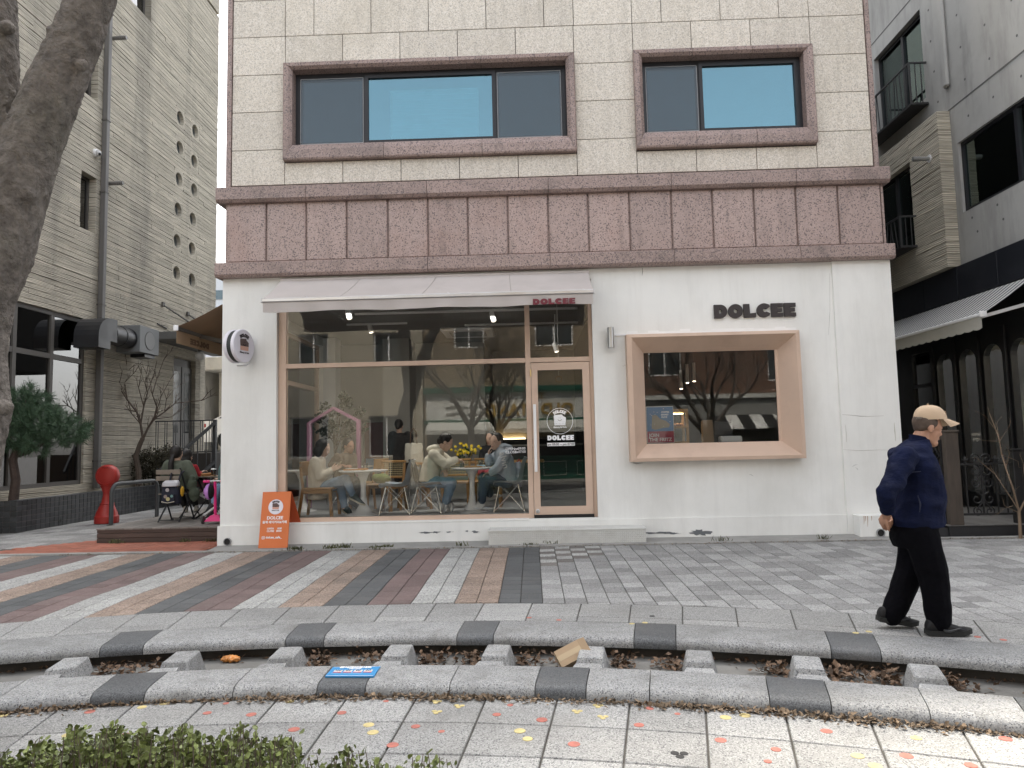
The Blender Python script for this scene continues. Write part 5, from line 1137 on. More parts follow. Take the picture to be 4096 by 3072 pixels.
def finial(x):
    z = zr+.01; f_ = obj('lily_finial', MB().lathe([(.01,0),(.02,.01),(.012,.02),(.018,.035),(.022,.055),(.014,.08),(.002,.105)], (x,yf,z), 8), m_iron, fe)
    for s in (-1,1): obj('petal', MB().tube([(x+s*.008,yf,z+.02),(x+s*.03,yf,z+.05),(x+s*.045,yf,z+.06),(x+s*.045,yf,z+.04)], [.009,.008,.007,.005], 6), m_iron, f_)
for a in (563,628,840,905): 
    x = F(*cq(a,1062), yf).x; obj('baluster', MB().bar((x,yf,zb2),(x,yf,zr),.016), m_iron, fe); finial(x)
xm = F(*cq(738,1062), yf).x; obj('baluster', MB().bar((xm,yf,zb2),(xm,yf,zr+.02),.02), m_iron, fe)
for s in (-1,1):
    for (zc, h) in ((zr-.09,.08),(zb2+.20,.085)):
        pts = [Vector((xm+s*(v_.x-0), yf, v_.z)) for v_ in spiral((.085,zc), .015, .085, 500, 90)]
        pts += [Vector((xm+s*(.085+.085*math.cos(R_(a))), yf, zc+.085*math.sin(R_(a))))for a in range(80, 260, 20)] if False else []
        obj('scroll', MB().tube(pts, .009, 6), m_iron, fe)
        obj('scroll', MB().tube([Vector((xm+s*v_.x, yf, v_.z)) for v_ in spiral((.085,zc), .085, .083, 90, 240, 14)]+[Vector((xm+s*.06,yf,zc-.10)),Vector((xm+s*.10,yf,zc-.15))], .009, 6), m_iron, fe)
        obj('scroll', MB().tube([Vector((xm+s*v_.x, yf, v_.z)) for v_ in spiral((.075,zc-.165), .066, .012, 60, -400, 26)], .009, 6), m_iron, fe)
    obj('scroll', MB().tube([Vector((xm+s*v_.x, yf, v_.z)) for v_ in spiral((.075,zr+.07), .065, .06, 200, 60, 14)]+[Vector((xm+s*v_.x, yf, v_.z)) for v_ in spiral((.085,zr+.065), .05, .01, 40, -330, 20)], .009, 6), m_iron, fe)
x = F(*cq(972,965), yf).x; obj('post', MB().bbox(x-.055,x+.055,yf-.05,yf+.05,.2,1.16,.008), m_iron, fe); obj('post_cap', MB().bbox(x-.07,x+.07,yf-.065,yf+.065,1.16,1.185,.006), m_iron, fe)
for k in range(1,6): x2 = x+k*.17; obj('baluster', MB().bar((x2,yf,zb2),(x2,yf,zr),.016), m_iron, fe); finial(x2)
pst = thing('timber_post', 'weathered brown timber gate post at the corner of the shop terrace', 'post', (5.5,yf,.2)); m_post = mat('weathered_post', (.065,.052,.042), .8, .25, 3, stretch=(8,8,1), bump=.3, bs=30)
xp = F(*cq(522,1000), yf).x; obj('shaft', MB().bbox(xp-.095,xp+.085,yf-.08,yf+.10,.2,1.42,.008), m_post, pst); obj('cap', MB().bbox(xp-.105,xp+.095,yf-.09,yf+.11,1.42,1.45,.006), m_post, pst)
lt = thing('lattice_panel', 'black diagonal timber lattice between the white cafe pillar and the gate post', 'lattice', (5.3,.1,.2))
la = Vector((5.13,.45,0)); lb_ = Vector((xp-.09,yf+.02,0)); ld_ = (lb_-la); Ll = ld_.length; ldn = ld_.normalized(); zL0, zL1 = .22, 1.32
def lp(u, z, off=0): return la+ldn*u+Vector((0,0,z))+Vector((-ldn.y,ldn.x,0))*off
for s in (-1,1):
    for k in range(-8, 14):
        u0 = k*.11; pts = []
        a, b = (u0, zL0), (u0+(zL1-zL0)*.62, zL1)
        if s < 0: a, b = (u0+(zL1-zL0)*.62, zL0), (u0, zL1)
        def clip(a, b):
            (ua, za), (ub, zb3) = a, b; t0, t1 = 0.0, 1.0; du = ub-ua
            if abs(du) < 1e-6: return None
            ts = sorted(((0-ua)/du, (Ll-ua)/du)); t0, t1 = max(0, ts[0]), min(1, ts[1])
            return None if t1-t0 < .03 else ((ua+du*t0, za+(zb3-za)*t0), (ua+du*t1, za+(zb3-za)*t1))
        cc = clip(a, b)
        if cc: obj('lath', MB().bar(lp(*cc[0], .006*s), lp(*cc[1], .006*s), .032, .010, up=(0,0,1)), m_iron, lt)
for a, b in (((0,zL0),(Ll,zL0)),((0,zL1),(Ll,zL1)),((0,zL0),(0,zL1)),((Ll,zL0),(Ll,zL1))): obj('frame_bar', MB().bar(lp(*a), lp(*b), .04), m_iron, lt)
# sapling by the terrace
sp_ = thing('bare_sapling', 'thin leafless sapling at the edge of the paving before the iron fence', 'tree', (6.05,-.5,.04))
qq = lambda a, b, y=-.5: F(*cq(a,b), y); m_sap = mat('sapling_bark', (.20,.145,.10), .8, .2, 8)
obj('trunk', MB().tube([qq(1018,1592),qq(1012,1480),qq(1006,1385)], [.022,.02,.018], 8), m_sap, sp_); lb = MB(); rg = random.Random(9)
for pts, r in (([(1006,1385),(965,1230),(915,1090),(885,990),(870,900),(845,820),(800,705)],.013),([(1006,1385),(960,1310),(900,1220),(840,1130),(745,1050)],.008),([(1010,1390),(1060,1290),(1120,1190)],.013),([(870,900),(850,780)],.005),([(870,900),(935,800)],.004),([(885,990),(1000,1040)],.004),([(870,900),(765,895)],.004),([(845,820),(765,720)],.004),([(965,1350),(900,1370)],.004),([(1006,1400),(905,1350)],.004),([(1060,1290),(1035,1050)],.007),([(915,1090),(940,980)],.004)):
    P = [qq(a, b, -.5+.08*math.sin(i+a)) if i else qq(a, b) for i, (a, b) in enumerate(pts)]; k = len(P); lb.tube(P, [r*(1-.6*i/(k-1)) for i in range(k)], 5, cap=False)
    for i in range(1, k): twigs(lb, P[i], ((P[i]-P[i-1]).normalized()+Vector((rg.uniform(-1,1),rg.uniform(-.5,.5),rg.uniform(-.2,.8)))*.7).normalized(), rg.uniform(.06,.14), .0025, 1, rg)
obj('branches', lb, m_sap, sp_)
# ================================================================== ACROSS THE STREET (seen in the window reflections)
def brickmat(name, c1_, c2_, mortar, sc=1.0):
    m = mat(name, c1_, .85, .1); t = m.node_tree; tc = _n(t, 'ShaderNodeTexCoord'); mp = _n(t, 'ShaderNodeMapping'); mp.inputs['Rotation'].default_value = (R_(90),0,0); t.links.new(tc.outputs['Object'], mp.inputs[0])
    b = _n(t, 'ShaderNodeTexBrick', Scale=1.0); b.inputs['Color1'].default_value = (*c1_,1); b.inputs['Color2'].default_value = (*c2_,1); b.inputs['Mortar'].default_value = (*mortar,1)
    b.inputs['Brick Width'].default_value = .23*sc; b.inputs['Row Height'].default_value = .075*sc; b.inputs['Mortar Size'].default_value = .008; t.links.new(mp.outputs[0], b.inputs['Vector']); t.links.new(b.outputs[0], t.nodes['Principled BSDF'].inputs['Base Color']); return m
OY = -17.5
def opp(name, label, x0, x1, h, m, wins):
    t = thing(name, label, 'building', ((x0+x1)/2,OY-1,0)); w = MB()
    for (a, b, c, d) in rects(x0, x1, -.1, h, wins): w.box(a, b, OY-.3, OY, c, d)
    w.box(x0,x1,OY-8,OY-.6,-.1,h); obj('wall', w, m, t)
    for (a, b, c, d) in wins:
        fr = MB(); f = .06; fr.box(a,b,OY-.16,OY-.1,c,c+f); fr.box(a,b,OY-.16,OY-.1,d-f,d); fr.box(a,a+f,OY-.16,OY-.1,c+f,d-f); fr.box(b-f,b,OY-.16,OY-.1,c+f,d-f); fr.box((a+b)/2-.03,(a+b)/2+.03,OY-.155,OY-.1,c+f,d-f)
        wn = obj('window', fr, m_wpaint, t); obj('pane', MB().box(a+f,b-f,OY-.14,OY-.135,c+f,d-f), flat((.05,.06,.065), .1, spec=.6), wn)
    return t
pub = opp('brick_pub', 'tan brick house across the street with a green and white pub front', -4.2, 3.9, 9.5, brickmat('tan_brick', (.34,.26,.165), (.27,.20,.125), (.24,.22,.19)), [(-3.0,-1.8,5.2,6.6),(0.2,1.7,5.2,6.6),(2.3,3.4,5.0,6.6)])
m_green = flat((.02,.11,.075), .5); m_gold = flat((.42,.27,.07), .4)
obj('sign_band', MB().box(-4.1,3.8,OY,OY+.12,2.35,3.4), flat((.70,.70,.67), .7), pub); obj('cornice', MB().box(-4.2,3.9,OY,OY+.3,3.4,3.62), m_green, pub); obj('cornice', MB().box(-4.2,3.9,OY+.001,OY+.22,2.22,2.35), m_green, pub)
obj('shop_front', MB().box(-4.1,3.8,OY,OY+.05,.9,2.2), flat((.015,.015,.015), .2, spec=.6), pub); obj('stall_riser', MB().box(-4.1,3.8,OY,OY+.12,-.1,.9), m_green, pub)
for x in (-3.5,-2.2,-.9,.4,1.7,3.0): obj('riser_panel', MB().box(x,x+.9,OY+.12,OY+.135,.15,.7), flat((.5,.5,.46), .6), pub); obj('riser_inset', MB().box(x+.03,x+.87,OY+.135,OY+.14,.18,.67), m_green, pub)
mir = (-1,0,0)
obj('letters', text_mb('OLD STAND', .62, (-.1,OY+.15,2.5), mir, (0,0,1), .08, bold=.02), m_gold, pub); obj('letters', text_mb('THE', .34, (.2,OY+.15,3.1), mir, (0,0,1), .06, bold=.01), m_gold, pub)
for s_, z, sz in (('IRISH PUB',3.05,.26),('Draft beer · Wine',2.78,.2),('Cocktail · Whisky',2.52,.2)): obj('letters', text_mb(s_, sz, (-2.6,OY+.13,z), mir, (0,0,1), .01, bold=.004), flat((.05,.05,.05), .6), pub)
q = MB().sheet([[(x, OY+.12+1.0*t_, 2.3-.35*t_) for x in (-4,-2,0,2,3.7)] for t_ in (0,.5,1)]); q.sheet([[(x, OY+1.12, 1.95-.16*t_) for x in (-4,-2,0,2,3.7)] for t_ in (0,1)]); obj('pub_awning', q, flat((.6,.6,.56), .8), pub)
ob2 = opp('red_brick_house', 'red brown brick house across the street with a black and white striped awning', 3.95, 14, 10, brickmat('red_brick', (.20,.105,.07), (.16,.08,.05), (.18,.165,.15)), [(4.6,5.9,3.9,5.2),(9.2,10.6,3.6,5.4),(11.5,13,3.6,5.4)])
obj('render_band', MB().box(4,14,OY,OY+.06,-.1,2.95), flat((.30,.30,.29), .8), ob2); obj('string_course', MB().box(3.95,14,OY,OY+.2,2.95,3.12), flat((.65,.65,.62), .8), ob2); obj('shop_opening', MB().box(7.4,13,OY+.06,OY+.08,.1,1.7), m_dark, ob2)
for i in range(14): x = 7.0+i*.45; q = MB().sheet([[(x,OY+.1,2.3),(x+.448,OY+.1,2.3)],[(x-.1,OY+1.3,1.75),(x+.348,OY+1.3,1.75)]]); q.sheet([[(x,OY+.1,2.294),(x+.448,OY+.1,2.294)],[(x-.1,OY+1.3,1.744),(x+.348,OY+1.3,1.744)]]); obj('awning_stripe', q, flat((.7,.7,.68), .8) if i % 2 else flat((.02,.02,.02), .8), ob2)
ob3 = opp('grey_render_house', 'pale rendered house with small windows across the street', -16, -4.25, 8.5, flat((.50,.45,.36), .85, var=.1), [(-6.2,-5.0,4.6,5.9),(-9.2,-8.0,4.6,5.9),(-6.4,-5.0,1.0,2.6),(-9.5,-8,1.0,2.6),(-12.5,-11,1,2.6),(-12.5,-11,4.6,5.9)])
struct('far_pavement', MB().box(-16,14,OY,-15.6,-.3,.0), m_conc)
def street_tree(loc, label, seed, h=1.9, r=.12, lean=(0,0), dep=5, group=None, L=1.5, nb=4):
    t = thing('street_tree', label, 'tree', loc, group); rg = random.Random(seed); p = Vector(loc); top = p+Vector((lean[0],lean[1],h)); tr = MB().tube([p-Vector((0,0,.1)), p.lerp(top,.4)+Vector((.04,0,0)), top], [r*1.2, r, r*.9], 10)
    obj('trunk', tr, m_bark, t, smooth=True); lb = MB()
    for k in range(nb):
        a = k*6.283/nb+rg.uniform(-.4,.4); twigs(lb, top-Vector((0,0,.1)), Vector((math.cos(a)*.6,math.sin(a)*.6,.9)).normalized(), L, r*.6, dep, rg, .3, (2,3), .3, 6, .74)
    obj('crown', lb, m_bark, t); return t
m_bark = mat('grey_bark', (.105,.092,.082), .9, .35, 5, [((.15,.135,.12), .3)], 40, bump=1.0, bs=22)
for loc, sd_, lab, h_ in (((-2.0,-13,0),1,'bare street tree across the road in front of the pub letters',2.0),((-1.1,-13.6,0),2,'bare street tree across the road close beside its twin',1.9),((5.7,-13,0),3,'bare spreading street tree across the road before the red brick house',1.5)):
    street_tree(loc, lab, sd_, h_, .12 if sd_ < 3 else .18, dep=6, L=1.35, nb=5)
# ================================================================== PEOPLE: tools
def remesh(mb, voxel, smooth=4, wrinkle=0.0, ws=9.0, seed=0, stretch=(1,1,1)):
    me = mb.mesh('body'); o = bpy.data.objects.new('tmp', me)
    r = o.modifiers.new('r', 'REMESH'); r.mode = 'VOXEL'; r.voxel_size = voxel
    s = o.modifiers.new('s', 'SMOOTH'); s.factor = .5; s.iterations = smooth
    m2 = evaluated(o)
    bpy.data.objects.remove(o); bpy.data.meshes.remove(me)
    if wrinkle:
        n = len(m2.vertices); co = [0.0]*(3*n); no = [0.0]*(3*n); m2.vertices.foreach_get('co', co); m2.vertex_normals.foreach_get('vector', no); sx, sy, sz = (k*ws for k in stretch)
        for i in range(0, 3*n, 3):
            p = Vector((co[i]*sx+seed*7.1, co[i+1]*sy, co[i+2]*sz)); d = wrinkle*(.4-1.6*abs(mnoise.noise(p))+.45*mnoise.noise(p*2.3))
            co[i] += no[i]*d; co[i+1] += no[i+1]*d; co[i+2] += no[i+2]*d
        m2.vertices.foreach_set('co', co)
    m2.polygons.foreach_set('use_smooth', [True]*len(m2.polygons)); m2.materials.clear(); m2.update(); return m2
def loft(mb, rings, n=20, p=2.0):
    """rings: (centre, u, v) with u, v the half-axes"""
    vs_ = []
    for c, u, v in rings:
        c = Vector(c); u = Vector(u); v = Vector(v)
        for j in range(n):
            a = 2*math.pi*j/n; ca, sa = math.cos(a), math.sin(a)
            ca = math.copysign(abs(ca)**(2/p), ca); sa = math.copysign(abs(sa)**(2/p), sa); vs_.append(c+u*ca+v*sa)
    k = len(rings)
    return mb.add(vs_, [(i*n+j, i*n+(j+1)%n, (i+1)*n+(j+1)%n, (i+1)*n+j) for i in range(k-1) for j in range(n)]+[tuple(range(n-1,-1,-1)), tuple((k-1)*n+j for j in range(n))])
def limb(mb, pts, rad):
    pts = [Vector(p) for p in pts]
    for i, (a, b) in enumerate(zip(pts[:-1], pts[1:])): mb.tube([a, a.lerp(b,.5), b], [rad[i], (rad[i]+rad[i+1])/2*1.02, rad[i+1]], 12)
    for p, r in zip(pts, rad): mb.ell(p, r, 12, 8)
    return mb
def basis(f, u=(0,0,1)):
    f = Vector(f).normalized(); u = Vector(u); r = f.cross(u).normalized(); u = r.cross(f).normalized(); return f, r, u
def head(mb, c, f, k=1.0, tilt=None):
    f, r, u = basis(f); c = Vector(c); M = Matrix((f, r, u)).transposed()
    def e(df, dr, du, rf, rr_, ru): mb.ell(c+(f*df+r*dr+u*du)*k, Vector((rf, rr_, ru))*k, 14, 10, rot=M)
    e(-.012,0,.032,.098,.076,.092); e(.03,0,-.045,.064,.060,.078); e(.058,0,-.10,.030,.034,.026); e(.04,0,.01,.062,.064,.055)
    e(.088,0,-.005,.016,.013,.024); e(.098,0,-.030,.018,.015,.016); e(.078,0,-.068,.020,.026,.016)
    for s in (-1,1): e(-.012,s*.076,-.015,.022,.009,.034); e(.062,s*.036,-.03,.026,.020,.024); e(.074,s*.030,.022,.014,.024,.010)
    return f, r, u
def hand(mb, w, d, palm, k=1.0, curl=.5, thumb=1):
    """wrist w, pointing d, palm normal; five fingers"""
    d = Vector(d).normalized(); n = Vector(palm); n = (n-d*n.dot(d)).normalized(); s = d.cross(n).normalized()*thumb; w = Vector(w)
    M = Matrix((d, s, n)).transposed(); mb.ell(w+d*.045*k, Vector((.055,.041,.017))*k, 12, 8, rot=M)
    for i, L in enumerate((.072,.080,.074,.058)):
        b = w+d*.085*k+s*(.030-.020*i)*k; a1 = d*math.cos(curl)+n*math.sin(curl); a2 = d*math.cos(curl*2.1)+n*math.sin(curl*2.1); p1 = b+a1*L*.5*k; p2 = p1+a2*L*.5*k
        mb.tube([b-d*.02*k, b, p1, p2], [.0095*k,.0095*k,.0088*k,.0072*k], 7); mb.ell(p2, .0072*k, 7, 5)
    b = w+d*.03*k+s*.036*k; p1 = b+(d*.55+s*.6+n*.35).normalized()*.042*k; p2 = p1+(d*.85+s*.1+n*.5).normalized()*.034*k
    mb.tube([w+d*.015*k+s*.02*k, b, p1, p2], [.013*k,.012*k,.010*k,.008*k], 7); mb.ell(p2, .008*k, 7, 5)
def shoe(parent, heel, toe, m_up, m_sole, w=.046, h=.09, stripe=None, side=None, sub='shoe', st=.024, col=True):
    heel = Vector(heel); toe = Vector(toe); d = (toe-heel); L = d.length; d.normalize(); r = d.cross(Vector((0,0,1))).normalized(); u = r.cross(d).normalized()
    P = lambda a, z: heel+d*a*L+u*z
    up = MB(); loft(up, [(P(-.01,.045),r*w*.55,u*.028),(P(.04,.058),r*w*.8,u*.045),(P(.18,.064),r*w*.85,u*.052),(P(.34,.06),r*w*.88,u*.046),(P(.55,.045),r*w*.98,u*.034),(P(.75,.034),r*w*1.02,u*.024),(P(.92,.028),r*w*.8,u*.016),(P(1.0,.024),r*w*.35,u*.008)], 16, 2.4)
    if col: loft(up, [(P(.12,.06),d*.05,r*w*.75),(P(.13,h+.01),d*.048,r*w*.72)], 14)
    so = MB(); out = []
    for a, k in ((-.03,.35),(.0,.75),(.15,.88),(.35,.86),(.55,.98),(.78,1.06),(.93,.85),(1.02,.35)): out.append((a,k))
    n = len(out); vs_ = []
    for z in (.0,st):
        for a, k in out: vs_.append(P(a, z+(.012 if a > .9 else 0)+(.006 if a < 0 else 0))+r*w*k*(1 if z else .94))
        for a, k in reversed(out): vs_.append(P(a, z+(.012 if a > .9 else 0)+(.006 if a < 0 else 0))-r*w*k*(1 if z else .94))
    m = 2*n; so.add(vs_, [tuple(range(m-1,-1,-1)), tuple(range(m,2*m))]+[(i,(i+1)%m,(i+1)%m+m,i+m) for i in range(m)])
    s_ = obj(sub, remesh(up, .009, 3), m_up, parent); obj('sole', so, m_sole, s_)
    if stripe:
        sd_ = side if side is not None else 1
        pts = [(.28,.058),(.36,.036),(.46,.034),(.60,.044),(.74,.06)]; rr_ = [.002,.010,.010,.006,.002]
        obj('side_stripe', MB().tube([P(a, z)+r*sd_*w*.93 for a, z in pts], rr_, 6), stripe, s_)
    return s_
SKIN = mat('skin_tone', (.60,.41,.32), .5, .06, 8, spec=.35); SKIN2 = mat('skin_tone_tanned', (.36,.20,.135), .5, .08, 10, spec=.35)
m_hair = mat('black_hair', (.012,.010,.010), .45, .3, 30, bump=.4, bs=90, stretch=(1,1,.2)); m_denim = mat('blue_denim', (.17,.26,.38), .85, .2, 9, bump=.3, bs=120, stain=((.25,.32,.42), .5, 4, (1,1,1)))
def face_marks(parent, c, f, k=1.0, lips=(.34,.12,.10)):
    f, r, u = basis(f); c = Vector(c)
    for s in (-1,1):
        obj('eye', MB().ell(c+(f*.083+r*s*.033+u*.002)*k, Vector((.008,.013,.006))*k, 10, 6, rot=Matrix((f,r,u)).transposed()), flat((.015,.012,.01), .2), parent)
        obj('eyebrow', MB().tube([c+(f*.086+r*s*.018+u*.022)*k, c+(f*.086+r*s*.035+u*.027)*k, c+(f*.074+r*s*.050+u*.022)*k], [.003*k,.0035*k,.002*k], 5), m_hair, parent)
    obj('mouth', MB().ell(c+(f*.095-u*.068)*k, Vector((.006,.022,.006))*k, 10, 6, rot=Matrix((f,r,u)).transposed()), flat(lips, .4), parent)
# ================================================================== CAFE FURNITURE
cf = thing  # short name
ZF = .385
m_oak = mat('honey_oak', (.36,.20,.075), .5, .15, 3, stretch=(1,1,6), bump=.05); m_pw = mat('white_lacquer', (.86,.86,.86), .25, .03); m_chrome = mat('chrome_wire', (.7,.7,.7), .18, .02, metal=1.0)
m_shell = mat('grey_plastic_shell', (.42,.47,.52), .35, .03); m_shellb = mat('black_plastic_shell', (.03,.03,.033), .4)
def tulip(name, label, x, y, r, h=.665, top=m_pw):
    t = cf(name, label, 'table', (x,y,ZF), 'white pedestal tables')
    obj('table_top', MB().lathe([(r-.03,h-.028),(r,h-.012),(r,h-.004),(r-.008,h)], (x,y,ZF), 40), top, t, smooth=True)
    obj('pedestal', MB().lathe([(r*.72,.002),(r*.70,.012),(r*.4,.035),(.11,.075),(.06,.15),(.042,.28),(.038,.40),(.045,.50),(.075,.58),(.11,h-.03)], (x,y,ZF), 32), m_pw, t, smooth=True); return t
tulip('pedestal_table', 'round white pedestal table with tray beside the woman in the beige shirt', -2.56, .72, .365)
tulip('pedestal_table', 'round white pedestal table between the two women in hooded tops', -.93, .86, .32)
tulip('pedestal_table', 'round white pedestal table in the window corner behind the wooden chair', -3.75, 1.5, .33)
tulip('pedestal_table', 'round white pedestal table farther inside near the pink house frame', -3.3, 3.1, .35)
def shellchair(name, label, x, y, rz, ms):
    t = cf(name, label, 'chair', (x,y,ZF), 'moulded shell chairs on wire legs', rz); K = dict(local=True)
    prof = [(.24,.40),(.22,.425),(.12,.425),(0,.41),(-.10,.415),(-.17,.445),(-.205,.52),(-.225,.62),(-.25,.72),(-.285,.80)]; rows = []
    for i, (a, z) in enumerate(prof):
        hw = .22 if i < 5 else .22-.012*(i-4); rows.append([(a+(.05*(abs(s)**2.5) if i > 4 else 0), hw*s, z+(.045*abs(s)**3 if i < 6 else .015*abs(s)**3)) for s in [k/6 for k in range(-6,7)]])
    q = MB().sheet(rows); q.sheet([[(p[0]+(.008 if i > 5 else 0), p[1], p[2]-.008) for p in r] for i, r in enumerate(rows)]); obj('shell', q, ms, t, smooth='all', **K)
    for s in (-1,1):
        for (tx, bx_) in ((.15,.235),(-.13,-.225)):
            obj('leg', MB().cyl((tx,s*.13,.40),(bx_,s*.22,.0),.0065,n=6), m_chrome, t, **K)
        obj('brace', MB().tube([(.15,s*.13,.40),(.0,s*.13,.25),(-.225,s*.22,.01)], .005, 6), m_chrome, t, **K); obj('brace', MB().tube([(-.13,s*.13,.40),(.0,s*.13,.25),(.235,s*.22,.01)], .005, 6), m_chrome, t, **K)
    for (xx) in (.19,-.18): obj('brace', MB().tube([(xx*.78,-.13,.40),(xx,0,.2),(xx*1.2,.22,.01)], .005, 6), m_chrome, t, **K); obj('brace', MB().tube([(xx*.78,.13,.40),(xx,0,.2),(xx*1.2,-.22,.01)], .005, 6), m_chrome, t, **K)
    return t
shellchair('shell_chair', 'empty grey shell chair on chrome wire legs beside the large window', -2.05, .74, R_(180), m_shell)
shellchair('shell_chair', 'dark shell chair on wire legs under the woman in the cream hooded top', -1.60, .78, R_(0), m_shellb)
shellchair('shell_chair', 'shell chair on wire legs with a lilac backpack hung on it', -.36, .86, R_(180), m_shell)
shellchair('shell_chair', 'dark shell chair on wire legs behind the pedestal table in the corner', -3.2, 2.2, R_(90), m_shellb)
def woodchair(name, label, x, y, rz, cane, group):
    t = cf(name, label, 'chair', (x,y,ZF), group, rz); K = dict(local=True); m_cane = mat('cane_weave', (.50,.42,.24), .7) if 'cane_weave' not in bpy.data.materials else bpy.data.materials['cane_weave']
    obj('seat', MB().bbox(-.22,.22,-.22,.22,.395,.43,.012), m_oak, t, **K)
    for s in (-1,1):
        obj('leg', MB().bar((.19,s*.2,.41),(.22,s*.22,0),.04,.045), m_oak, t, **K); obj('leg', MB().tube([(-.27,s*.22,0),(-.21,s*.2,.42),(-.25,s*.2,.74)], [.024,.024,.02], 6), m_oak, t, **K)
        obj('seat_rail', MB().bar((.2,s*.2,.37),(-.2,s*.2,.37),.03,.05), m_oak, t, **K)
    rows = lambda off, z0, z1: [[(-.245-.04*math.cos(s*1.5)+off+(.0 if z < .6 else -.01), s*.215, z) for s in [k/5 for k in range(-5,6)]] for z in (z0,(z0+z1)/2,z1)]
    if cane:
        q = MB(); fr_ = []
        n = 11; nz = 7
        for i in range(n):
            s = -1+2*i/(n-1); q.tube([(-.245-.04*math.cos(s*1.5), s*.2, z) for z in (.52,.62,.75)], .004, 4)
        for j in range(nz):
            z = .53+.21*j/(nz-1); q.tube([(-.245-.04*math.cos(s*1.5), s*.2, z) for s in [k/5 for k in range(-5,6)]], .004, 4)
        obj('cane_panel', q, m_cane, t, **K)
        for z in (.51,.765): obj('back_rail', MB().tube([(-.245-.04*math.cos(s*1.5), s*.225, z) for s in [k/5 for k in range(-5,6)]], .018, 6), m_oak, t, **K)
    else:
        q = MB().sheet(rows(0,.60,.80)); q.sheet(rows(.022,.60,.80)); q2 = MB()
        for r0, r1 in ((0,2),): pass
        obj('backrest', q, m_oak, t, smooth='all', **K); obj('back_edge', MB().tube([(-.234-.04*math.cos(s*1.5)-.008, s*.218, .80) for s in [k/5 for k in range(-5,6)]], .014, 6), m_oak, t, **K)
    return t
woodchair('wooden_chair', 'solid honey coloured wooden chair of the woman in the beige shirt', -3.17, .62, R_(0), False, None)
woodchair('cane_chair', 'wooden chair with woven cane back behind the white pedestal table', -2.35, 1.35, R_(250), True, 'cane backed wooden chairs')
woodchair('cane_chair', 'wooden chair with a pale coat hung over its curved back', -1.95, 1.55, R_(195), True, 'cane backed wooden chairs')
woodchair('cane_chair', 'cane backed wooden chair behind the table of the two hooded women', -1.25, 1.6, R_(270), True, 'cane backed wooden chairs')
woodchair('cane_chair', 'cane backed wooden chair with a red bag on its seat', -.75, 1.65, R_(270), True, 'cane backed wooden chairs')
woodchair('cane_chair', 'curved back wooden chair by the woman in the brown jacket', -2.75, 1.9, R_(160), False, 'cane backed wooden chairs')
# rear long table
lt_ = cf('long_table', 'long pale wooden table deeper in the cafe', 'table', (-1.2,2.6,ZF)); obj('table_top', MB().bbox(-2.1,.2,2.3,3.0,ZF+.68,ZF+.72,.006), m_oak, lt_)
for x in (-2.0,.1):
    for y in (2.36,2.94): obj('leg', MB().bar((x,y,ZF),(x,y,ZF+.68),.05), m_oak, lt_)
# cloths and bags
def lump(name, label, cat, parts, m, voxel=.012, wr=.008, ws=10, **k):
    mb = MB()
    for c, r in parts: mb.ell(c, r, 14, 10)
    o = obj(name, remesh(mb, voxel, 3, wr, ws), m); return tag(o, label, cat)
A_ = S_((1100,1700), .2712); B_ = S_((1600,1650), .3014)
p = F(*A_(2030,700), 1.3); lump('draped_coat', 'pale grey coat hanging over a cane chair back', 'coat', [((p.x,1.36,p.z+.05),(.10,.06,.06)),((p.x-.03,1.33,p.z-.1),(.09,.05,.17)),((p.x+.06,1.35,p.z-.12),(.05,.05,.16))], flat((.36,.36,.35), .9, bump=.3, bs=20), wr=.014, ws=14)
p = F(*A_(2050,470), 2.5); tb_ = cf('tote_bag', 'cream canvas tote bag standing on the long table', 'bag', (p.x,2.5,ZF+.72)); mb = MB(); loft(mb, [((p.x,2.5,ZF+.72),(.17,0,0),(0,.06,0)),((p.x,2.5,ZF+.88),(.165,0,0),(0,.055,0)),((p.x,2.5,ZF+1.06),(.155,0,0),(0,.02,0))], 20, 3); obj('bag_body', remesh(mb, .015, 2, .008, 9), flat((.45,.43,.37), .9), tb_)
for s in (-.06,.06): obj('strap', MB().tube([(p.x+s,2.47,ZF+1.05),(p.x+s*.8,2.47,ZF+1.25),(p.x,2.47,ZF+1.32)], .009, 5), flat((.10,.06,.04), .8), tb_)
p = F(*B_(1560,820), .95); bpk = cf('lilac_backpack', 'lilac grey backpack hanging on the shell chair back', 'backpack', (p.x,.95,p.z-.2)); mb = MB(); loft(mb, [((p.x-.0,.92,p.z-.19),(.06,0,0),(0,.12,0)),((p.x+.015,.92,p.z-.05),(.075,0,0),(0,.13,0)),((p.x+.02,.92,p.z+.1),(.065,0,0),(0,.12,0)),((p.x+.01,.92,p.z+.19),(.035,0,0),(0,.07,0))], 18, 2.6); obj('bag_body', remesh(mb, .012, 3, .007, 11), flat((.33,.34,.40), .85), bpk)
obj('strap', MB().tube([(p.x-.05,.84,p.z+.14),(p.x-.07,.82,p.z),(p.x-.09,.82,p.z-.12)], .012, 6), flat((.03,.03,.035), .8), bpk); obj('loop', MB().tube([(p.x,.9,p.z+.18),(p.x+.03,.88,p.z+.23),(p.x+.05,.9,p.z+.2)], .012, 6), flat((.5,.05,.05), .7), bpk)
lump('red_bag', 'crumpled red bag on a cane chair seat', 'bag', [((-.78,1.62,ZF+.5),(.11,.1,.09)),((-.84,1.6,ZF+.56),(.06,.07,.08)),((-.72,1.6,ZF+.54),(.06,.07,.1))], flat((.40,.05,.07), .7), wr=.014)
lump('green_bag', 'soft olive green bag on a cane chair seat', 'bag', [((-2.42,1.38,ZF+.5),(.14,.12,.08)),((-2.5,1.36,ZF+.52),(.08,.09,.06))], flat((.14,.19,.05), .9), wr=.01)
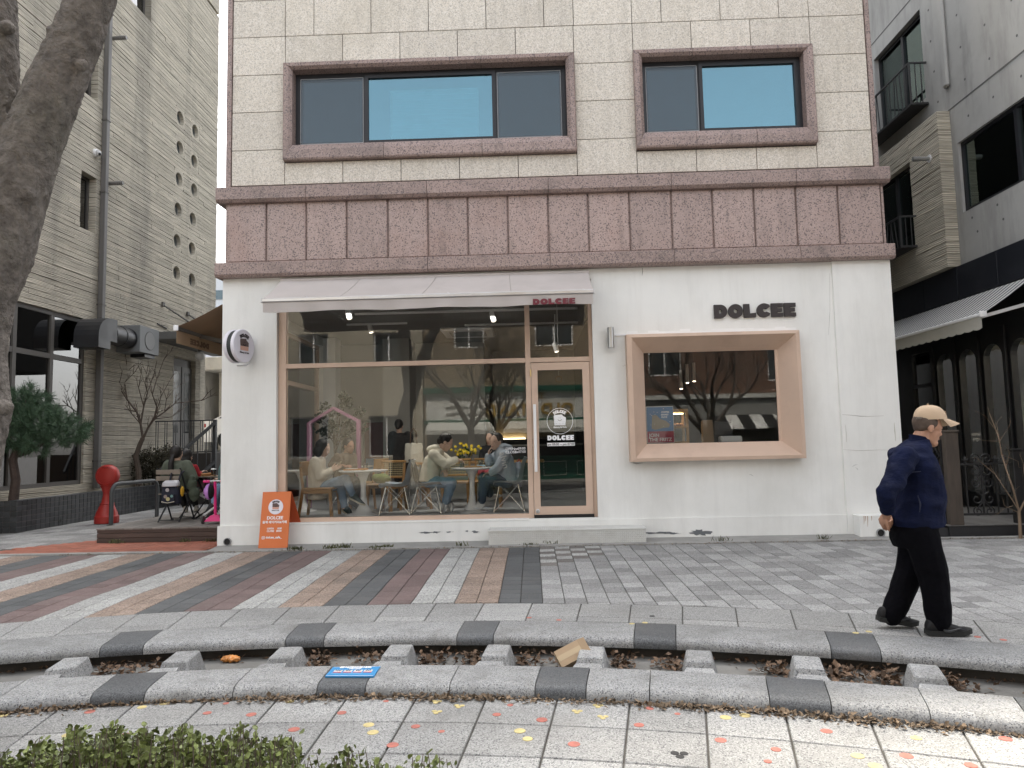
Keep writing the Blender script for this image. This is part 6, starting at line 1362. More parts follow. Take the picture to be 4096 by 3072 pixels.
# trays, phone, cups, flowers
def tray(name, label, x, y, z, w_, d_, col): 
    t = cf(name, label, 'tray', (x,y,z)); obj('tray_base', MB().bbox(x-w_,x+w_,y-d_,y+d_,z+.001,z+.014,.004), flat(col, .5), t); obj('tray_rim', MB().tube([(x-w_,y-d_,z+.018),(x+w_,y-d_,z+.018),(x+w_,y+d_,z+.018),(x-w_,y+d_,z+.018),(x-w_,y-d_,z+.018)], .006, 5), flat(col, .5), t)
ZT = ZF+.665
tray('wooden_tray', 'orange brown tray on the table beside the woman in the beige shirt', -2.66, .68, ZT, .16, .12, (.40,.18,.05)); tray('wooden_tray', 'thin tray with pale blue napkin on the table of the hooded women', -.90, .82, ZT, .13, .10, (.35,.2,.07))
tag(obj('plate', MB().lathe([(.04,.015),(.09,.02),(.095,.03),(.04,.018)], (-2.72,.66,ZT), 24), m_pw), 'white plate on the orange brown tray', 'plate')
tag(obj('napkin', MB().bbox(-.84,-.72,.74,.84,ZT+.021,ZT+.036,.003), flat((.35,.5,.62), .8)), 'pale blue folded napkin on the thin tray', 'napkin')
def cup(x, y, z, col, label, r=.035, h=.1): t = cf('drinking_glass', label, 'glass', (x,y,z)); obj('glass_wall', MB().lathe([(r*.8,.002),(r,h),(r*.93,h),(r*.75,.006)], (x,y,z), 18), glassmat('clear_cup', (.9,.92,.92), .04) if 'clear_cup' not in bpy.data.materials else bpy.data.materials['clear_cup'], t); obj('drink', MB().lathe([(r*.7,.008),(r*.82,h*.7)], (x,y,z), 18), flat(col, .2), t)
cup(-1.08,.86,ZT,(.35,.33,.3),'clear tumbler under the reaching hand of the cream hooded woman'); cup(-.80,.95,ZT,(.10,.05,.02),'glass of dark coffee beside the pale blue napkin'); cup(-2.56,.86,ZT,(.5,.48,.44),'small glass on the table by the orange brown tray')
fv = cf('flower_vase', 'vase of yellow daisies on the long table', 'vase', (-1.05,2.45,ZT)); p = F(*B_(870,500), 2.45)
obj('vase', MB().lathe([(.035,0),(.05,.05),(.045,.12),(.03,.17),(.036,.19)], (p.x,2.45,ZF+.72), 20), flat((.5,.5,.48), .3), fv, smooth=True)
rg = random.Random(2); fm = MB(); st_ = MB()
for i in range(46):
    q = Vector((p.x+rg.gauss(0,.11), 2.45+rg.gauss(0,.06), p.z+rg.uniform(-.10,.12))); st_.tube([(p.x,2.45,ZF+.88),q], .003, 3); n = Vector((rg.uniform(-.5,.5),-1,rg.uniform(-.2,.8))).normalized()
    s = n.orthogonal().normalized(); u = n.cross(s); k = 9; fm.add([q+n*.01]+[q+(s*math.cos(2*math.pi*j/k)+u*math.sin(2*math.pi*j/k))*.026 for j in range(k)], [(0,1+j,1+(j+1)%k) for j in range(k)])
obj('blossom', fm, flat((.75,.55,.03), .6), fv); obj('stems', st_, flat((.06,.12,.03), .7), fv); q = leaf_cloud((p.x,2.45,p.z-.1), (.16,.08,.12), 130, .05, rg); obj('leaves', q, flat((.03,.07,.025), .7), fv)
# pink house frame, plant, boards
ph = cf('house_frame', 'pink house shaped arch standing inside the cafe', 'arch', (-3.35,2.0,ZF)); m_pk = mat('pink_lacquer', (.40,.20,.30), .5)
H = [F(*c5(600,1150), 2.0), F(*c5(598,880), 2.0), F(*c5(460,805), 2.0), F(*c5(325,895), 2.0)]
fx = H[1].x; obj('post', MB().bbox(fx-.03,fx+.03,1.98,2.10,ZF,H[1].z,.006), m_pk, ph); obj('post', MB().bbox(H[3].x-.03,H[3].x+.03,1.98,2.10,ZF,H[3].z,.006), m_pk, ph)
obj('rafter', MB().bar((fx+.02,2.04,H[1].z+.0),(H[2].x,2.04,H[2].z),.12,.045,up=(0,0,1)), m_pk, ph); obj('rafter', MB().bar((H[3].x-.02,2.04,H[3].z),(H[2].x,2.04,H[2].z),.12,.045,up=(0,0,1)), m_pk, ph)
pp_ = cf('indoor_tree', 'leafy indoor tree beside the pink house arch', 'plant', (-3.55,2.7,ZF)); rg = random.Random(8)
obj('pot', MB().lathe([(.14,0),(.18,.3),(.165,.3),(.15,.27)], (-3.55,2.7,ZF), 24), flat((.3,.3,.29), .7), pp_); obj('trunk', MB().tube([(-3.55,2.7,ZF+.27),(-3.52,2.7,ZF+.9),(-3.56,2.7,ZF+1.3)], [.022,.018,.014], 7), m_twig, pp_); lb = MB(); lc = MB()
for k in range(15):
    a = F(*c5(rg.uniform(370,620), rg.uniform(745,960)), 2.7+rg.uniform(-.2,.2)); lb.tube([(-3.55,2.7,ZF+.8+rg.uniform(0,.4)),((a.x-3.55)/2,2.7,a.z-.1),a], [.009,.006,.003], 5, cap=False); q = leaf_cloud(a, (.11,.11,.09), 26, .085, rg, .1); lc.add(q.v, q.f)
obj('branches', lb, m_twig, pp_); obj('crown', lc, flat((.012,.026,.015), .6, rnd=.3), pp_)
mb_ = cf('menu_board', 'dark maroon notice board on the back wall with lettering', 'board', (-2.6,5.25,1.5)); p0_, p1_ = F(*c5(632,885), 5.25), F(*c5(790,1080), 5.25)
obj('panel', MB().bbox(p0_.x,p1_.x+.35,5.255,5.295,p1_.z-.3,p0_.z,.005), flat((.13,.05,.055), .6), mb_); obj('letters', text_mb('ee', .42, (p0_.x+.75,5.25,1.28), depth=.006), flat((.07,.025,.03), .6), mb_); obj('letters', text_mb('une', .42, (p0_.x+.85,5.25,1.0), depth=.006), flat((.07,.025,.03), .6), mb_)
obj('frame', MB().box(p0_.x-.05,p0_.x-.001,5.25,5.298,p1_.z-.3,p0_.z+.05).box(p0_.x-.05,p1_.x+.4,5.25,5.298,p0_.z+.001,p0_.z+.05), m_iwall, mb_)
bp = cf('blue_poster', 'light blue patterned poster panel below the maroon board', 'poster', (-2.9,5.1,.9)); q0 = F(*c5(640,1085), 5.0); obj('panel', MB().bbox(q0.x,q0.x+.75,5.0,5.02,q0.z-.28,q0.z,.004), flat((.14,.25,.42), .6), bp); obj('stand', MB().box(q0.x+.1,q0.x+.65,5.02,5.06,ZF,q0.z-.05), m_dark, bp)
# counter with warm light, ceiling fittings
co_ = cf('service_counter', 'dark service counter with a warm lit back shelf', 'counter', (.0,5.2,ZF)); obj('counter_body', MB().bbox(-.85,1.0,4.6,5.2,ZF,ZF+.95,.008), flat((.04,.04,.042), .5), co_); obj('counter_top', MB().bbox(-.88,1.03,4.57,5.23,ZF+.951,ZF+.99,.006), flat((.3,.29,.27), .4), co_)
obj('lit_panel', MB().box(-.85,1.0,6.9,6.95,1.55,2.0), mat('warm_panel', (.6,.5,.36), .8), co_); obj('light_strip', MB().box(-.85,-.16,6.84,6.88,1.5,1.53), mat('warm_strip', (.9,.8,.6), .5, emit=(1,.78,.45), estr=1.6), co_); obj('back_shelf', MB().box(-.85,1.0,6.6,6.94,1.30,1.49), m_dark, co_)
m_spot2 = mat('dim_spot_glow', (.9,.86,.78), .5, emit=(1,.88,.7), estr=.7)
for i, (a, b, yy) in enumerate(((545,285,1.0),(665,365,2.6),(1342,300,1.6),(1690,470,2.2))):
    p = F(*c5(a,b), yy); t = cf('track_spotlight', 'white cylindrical track spotlight '+('above the beige shirted woman','nearest the back column','above the hooded women','above the door')[i], 'lamp', (p.x,yy,p.z), 'white spotlights on ceiling tracks')
    d = Vector((.25,-.2,-1)).normalized(); obj('lamp_body', MB().cyl(p-d*.08, p+d*.08, .042, n=16), m_wpaint, t); obj('stem', MB().cyl(p-d*.05, (p.x,yy,3.62), .010, n=6), m_wpaint, t); obj('bulb', MB().cyl(p+d*.0805, p+d*.083, .036, n=16), m_spot2, t)
for i, (x0, x1, yy) in enumerate(((-2.9,.8,1.6),(-3.3,-2.2,2.6),(-1.2,.9,3.0))): tag(obj('lighting_track', MB().bbox(x0,x1,yy-.02,yy+.02,3.585,3.62,.004), m_wpaint), ('long white lighting track on the cafe ceiling','short white lighting track near the column','white lighting track toward the counter')[i], 'track')
ac = cf('ceiling_cassette', 'square white air conditioning cassette in the cafe ceiling', 'air conditioner', (-1.2,3.8,3.6)); obj('panel', MB().bbox(-1.7,-.7,3.3,4.3,3.56,3.62,.02), m_wpaint, ac)
for k in range(9): obj('grille_slat', MB().box(-1.55,-.85,3.5+k*.07,3.53+k*.07,3.552,3.56), flat((.2,.2,.2), .6), ac)
for i, (x, y, e) in enumerate(((-2.5,1.0,8),(-.8,1.1,7))):
    L = bpy.data.lights.new('cafe_ceiling_light', 'AREA'); L.energy = e; L.size = 1.2; L.color = (1,.95,.88); lo_ = link(bpy.data.objects.new('cafe_ceiling_light', L)); lo_.location = (x,y,3.5)
# display window contents
dS = S_((2500,1380), .339)
for i, (a, b) in enumerate(((663,515),(737,445),(818,427))):
    p = F(*dS(a,b), 1.5); t = cf('pendant_lamp', ('lowest','middle','highest')[i]+' of the three slim grey pendant lamps behind the display window', 'lamp', p, 'slim pendant lamps'); obj('tube', MB().cyl(p, p+Vector((0,0,.30)), .026, n=14), flat((.33,.32,.29), .5), t); obj('cord', MB().cyl(p+Vector((0,0,.30)), (p.x,1.5,3.62), .004, n=5), m_rail, t); obj('bulb', MB().cyl(p-Vector((0,0,.006)), p, .022, n=12), m_spot, t)
ct = cf('kitchen_counter', 'pale counter behind the display window', 'counter', (2.6,.8,ZF)); obj('top', MB().bbox(1.25,4.6,.35,1.25,1.30,1.345,.006), flat((.3,.3,.29), .5), ct); obj('body', MB().box(1.3,4.55,.4,1.2,ZF,1.30), m_dark, ct)
pst_ = cf('printed_poster', 'blue and red printed poster leaning in the display window corner', 'poster', (1.75,.2,1.35)); a0, a1 = F(*dS(262,1155), .16), F(*dS(585,1150), .16); hz_ = F(*dS(248,728), .16).z
obj('sheet', MB().box(a0.x,a1.x,.16,.165,1.36,hz_), flat((.75,.75,.75), .5), pst_); bw = a1.x-a0.x; bh = hz_-1.36
obj('blue_field', MB().box(a0.x+.006,a1.x-.006,.157,.1595,1.36+bh*.32,hz_-.008), flat((.07,.19,.40), .5), pst_); obj('red_field', MB().box(a0.x+.006,a1.x-.006,.157,.1595,1.367,1.36+bh*.319), flat((.33,.035,.07), .5), pst_)
obj('tan_shape', shape_mb([[(.18,.40),(.30,.36),(.55,.40),(.82,.42),(.86,.50),(.72,.60),(.5,.66),(.38,.76),(.22,.76),(.2,.6)]], .002, lambda x, y, d: Vector((a0.x+x*bw,.156+d,1.36+y*bh))), flat((.32,.27,.2), .6), pst_)
for s_, u, v, sz in (('JOIN',.08,.17,.068),('THE FRITZ',.08,.05,.068),('COFFEE',.55,.82,.032),('BREAD',.55,.75,.032),('FRITZ',.55,.68,.032)): obj('letters', text_mb(s_, sz, (a0.x+bw*u,.154,1.36+bh*v), depth=.002, align='LEFT', bold=.001), m_wpaint, pst_)
rg = random.Random(14)
for k in range(12): obj('snow_dot', MB().lathe([(.005,0),(.005,.001)], (a0.x+rg.uniform(.05,.95)*bw,.154,1.36+rg.uniform(.36,.97)*bh), 8, 'y'), m_wpaint, pst_)
cb2 = cf('pastry_cabinet', 'small oak framed glass pastry cabinet behind the poster', 'cabinet', (2.1,.6,1.345)); x0, x1, z0, z1 = F(*dS(545,1150), .5).x, F(*dS(760,1150), .5).x, 1.345, F(*dS(650,770), .5).z
for (a, b, c, d) in ((x0,x0+.035,z0,z1),(x1-.035,x1,z0,z1)): 
    for y0 in (.5,.8): obj('frame_post', MB().box(a,b,y0,y0+.035,c,d), m_oak, cb2)
for z in (z0,(z0+z1)/2-.02,z1-.03): obj('shelf', MB().box(x0+.035,x1-.035,.502,.83,z+.002,z+.03), m_oak, cb2)
obj('top', MB().box(x0,x1,.5,.835,z1+.001,z1+.02), m_oak, cb2); obj('glass_front', MB().box(x0+.035,x1-.035,.515,.519,z0+.03,z1-.03), m_shopglass, cb2); obj('shelf_light', MB().box(x0+.05,x1-.05,.6,.66,z1-.05,z1-.042), mat('shelf_glow', (.9,.8,.6), .5, emit=(1,.75,.4), estr=5), cb2)
for k in range(3): tag(obj('bread_roll', MB().ell((x0+.07+k*.055,.62,(z0+z1)/2+.035), (.03,.05,.025)), flat((.30,.13,.04), .6)), 'brown bread roll on the upper shelf of the pastry cabinet', 'bread', 'bread rolls in the pastry cabinet')
tag(obj('paper_bag', MB().hexa([(2.5,.5,1.345),(2.66,.5,1.345),(2.66,.6,1.345),(2.5,.6,1.345)],[(2.5,.51,1.68),(2.65,.51,1.68),(2.65,.59,1.66),(2.5,.59,1.66)]), flat((.28,.2,.13), .8)), 'brown paper bag standing beside the pastry cabinet', 'bag')
mc = cf('point_of_sale', 'dark till screen with white card machine on the counter', 'till', (2.85,.6,1.345)); obj('screen', MB().bbox(2.68,2.95,.55,.58,1.45,1.66,.01), m_shellb, mc); obj('stand', MB().box(2.78,2.85,.58,.63,1.345,1.5), m_shellb, mc); obj('printer', MB().bbox(2.74,3.05,.42,.6,1.345,1.44,.02), m_wpaint, mc)
hk = cf('hanging_ring', 'wooden ring mobile on a cord behind the glass door', 'mobile', F(*c5(1708,645), .5)); p = F(*c5(1708,645), .5); obj('ring', MB().tube([(p.x+.045*math.cos(2*math.pi*k/20),.5,p.z+.045*math.sin(2*math.pi*k/20)) for k in range(21)], .006, 6), m_oak, hk); obj('cord', MB().cyl((p.x,.5,p.z+.045),(p.x,.5,3.62),.003,n=4), m_wpaint, hk)
# ================================================================== PEOPLE
def figure(name, label, J, top_m, leg_m, skin, hairf=None, shoes=None, voxel=.011, wr=.006, hood=False, tors=(.16,.11), face=True, lips=(.34,.12,.10), armr=(.068,.055,.04), legr=(.085,.068,.05), hem=None, hand_palm=(0,0,-1), stripe=None, top_name='top', hands=True, seed=1, k=1.0):
    """J: head, face, neck, chest, pelvis, shL/shR, elL/elR, wrL/wrR, hdL/hdR (hand directions), hipL.., knL.., anL.., toeL.."""
    t = thing(name, label, 'person', J['pelvis']); V = {a: Vector(b) for a, b in J.items() if isinstance(b, (tuple, Vector))}
    side = (V['shL']-V['shR']).normalized(); fw = Vector((-side.y, side.x, 0)) if abs(side.z) < .9 else Vector((1,0,0)); 
    if fw.dot(V['face']) < 0: fw = -fw
    bd = MB(); head(bd, V['head'], V['face'], k); hc = V['head']
    f_, r_, u_ = basis(V['face']); limb(bd, [hc-u_*.06*k-f_*.02*k, V['neck']-Vector((0,0,.02))], [.052*k,.055*k])
    loft(bd, [(V['pelvis']-Vector((0,0,.06)), side*.14*k, fw*.09*k), (V['pelvis'].lerp(V['chest'],.5), side*.125*k, fw*.085*k), (V['chest'], side*.14*k, fw*.09*k), (V['neck'], side*.06*k, fw*.05*k)])
    for s in 'LR':
        limb(bd, [V['sh'+s], V['el'+s], V['wr'+s]], [armr[0]*.75*k, armr[1]*.7*k, .028*k])
        if hands: hand(bd, V['wr'+s], V['hd'+s], J.get('palm'+s, hand_palm), k, J.get('curl'+s, .45), 1 if s == 'R' else -1)
        limb(bd, [V['hip'+s], V['kn'+s], V['an'+s]], [legr[0]*.8*k, legr[1]*.75*k, .036*k])
    b_ = obj('body', remesh(bd, voxel*.85, 2), skin, t)
    if face: face_marks(t, hc, V['face'], k, lips)
    tp = MB(); a_, b2 = tors
    loft(tp, [(V['pelvis']-Vector((0,0,J.get('drop',.07))), side*(a_+.015)*k, fw*(b2+.02)*k), (V['pelvis'].lerp(V['chest'],.45), side*a_*k, fw*(b2+.012)*k), (V['chest'], side*(a_+.012)*k, fw*b2*k), (V['chest'].lerp(V['neck'],.6), side*a_*.85*k, fw*b2*.85*k), (V['neck']+Vector((0,0,.01)), side*.072*k, fw*.065*k)])
    for s in 'LR': limb(tp, [V['sh'+s], V['el'+s], V['el'+s].lerp(V['wr'+s], J.get('sleeve',.92))], [armr[0]*k, armr[1]*k, armr[2]*k])
    if hood: tp.ell(V['neck']-fw*.09*k+Vector((0,0,.0)), Vector((.11,.09,.07))*k, 14, 10); tp.ell(V['neck']-fw*.05*k+Vector((0,0,.03)), Vector((.09,.10,.05))*k, 14, 10)
    if hem: 
        for c, r in hem: tp.ell(c, r, 14, 10)
    obj(top_name, remesh(tp, voxel, 3, wr, 11, seed, (1,1,.8)), top_m, t)
    tr = MB(); loft(tr, [(V['pelvis']+Vector((0,0,.06)), side*.15*k, fw*.11*k), (V['pelvis']-Vector((0,0,.05)), side*.165*k, fw*.125*k), (V['pelvis']-Vector((0,0,.10)), side*.14*k, fw*.11*k)])
    for s in 'LR': limb(tr, [V['hip'+s], V['kn'+s], V['kn'+s].lerp(V['an'+s], .9)], [legr[0]*k, legr[1]*k, legr[2]*k])
    obj('trousers', remesh(tr, voxel, 3, wr*.8, 12, seed+2, (1,1,.7)), leg_m, t)
    if hairf:
        hm = MB(); hairf(hm, hc, f_, r_, u_); obj('hair', remesh(hm, voxel*.9, 3, .004, 40, seed, (1,1,.25)), J.get('hairm', m_hair), t)
    if shoes:
        for s in 'LR':
            an = V['an'+s]; d = (V['toe'+s]-an); d.normalize(); hl = an-d*.06*k-Vector((0,0,.075*k)); shoe(t, hl, hl+d*.25*k, shoes[0], shoes[1], .043*k, .085*k, stripe, -1 if d.x > 0 else 1)
    return t
def bob(mb, c, f, r, u):
    M = Matrix((f, r, u)).transposed(); mb.ell(c-f*.03+u*.035, (.105,.092,.105), 16, 12, rot=M)
    for s in (-1,1): mb.ell(c-f*.02+r*s*.072-u*.06, (.06,.03,.09), 12, 10, rot=M)
    mb.ell(c-f*.08-u*.06, (.05,.085,.085), 12, 10, rot=M)
def short_hair(mb, c, f, r, u):
    M = Matrix((f, r, u)).transposed(); mb.ell(c-f*.028+u*.045, (.103,.086,.095), 16, 12, rot=M); mb.ell(c-f*.07-u*.03, (.05,.075,.06), 12, 10, rot=M)
def tied_hair(mb, c, f, r, u):
    M = Matrix((f, r, u)).transposed(); mb.ell(c-f*.03+u*.04, (.104,.086,.10), 16, 12, rot=M); mb.ell(c-f*.09-u*.02, (.05,.05,.06), 12, 10, rot=M)
def ponytail(mb, c, f, r, u):
    M = Matrix((f, r, u)).transposed(); mb.ell(c-f*.03+u*.02, (.10,.095,.115), 16, 12, rot=M); limb(mb, [c-f*.11-u*.05, c-f*.15-u*.16, c-f*.15-u*.30, c-f*.14-u*.40], [.035,.042,.045,.018])
def QA(a, b, y): return F(*A_(a, b), y)
def QB(a, b, y): return F(*B_(a, b), y)
m_beige = mat('beige_shirt', (.60,.55,.47), .9, .06, 5, bump=.15, bs=60); m_creamh = mat('cream_fleece', (.76,.71,.59), .95, .05, 5, bump=.3, bs=120); m_greyh = mat('grey_marl', (.38,.43,.49), .95, .08, 20, bump=.3, bs=120)
m_teal = flat((.02,.045,.045), .6); m_sole = flat((.55,.5,.38), .7); m_ws = flat((.7,.7,.7), .6); m_silv = flat((.4,.41,.42), .35, metal=.5)
YA = .66
figure('person', 'woman in an oversized beige shirt and jeans looking at a phone',
  dict(head=QA(712,345,YA), face=(.93,.0,-.36), neck=QA(655,478,YA), chest=QA(620,600,YA), pelvis=QA(630,915,YA), shL=QA(640,535,YA+.16), shR=QA(585,545,YA-.14), elL=QA(720,740,YA+.15), elR=QA(655,765,YA-.14), wrL=QA(870,650,YA+.06), wrR=QA(835,672,YA-.05), hdL=(.8,-.1,.45), hdR=(.8,.1,.5), palmL=(0,-1,-.3), palmR=(0,1,-.3),
    hipL=QA(680,935,YA+.09), hipR=QA(680,935,YA-.07), knL=QA(960,880,YA+.09), knR=QA(1040,790,YA-.05), anL=QA(1030,1230,YA+.08), anR=QA(1150,1040,YA-.02), toeL=QA(1130,1310,YA+.08), toeR=QA(1290,1110,YA-.02), drop=.18, sleeve=.8),
  m_beige, m_denim, SKIN, bob, (m_teal, m_sole), wr=.009, tors=(.175,.125), armr=(.078,.066,.055), hem=[(QA(680,960,YA),(.17,.16,.10)), (QA(760,990,YA-.02),(.10,.12,.06))], stripe=m_sole, seed=3)
ph_ = cf('mobile_phone', 'mobile phone held by the woman in the beige shirt', 'phone', QA(945,585,YA)); p = QA(945,585,YA); obj('phone_body', MB().bar(p-Vector((.03,0,.045)), p+Vector((.03,0,.045)), .075, .009, up=(1,0,-.6)), flat((.35,.3,.2), .3), ph_)
YB = 1.75
figure('person', 'older woman in a brown jacket seated behind the beige shirted woman',
  dict(head=QA(1090,310,YB), face=(.8,-.55,-.1), neck=QA(1050,420,YB), chest=QA(1030,520,YB), pelvis=QA(1020,800,YB), shL=QA(1150,470,YB+.14), shR=QA(920,470,YB-.12), elL=QA(1170,610,YB+.1), elR=QA(830,590,YB-.14), wrL=QA(1060,610,YB-.1), wrR=QA(940,600,YB-.18), hdL=(.4,-.5,.1), hdR=(.8,-.3,.1),
    hipL=QA(1060,830,YB+.09), hipR=QA(980,830,YB-.09), knL=QA(1220,820,YB-.2), knR=QA(1160,840,YB-.3), anL=QA(1200,1100,YB-.2), anR=QA(1130,1110,YB-.3), toeL=QA(1280,1150,YB-.2), toeR=QA(1210,1160,YB-.3)),
  mat('brown_jacket', (.16,.125,.095), .9, .1, 6), flat((.04,.04,.045), .8), SKIN2, short_hair, (flat((.03,.03,.03), .6), flat((.03,.03,.03), .6)), tors=(.17,.12), seed=5, hem=[(QA(1040,520,YB-.1),(.05,.05,.10))])
YC = .80
figure('person', 'woman in a cream hooded top reaching over the table',
  dict(head=QB(610,395,YC), face=(.86,.1,-.5), neck=QB(520,490,YC), chest=QB(440,610,YC), pelvis=QB(385,850,YC), shL=QB(520,560,YC+.17), shR=QB(440,560,YC-.14), elL=QB(640,640,YC+.14), elR=QB(600,690,YC-.15), wrL=QB(590,765,YC-.02), wrR=QB(745,625,YC-.02), hdL=(.2,-.6,-.2), hdR=(.85,.1,-.1), palmR=(.1,0,-1), curlR=.55,
    hipL=QB(400,915,YC+.10), hipR=QB(380,915,YC-.09), knL=QB(660,935,YC+.10), knR=QB(690,935,YC-.10), anL=QB(620,1190,YC+.10), anR=QB(600,1200,YC-.10), toeL=QB(650,1310,YC+.1), toeR=QB(565,1330,YC-.12)),
  m_creamh, m_denim, SKIN, tied_hair, (m_silv, m_ws), wr=.007, tors=(.175,.13), armr=(.082,.07,.055), legr=(.095,.078,.062), hood=True, seed=7)
YD = .86
figure('person', 'woman in a grey hooded top with white sleeve lettering resting her cheek on her hand',
  dict(head=QB(1275,385,YD), face=(-.62,-.76,-.05), neck=QB(1330,478,YD), chest=QB(1380,600,YD), pelvis=QB(1420,860,YD), shL=QB(1400,570,YD-.16), shR=QB(1300,570,YD+.16), elL=QB(1300,735,YD-.2), elR=QB(1185,655,YD+.1), wrL=QB(1210,795,YD-.16), wrR=QB(1172,575,YD-.02), hdL=(-.9,-.1,-.15), hdR=(.2,0,1), palmR=(1,0,0), curlR=.4,
    hipL=QB(1420,915,YD-.09), hipR=QB(1400,915,YD+.09), knL=QB(1110,865,YD-.08), knR=QB(1130,900,YD+.1), anL=QB(1085,1200,YD-.06), anR=QB(1200,1100,YD+.25), toeL=QB(990,1290,YD-.06), toeR=QB(1270,1080,YD+.25)),
  m_greyh, mat('dark_denim', (.055,.09,.14), .85, .2, 9, bump=.3, bs=120), SKIN, lambda mb, c, f, r, u: (tied_hair(mb, c, f, r, u), mb.ell(c-f*.08-u*.08, (.06,.08,.08), 12, 10)), (m_ws, m_ws), wr=.007, tors=(.18,.135), armr=(.085,.072,.058), legr=(.10,.082,.062), hood=True, seed=9)
# sleeve print
p = QB(1345,560,YD-.26); pk = bpy.data.objects['person.003']; obj('sleeve_print', text_mb('alvin', .14, (p.x-.035,YD-.262,p.z+.03), (.25,0,-.97), (.97,0,.25), .004, align='LEFT'), m_wpaint, pk)
YG = 3.9
def q5(a, b, y): return F(*c5(a, b), y)
figure('person', 'person in a long black hooded coat standing with back turned deep in the cafe',
  dict(head=q5(825,905,YG), face=(.1,1,-.1), neck=q5(828,945,YG), chest=q5(830,985,YG), pelvis=q5(832,1095,YG), shL=q5(790,960,YG), shR=q5(872,960,YG), elL=q5(775,1030,YG), elR=q5(892,1030,YG), wrL=q5(790,1090,YG+.12), wrR=q5(880,1090,YG+.12), hdL=(0,.5,-.6), hdR=(0,.5,-.6), hipL=q5(815,1110,YG), hipR=q5(850,1110,YG), knL=q5(815,1180,YG), knR=q5(850,1180,YG), anL=q5(815,1245,YG), anR=q5(850,1245,YG), toeL=q5(815,1245,YG)+Vector((0,.2,-.05)), toeR=q5(850,1245,YG)+Vector((0,.2,-.05)), drop=.3),
  flat((.016,.016,.018), .85), flat((.02,.02,.022), .8), SKIN, tied_hair, (flat((.02,.02,.02), .6), flat((.02,.02,.02), .6)), tors=(.22,.15), armr=(.10,.08,.06), face=False, voxel=.014)
YH = 2.5
figure('person', 'dark haired woman in black sitting at the long table behind the grey hooded woman',
  dict(head=QB(1205,345,YH), face=(-.5,-.8,-.1), neck=QB(1215,420,YH+.6)*0+QB(1190,440,YH), chest=QB(1190,530,YH), pelvis=QB(1190,720,YH), shL=QB(1110,490,YH), shR=QB(1270,490,YH), elL=QB(1080,600,YH-.1), elR=QB(1290,600,YH-.1), wrL=QB(1140,640,YH-.25), wrR=QB(1240,640,YH-.25), hdL=(.3,-.6,0), hdR=(-.3,-.6,0), hipL=QB(1160,740,YH), hipR=QB(1220,740,YH), knL=QB(1150,760,YH-.35), knR=QB(1230,760,YH-.35), anL=QB(1150,950,YH-.3), anR=QB(1230,950,YH-.3), toeL=QB(1150,970,YH-.5), toeR=QB(1230,970,YH-.5)),
  flat((.018,.018,.02), .85), flat((.02,.02,.022), .8), SKIN, bob, (flat((.02,.02,.02), .6), flat((.02,.02,.02), .6)), voxel=.014)
# ------------------------------------------------------------------ walking man with cap
K8 = S_((3450,1550), .3617); KC = S_((3300,1300), .814)
YM = -4.73; PXM = .3617*5.27/2840
def m8(a, b, y=YM): return F(*K8(a, b), y)
def mC(a, b, y=YM): return F(*KC(a, b), y)
man = thing('person', 'man in navy jacket and beige cap walking with hands behind his back', 'person', (3.0,YM,0))
Yn, Yf_ = YM-.10, YM+.10      # near (his right) and far leg
bd = MB(); fcm = Vector((.965,-.02,-.26)); hc = m8(722,440)
head(bd, hc, fcm, .95); f_, r_, u_ = basis(fcm)
limb(bd, [hc-u_*.07-f_*.03, m8(615,640)], [.056,.062]); bd.ell(hc+f_*.055-u_*.105, (.035,.04,.03)); bd.ell(hc+f_*.02-u_*.08, (.06,.05,.05))
loft(bd, [(m8(565,1620), (.12,0,0), (0,.15,0)), (m8(585,1250), (.13,0,0), (0,.15,0)), (m8(560,850), (.10,0,0), (0,.16,0)), (m8(600,650), (.05,0,0), (0,.06,0))])
sR, eR, wR = m8(462,775,YM-.17), m8(268,1170,YM-.26), m8(262,1415,YM-.10); sL, eL, wL = m8(520,775,YM+.17), m8(335,1170,YM+.22), m8(275,1405,YM+.04)
limb(bd, [sR, eR, wR], [.05,.042,.030]); limb(bd, [sL, eL, wL], [.05,.042,.030])
hand(bd, wR, (-.12,.62,-.6), (.9,.1,-.1), 1.0, .7, 1); hand(bd, wL, (-.05,-.62,-.5), (-.9,0,-.2), 1.0, .8, 1)
kn, an_ = mC(528,1225,Yn), mC(560,1462,Yn); kf, af = mC(412,1215,Yf_), mC(322,1432,Yf_); hn, hf = mC(468,1010,Yn), mC(446,1010,Yf_)
limb(bd, [hn, kn, an_], [.07,.055,.04]); limb(bd, [hf, kf, af], [.07,.055,.04])
obj('body', remesh(bd, .0065, 2), SKIN2, man); face_marks(man, hc, fcm, .95, (.25,.11,.09))
jk = MB(); X_ = lambda px: (px*PXM, 0, 0)
loft(jk, [(m8(590,1528), X_(262), (0,.198,0)), (m8(592,1440), X_(258), (0,.206,0)), (m8(605,1300), X_(250), (0,.207,0)), (m8(602,1150), X_(240), (0,.205,0)), (m8(585,1000), X_(222), (0,.212,0)), (m8(560,860), X_(205), (0,.215,0)), (m8(545,760), X_(192), (0,.205,0)), (m8(555,670), X_(150), (0,.15,0)), (m8(595,610), X_(112), (0,.095,0)), (m8(620,575), X_(95), (0,.075,0))], 24, 2.3)
jk.ell(m8(700,1240), (.105,.16,.14)); jk.ell(m8(440,800), (.085,.16,.10))
limb(jk, [sR, m8(375,960,YM-.22), eR, m8(272,1330,YM-.16)], [.086,.078,.066,.052]); limb(jk, [sL, m8(435,960,YM+.21), eL, m8(282,1330,YM+.12)], [.086,.078,.066,.052])
m_navyj = mat('navy_jacket', (.0042,.0072,.027), .8, .2, 6, bump=.6, bs=4.5, spec=.12, bdist=.05, stretch=(1,1,1.5), detail=3)
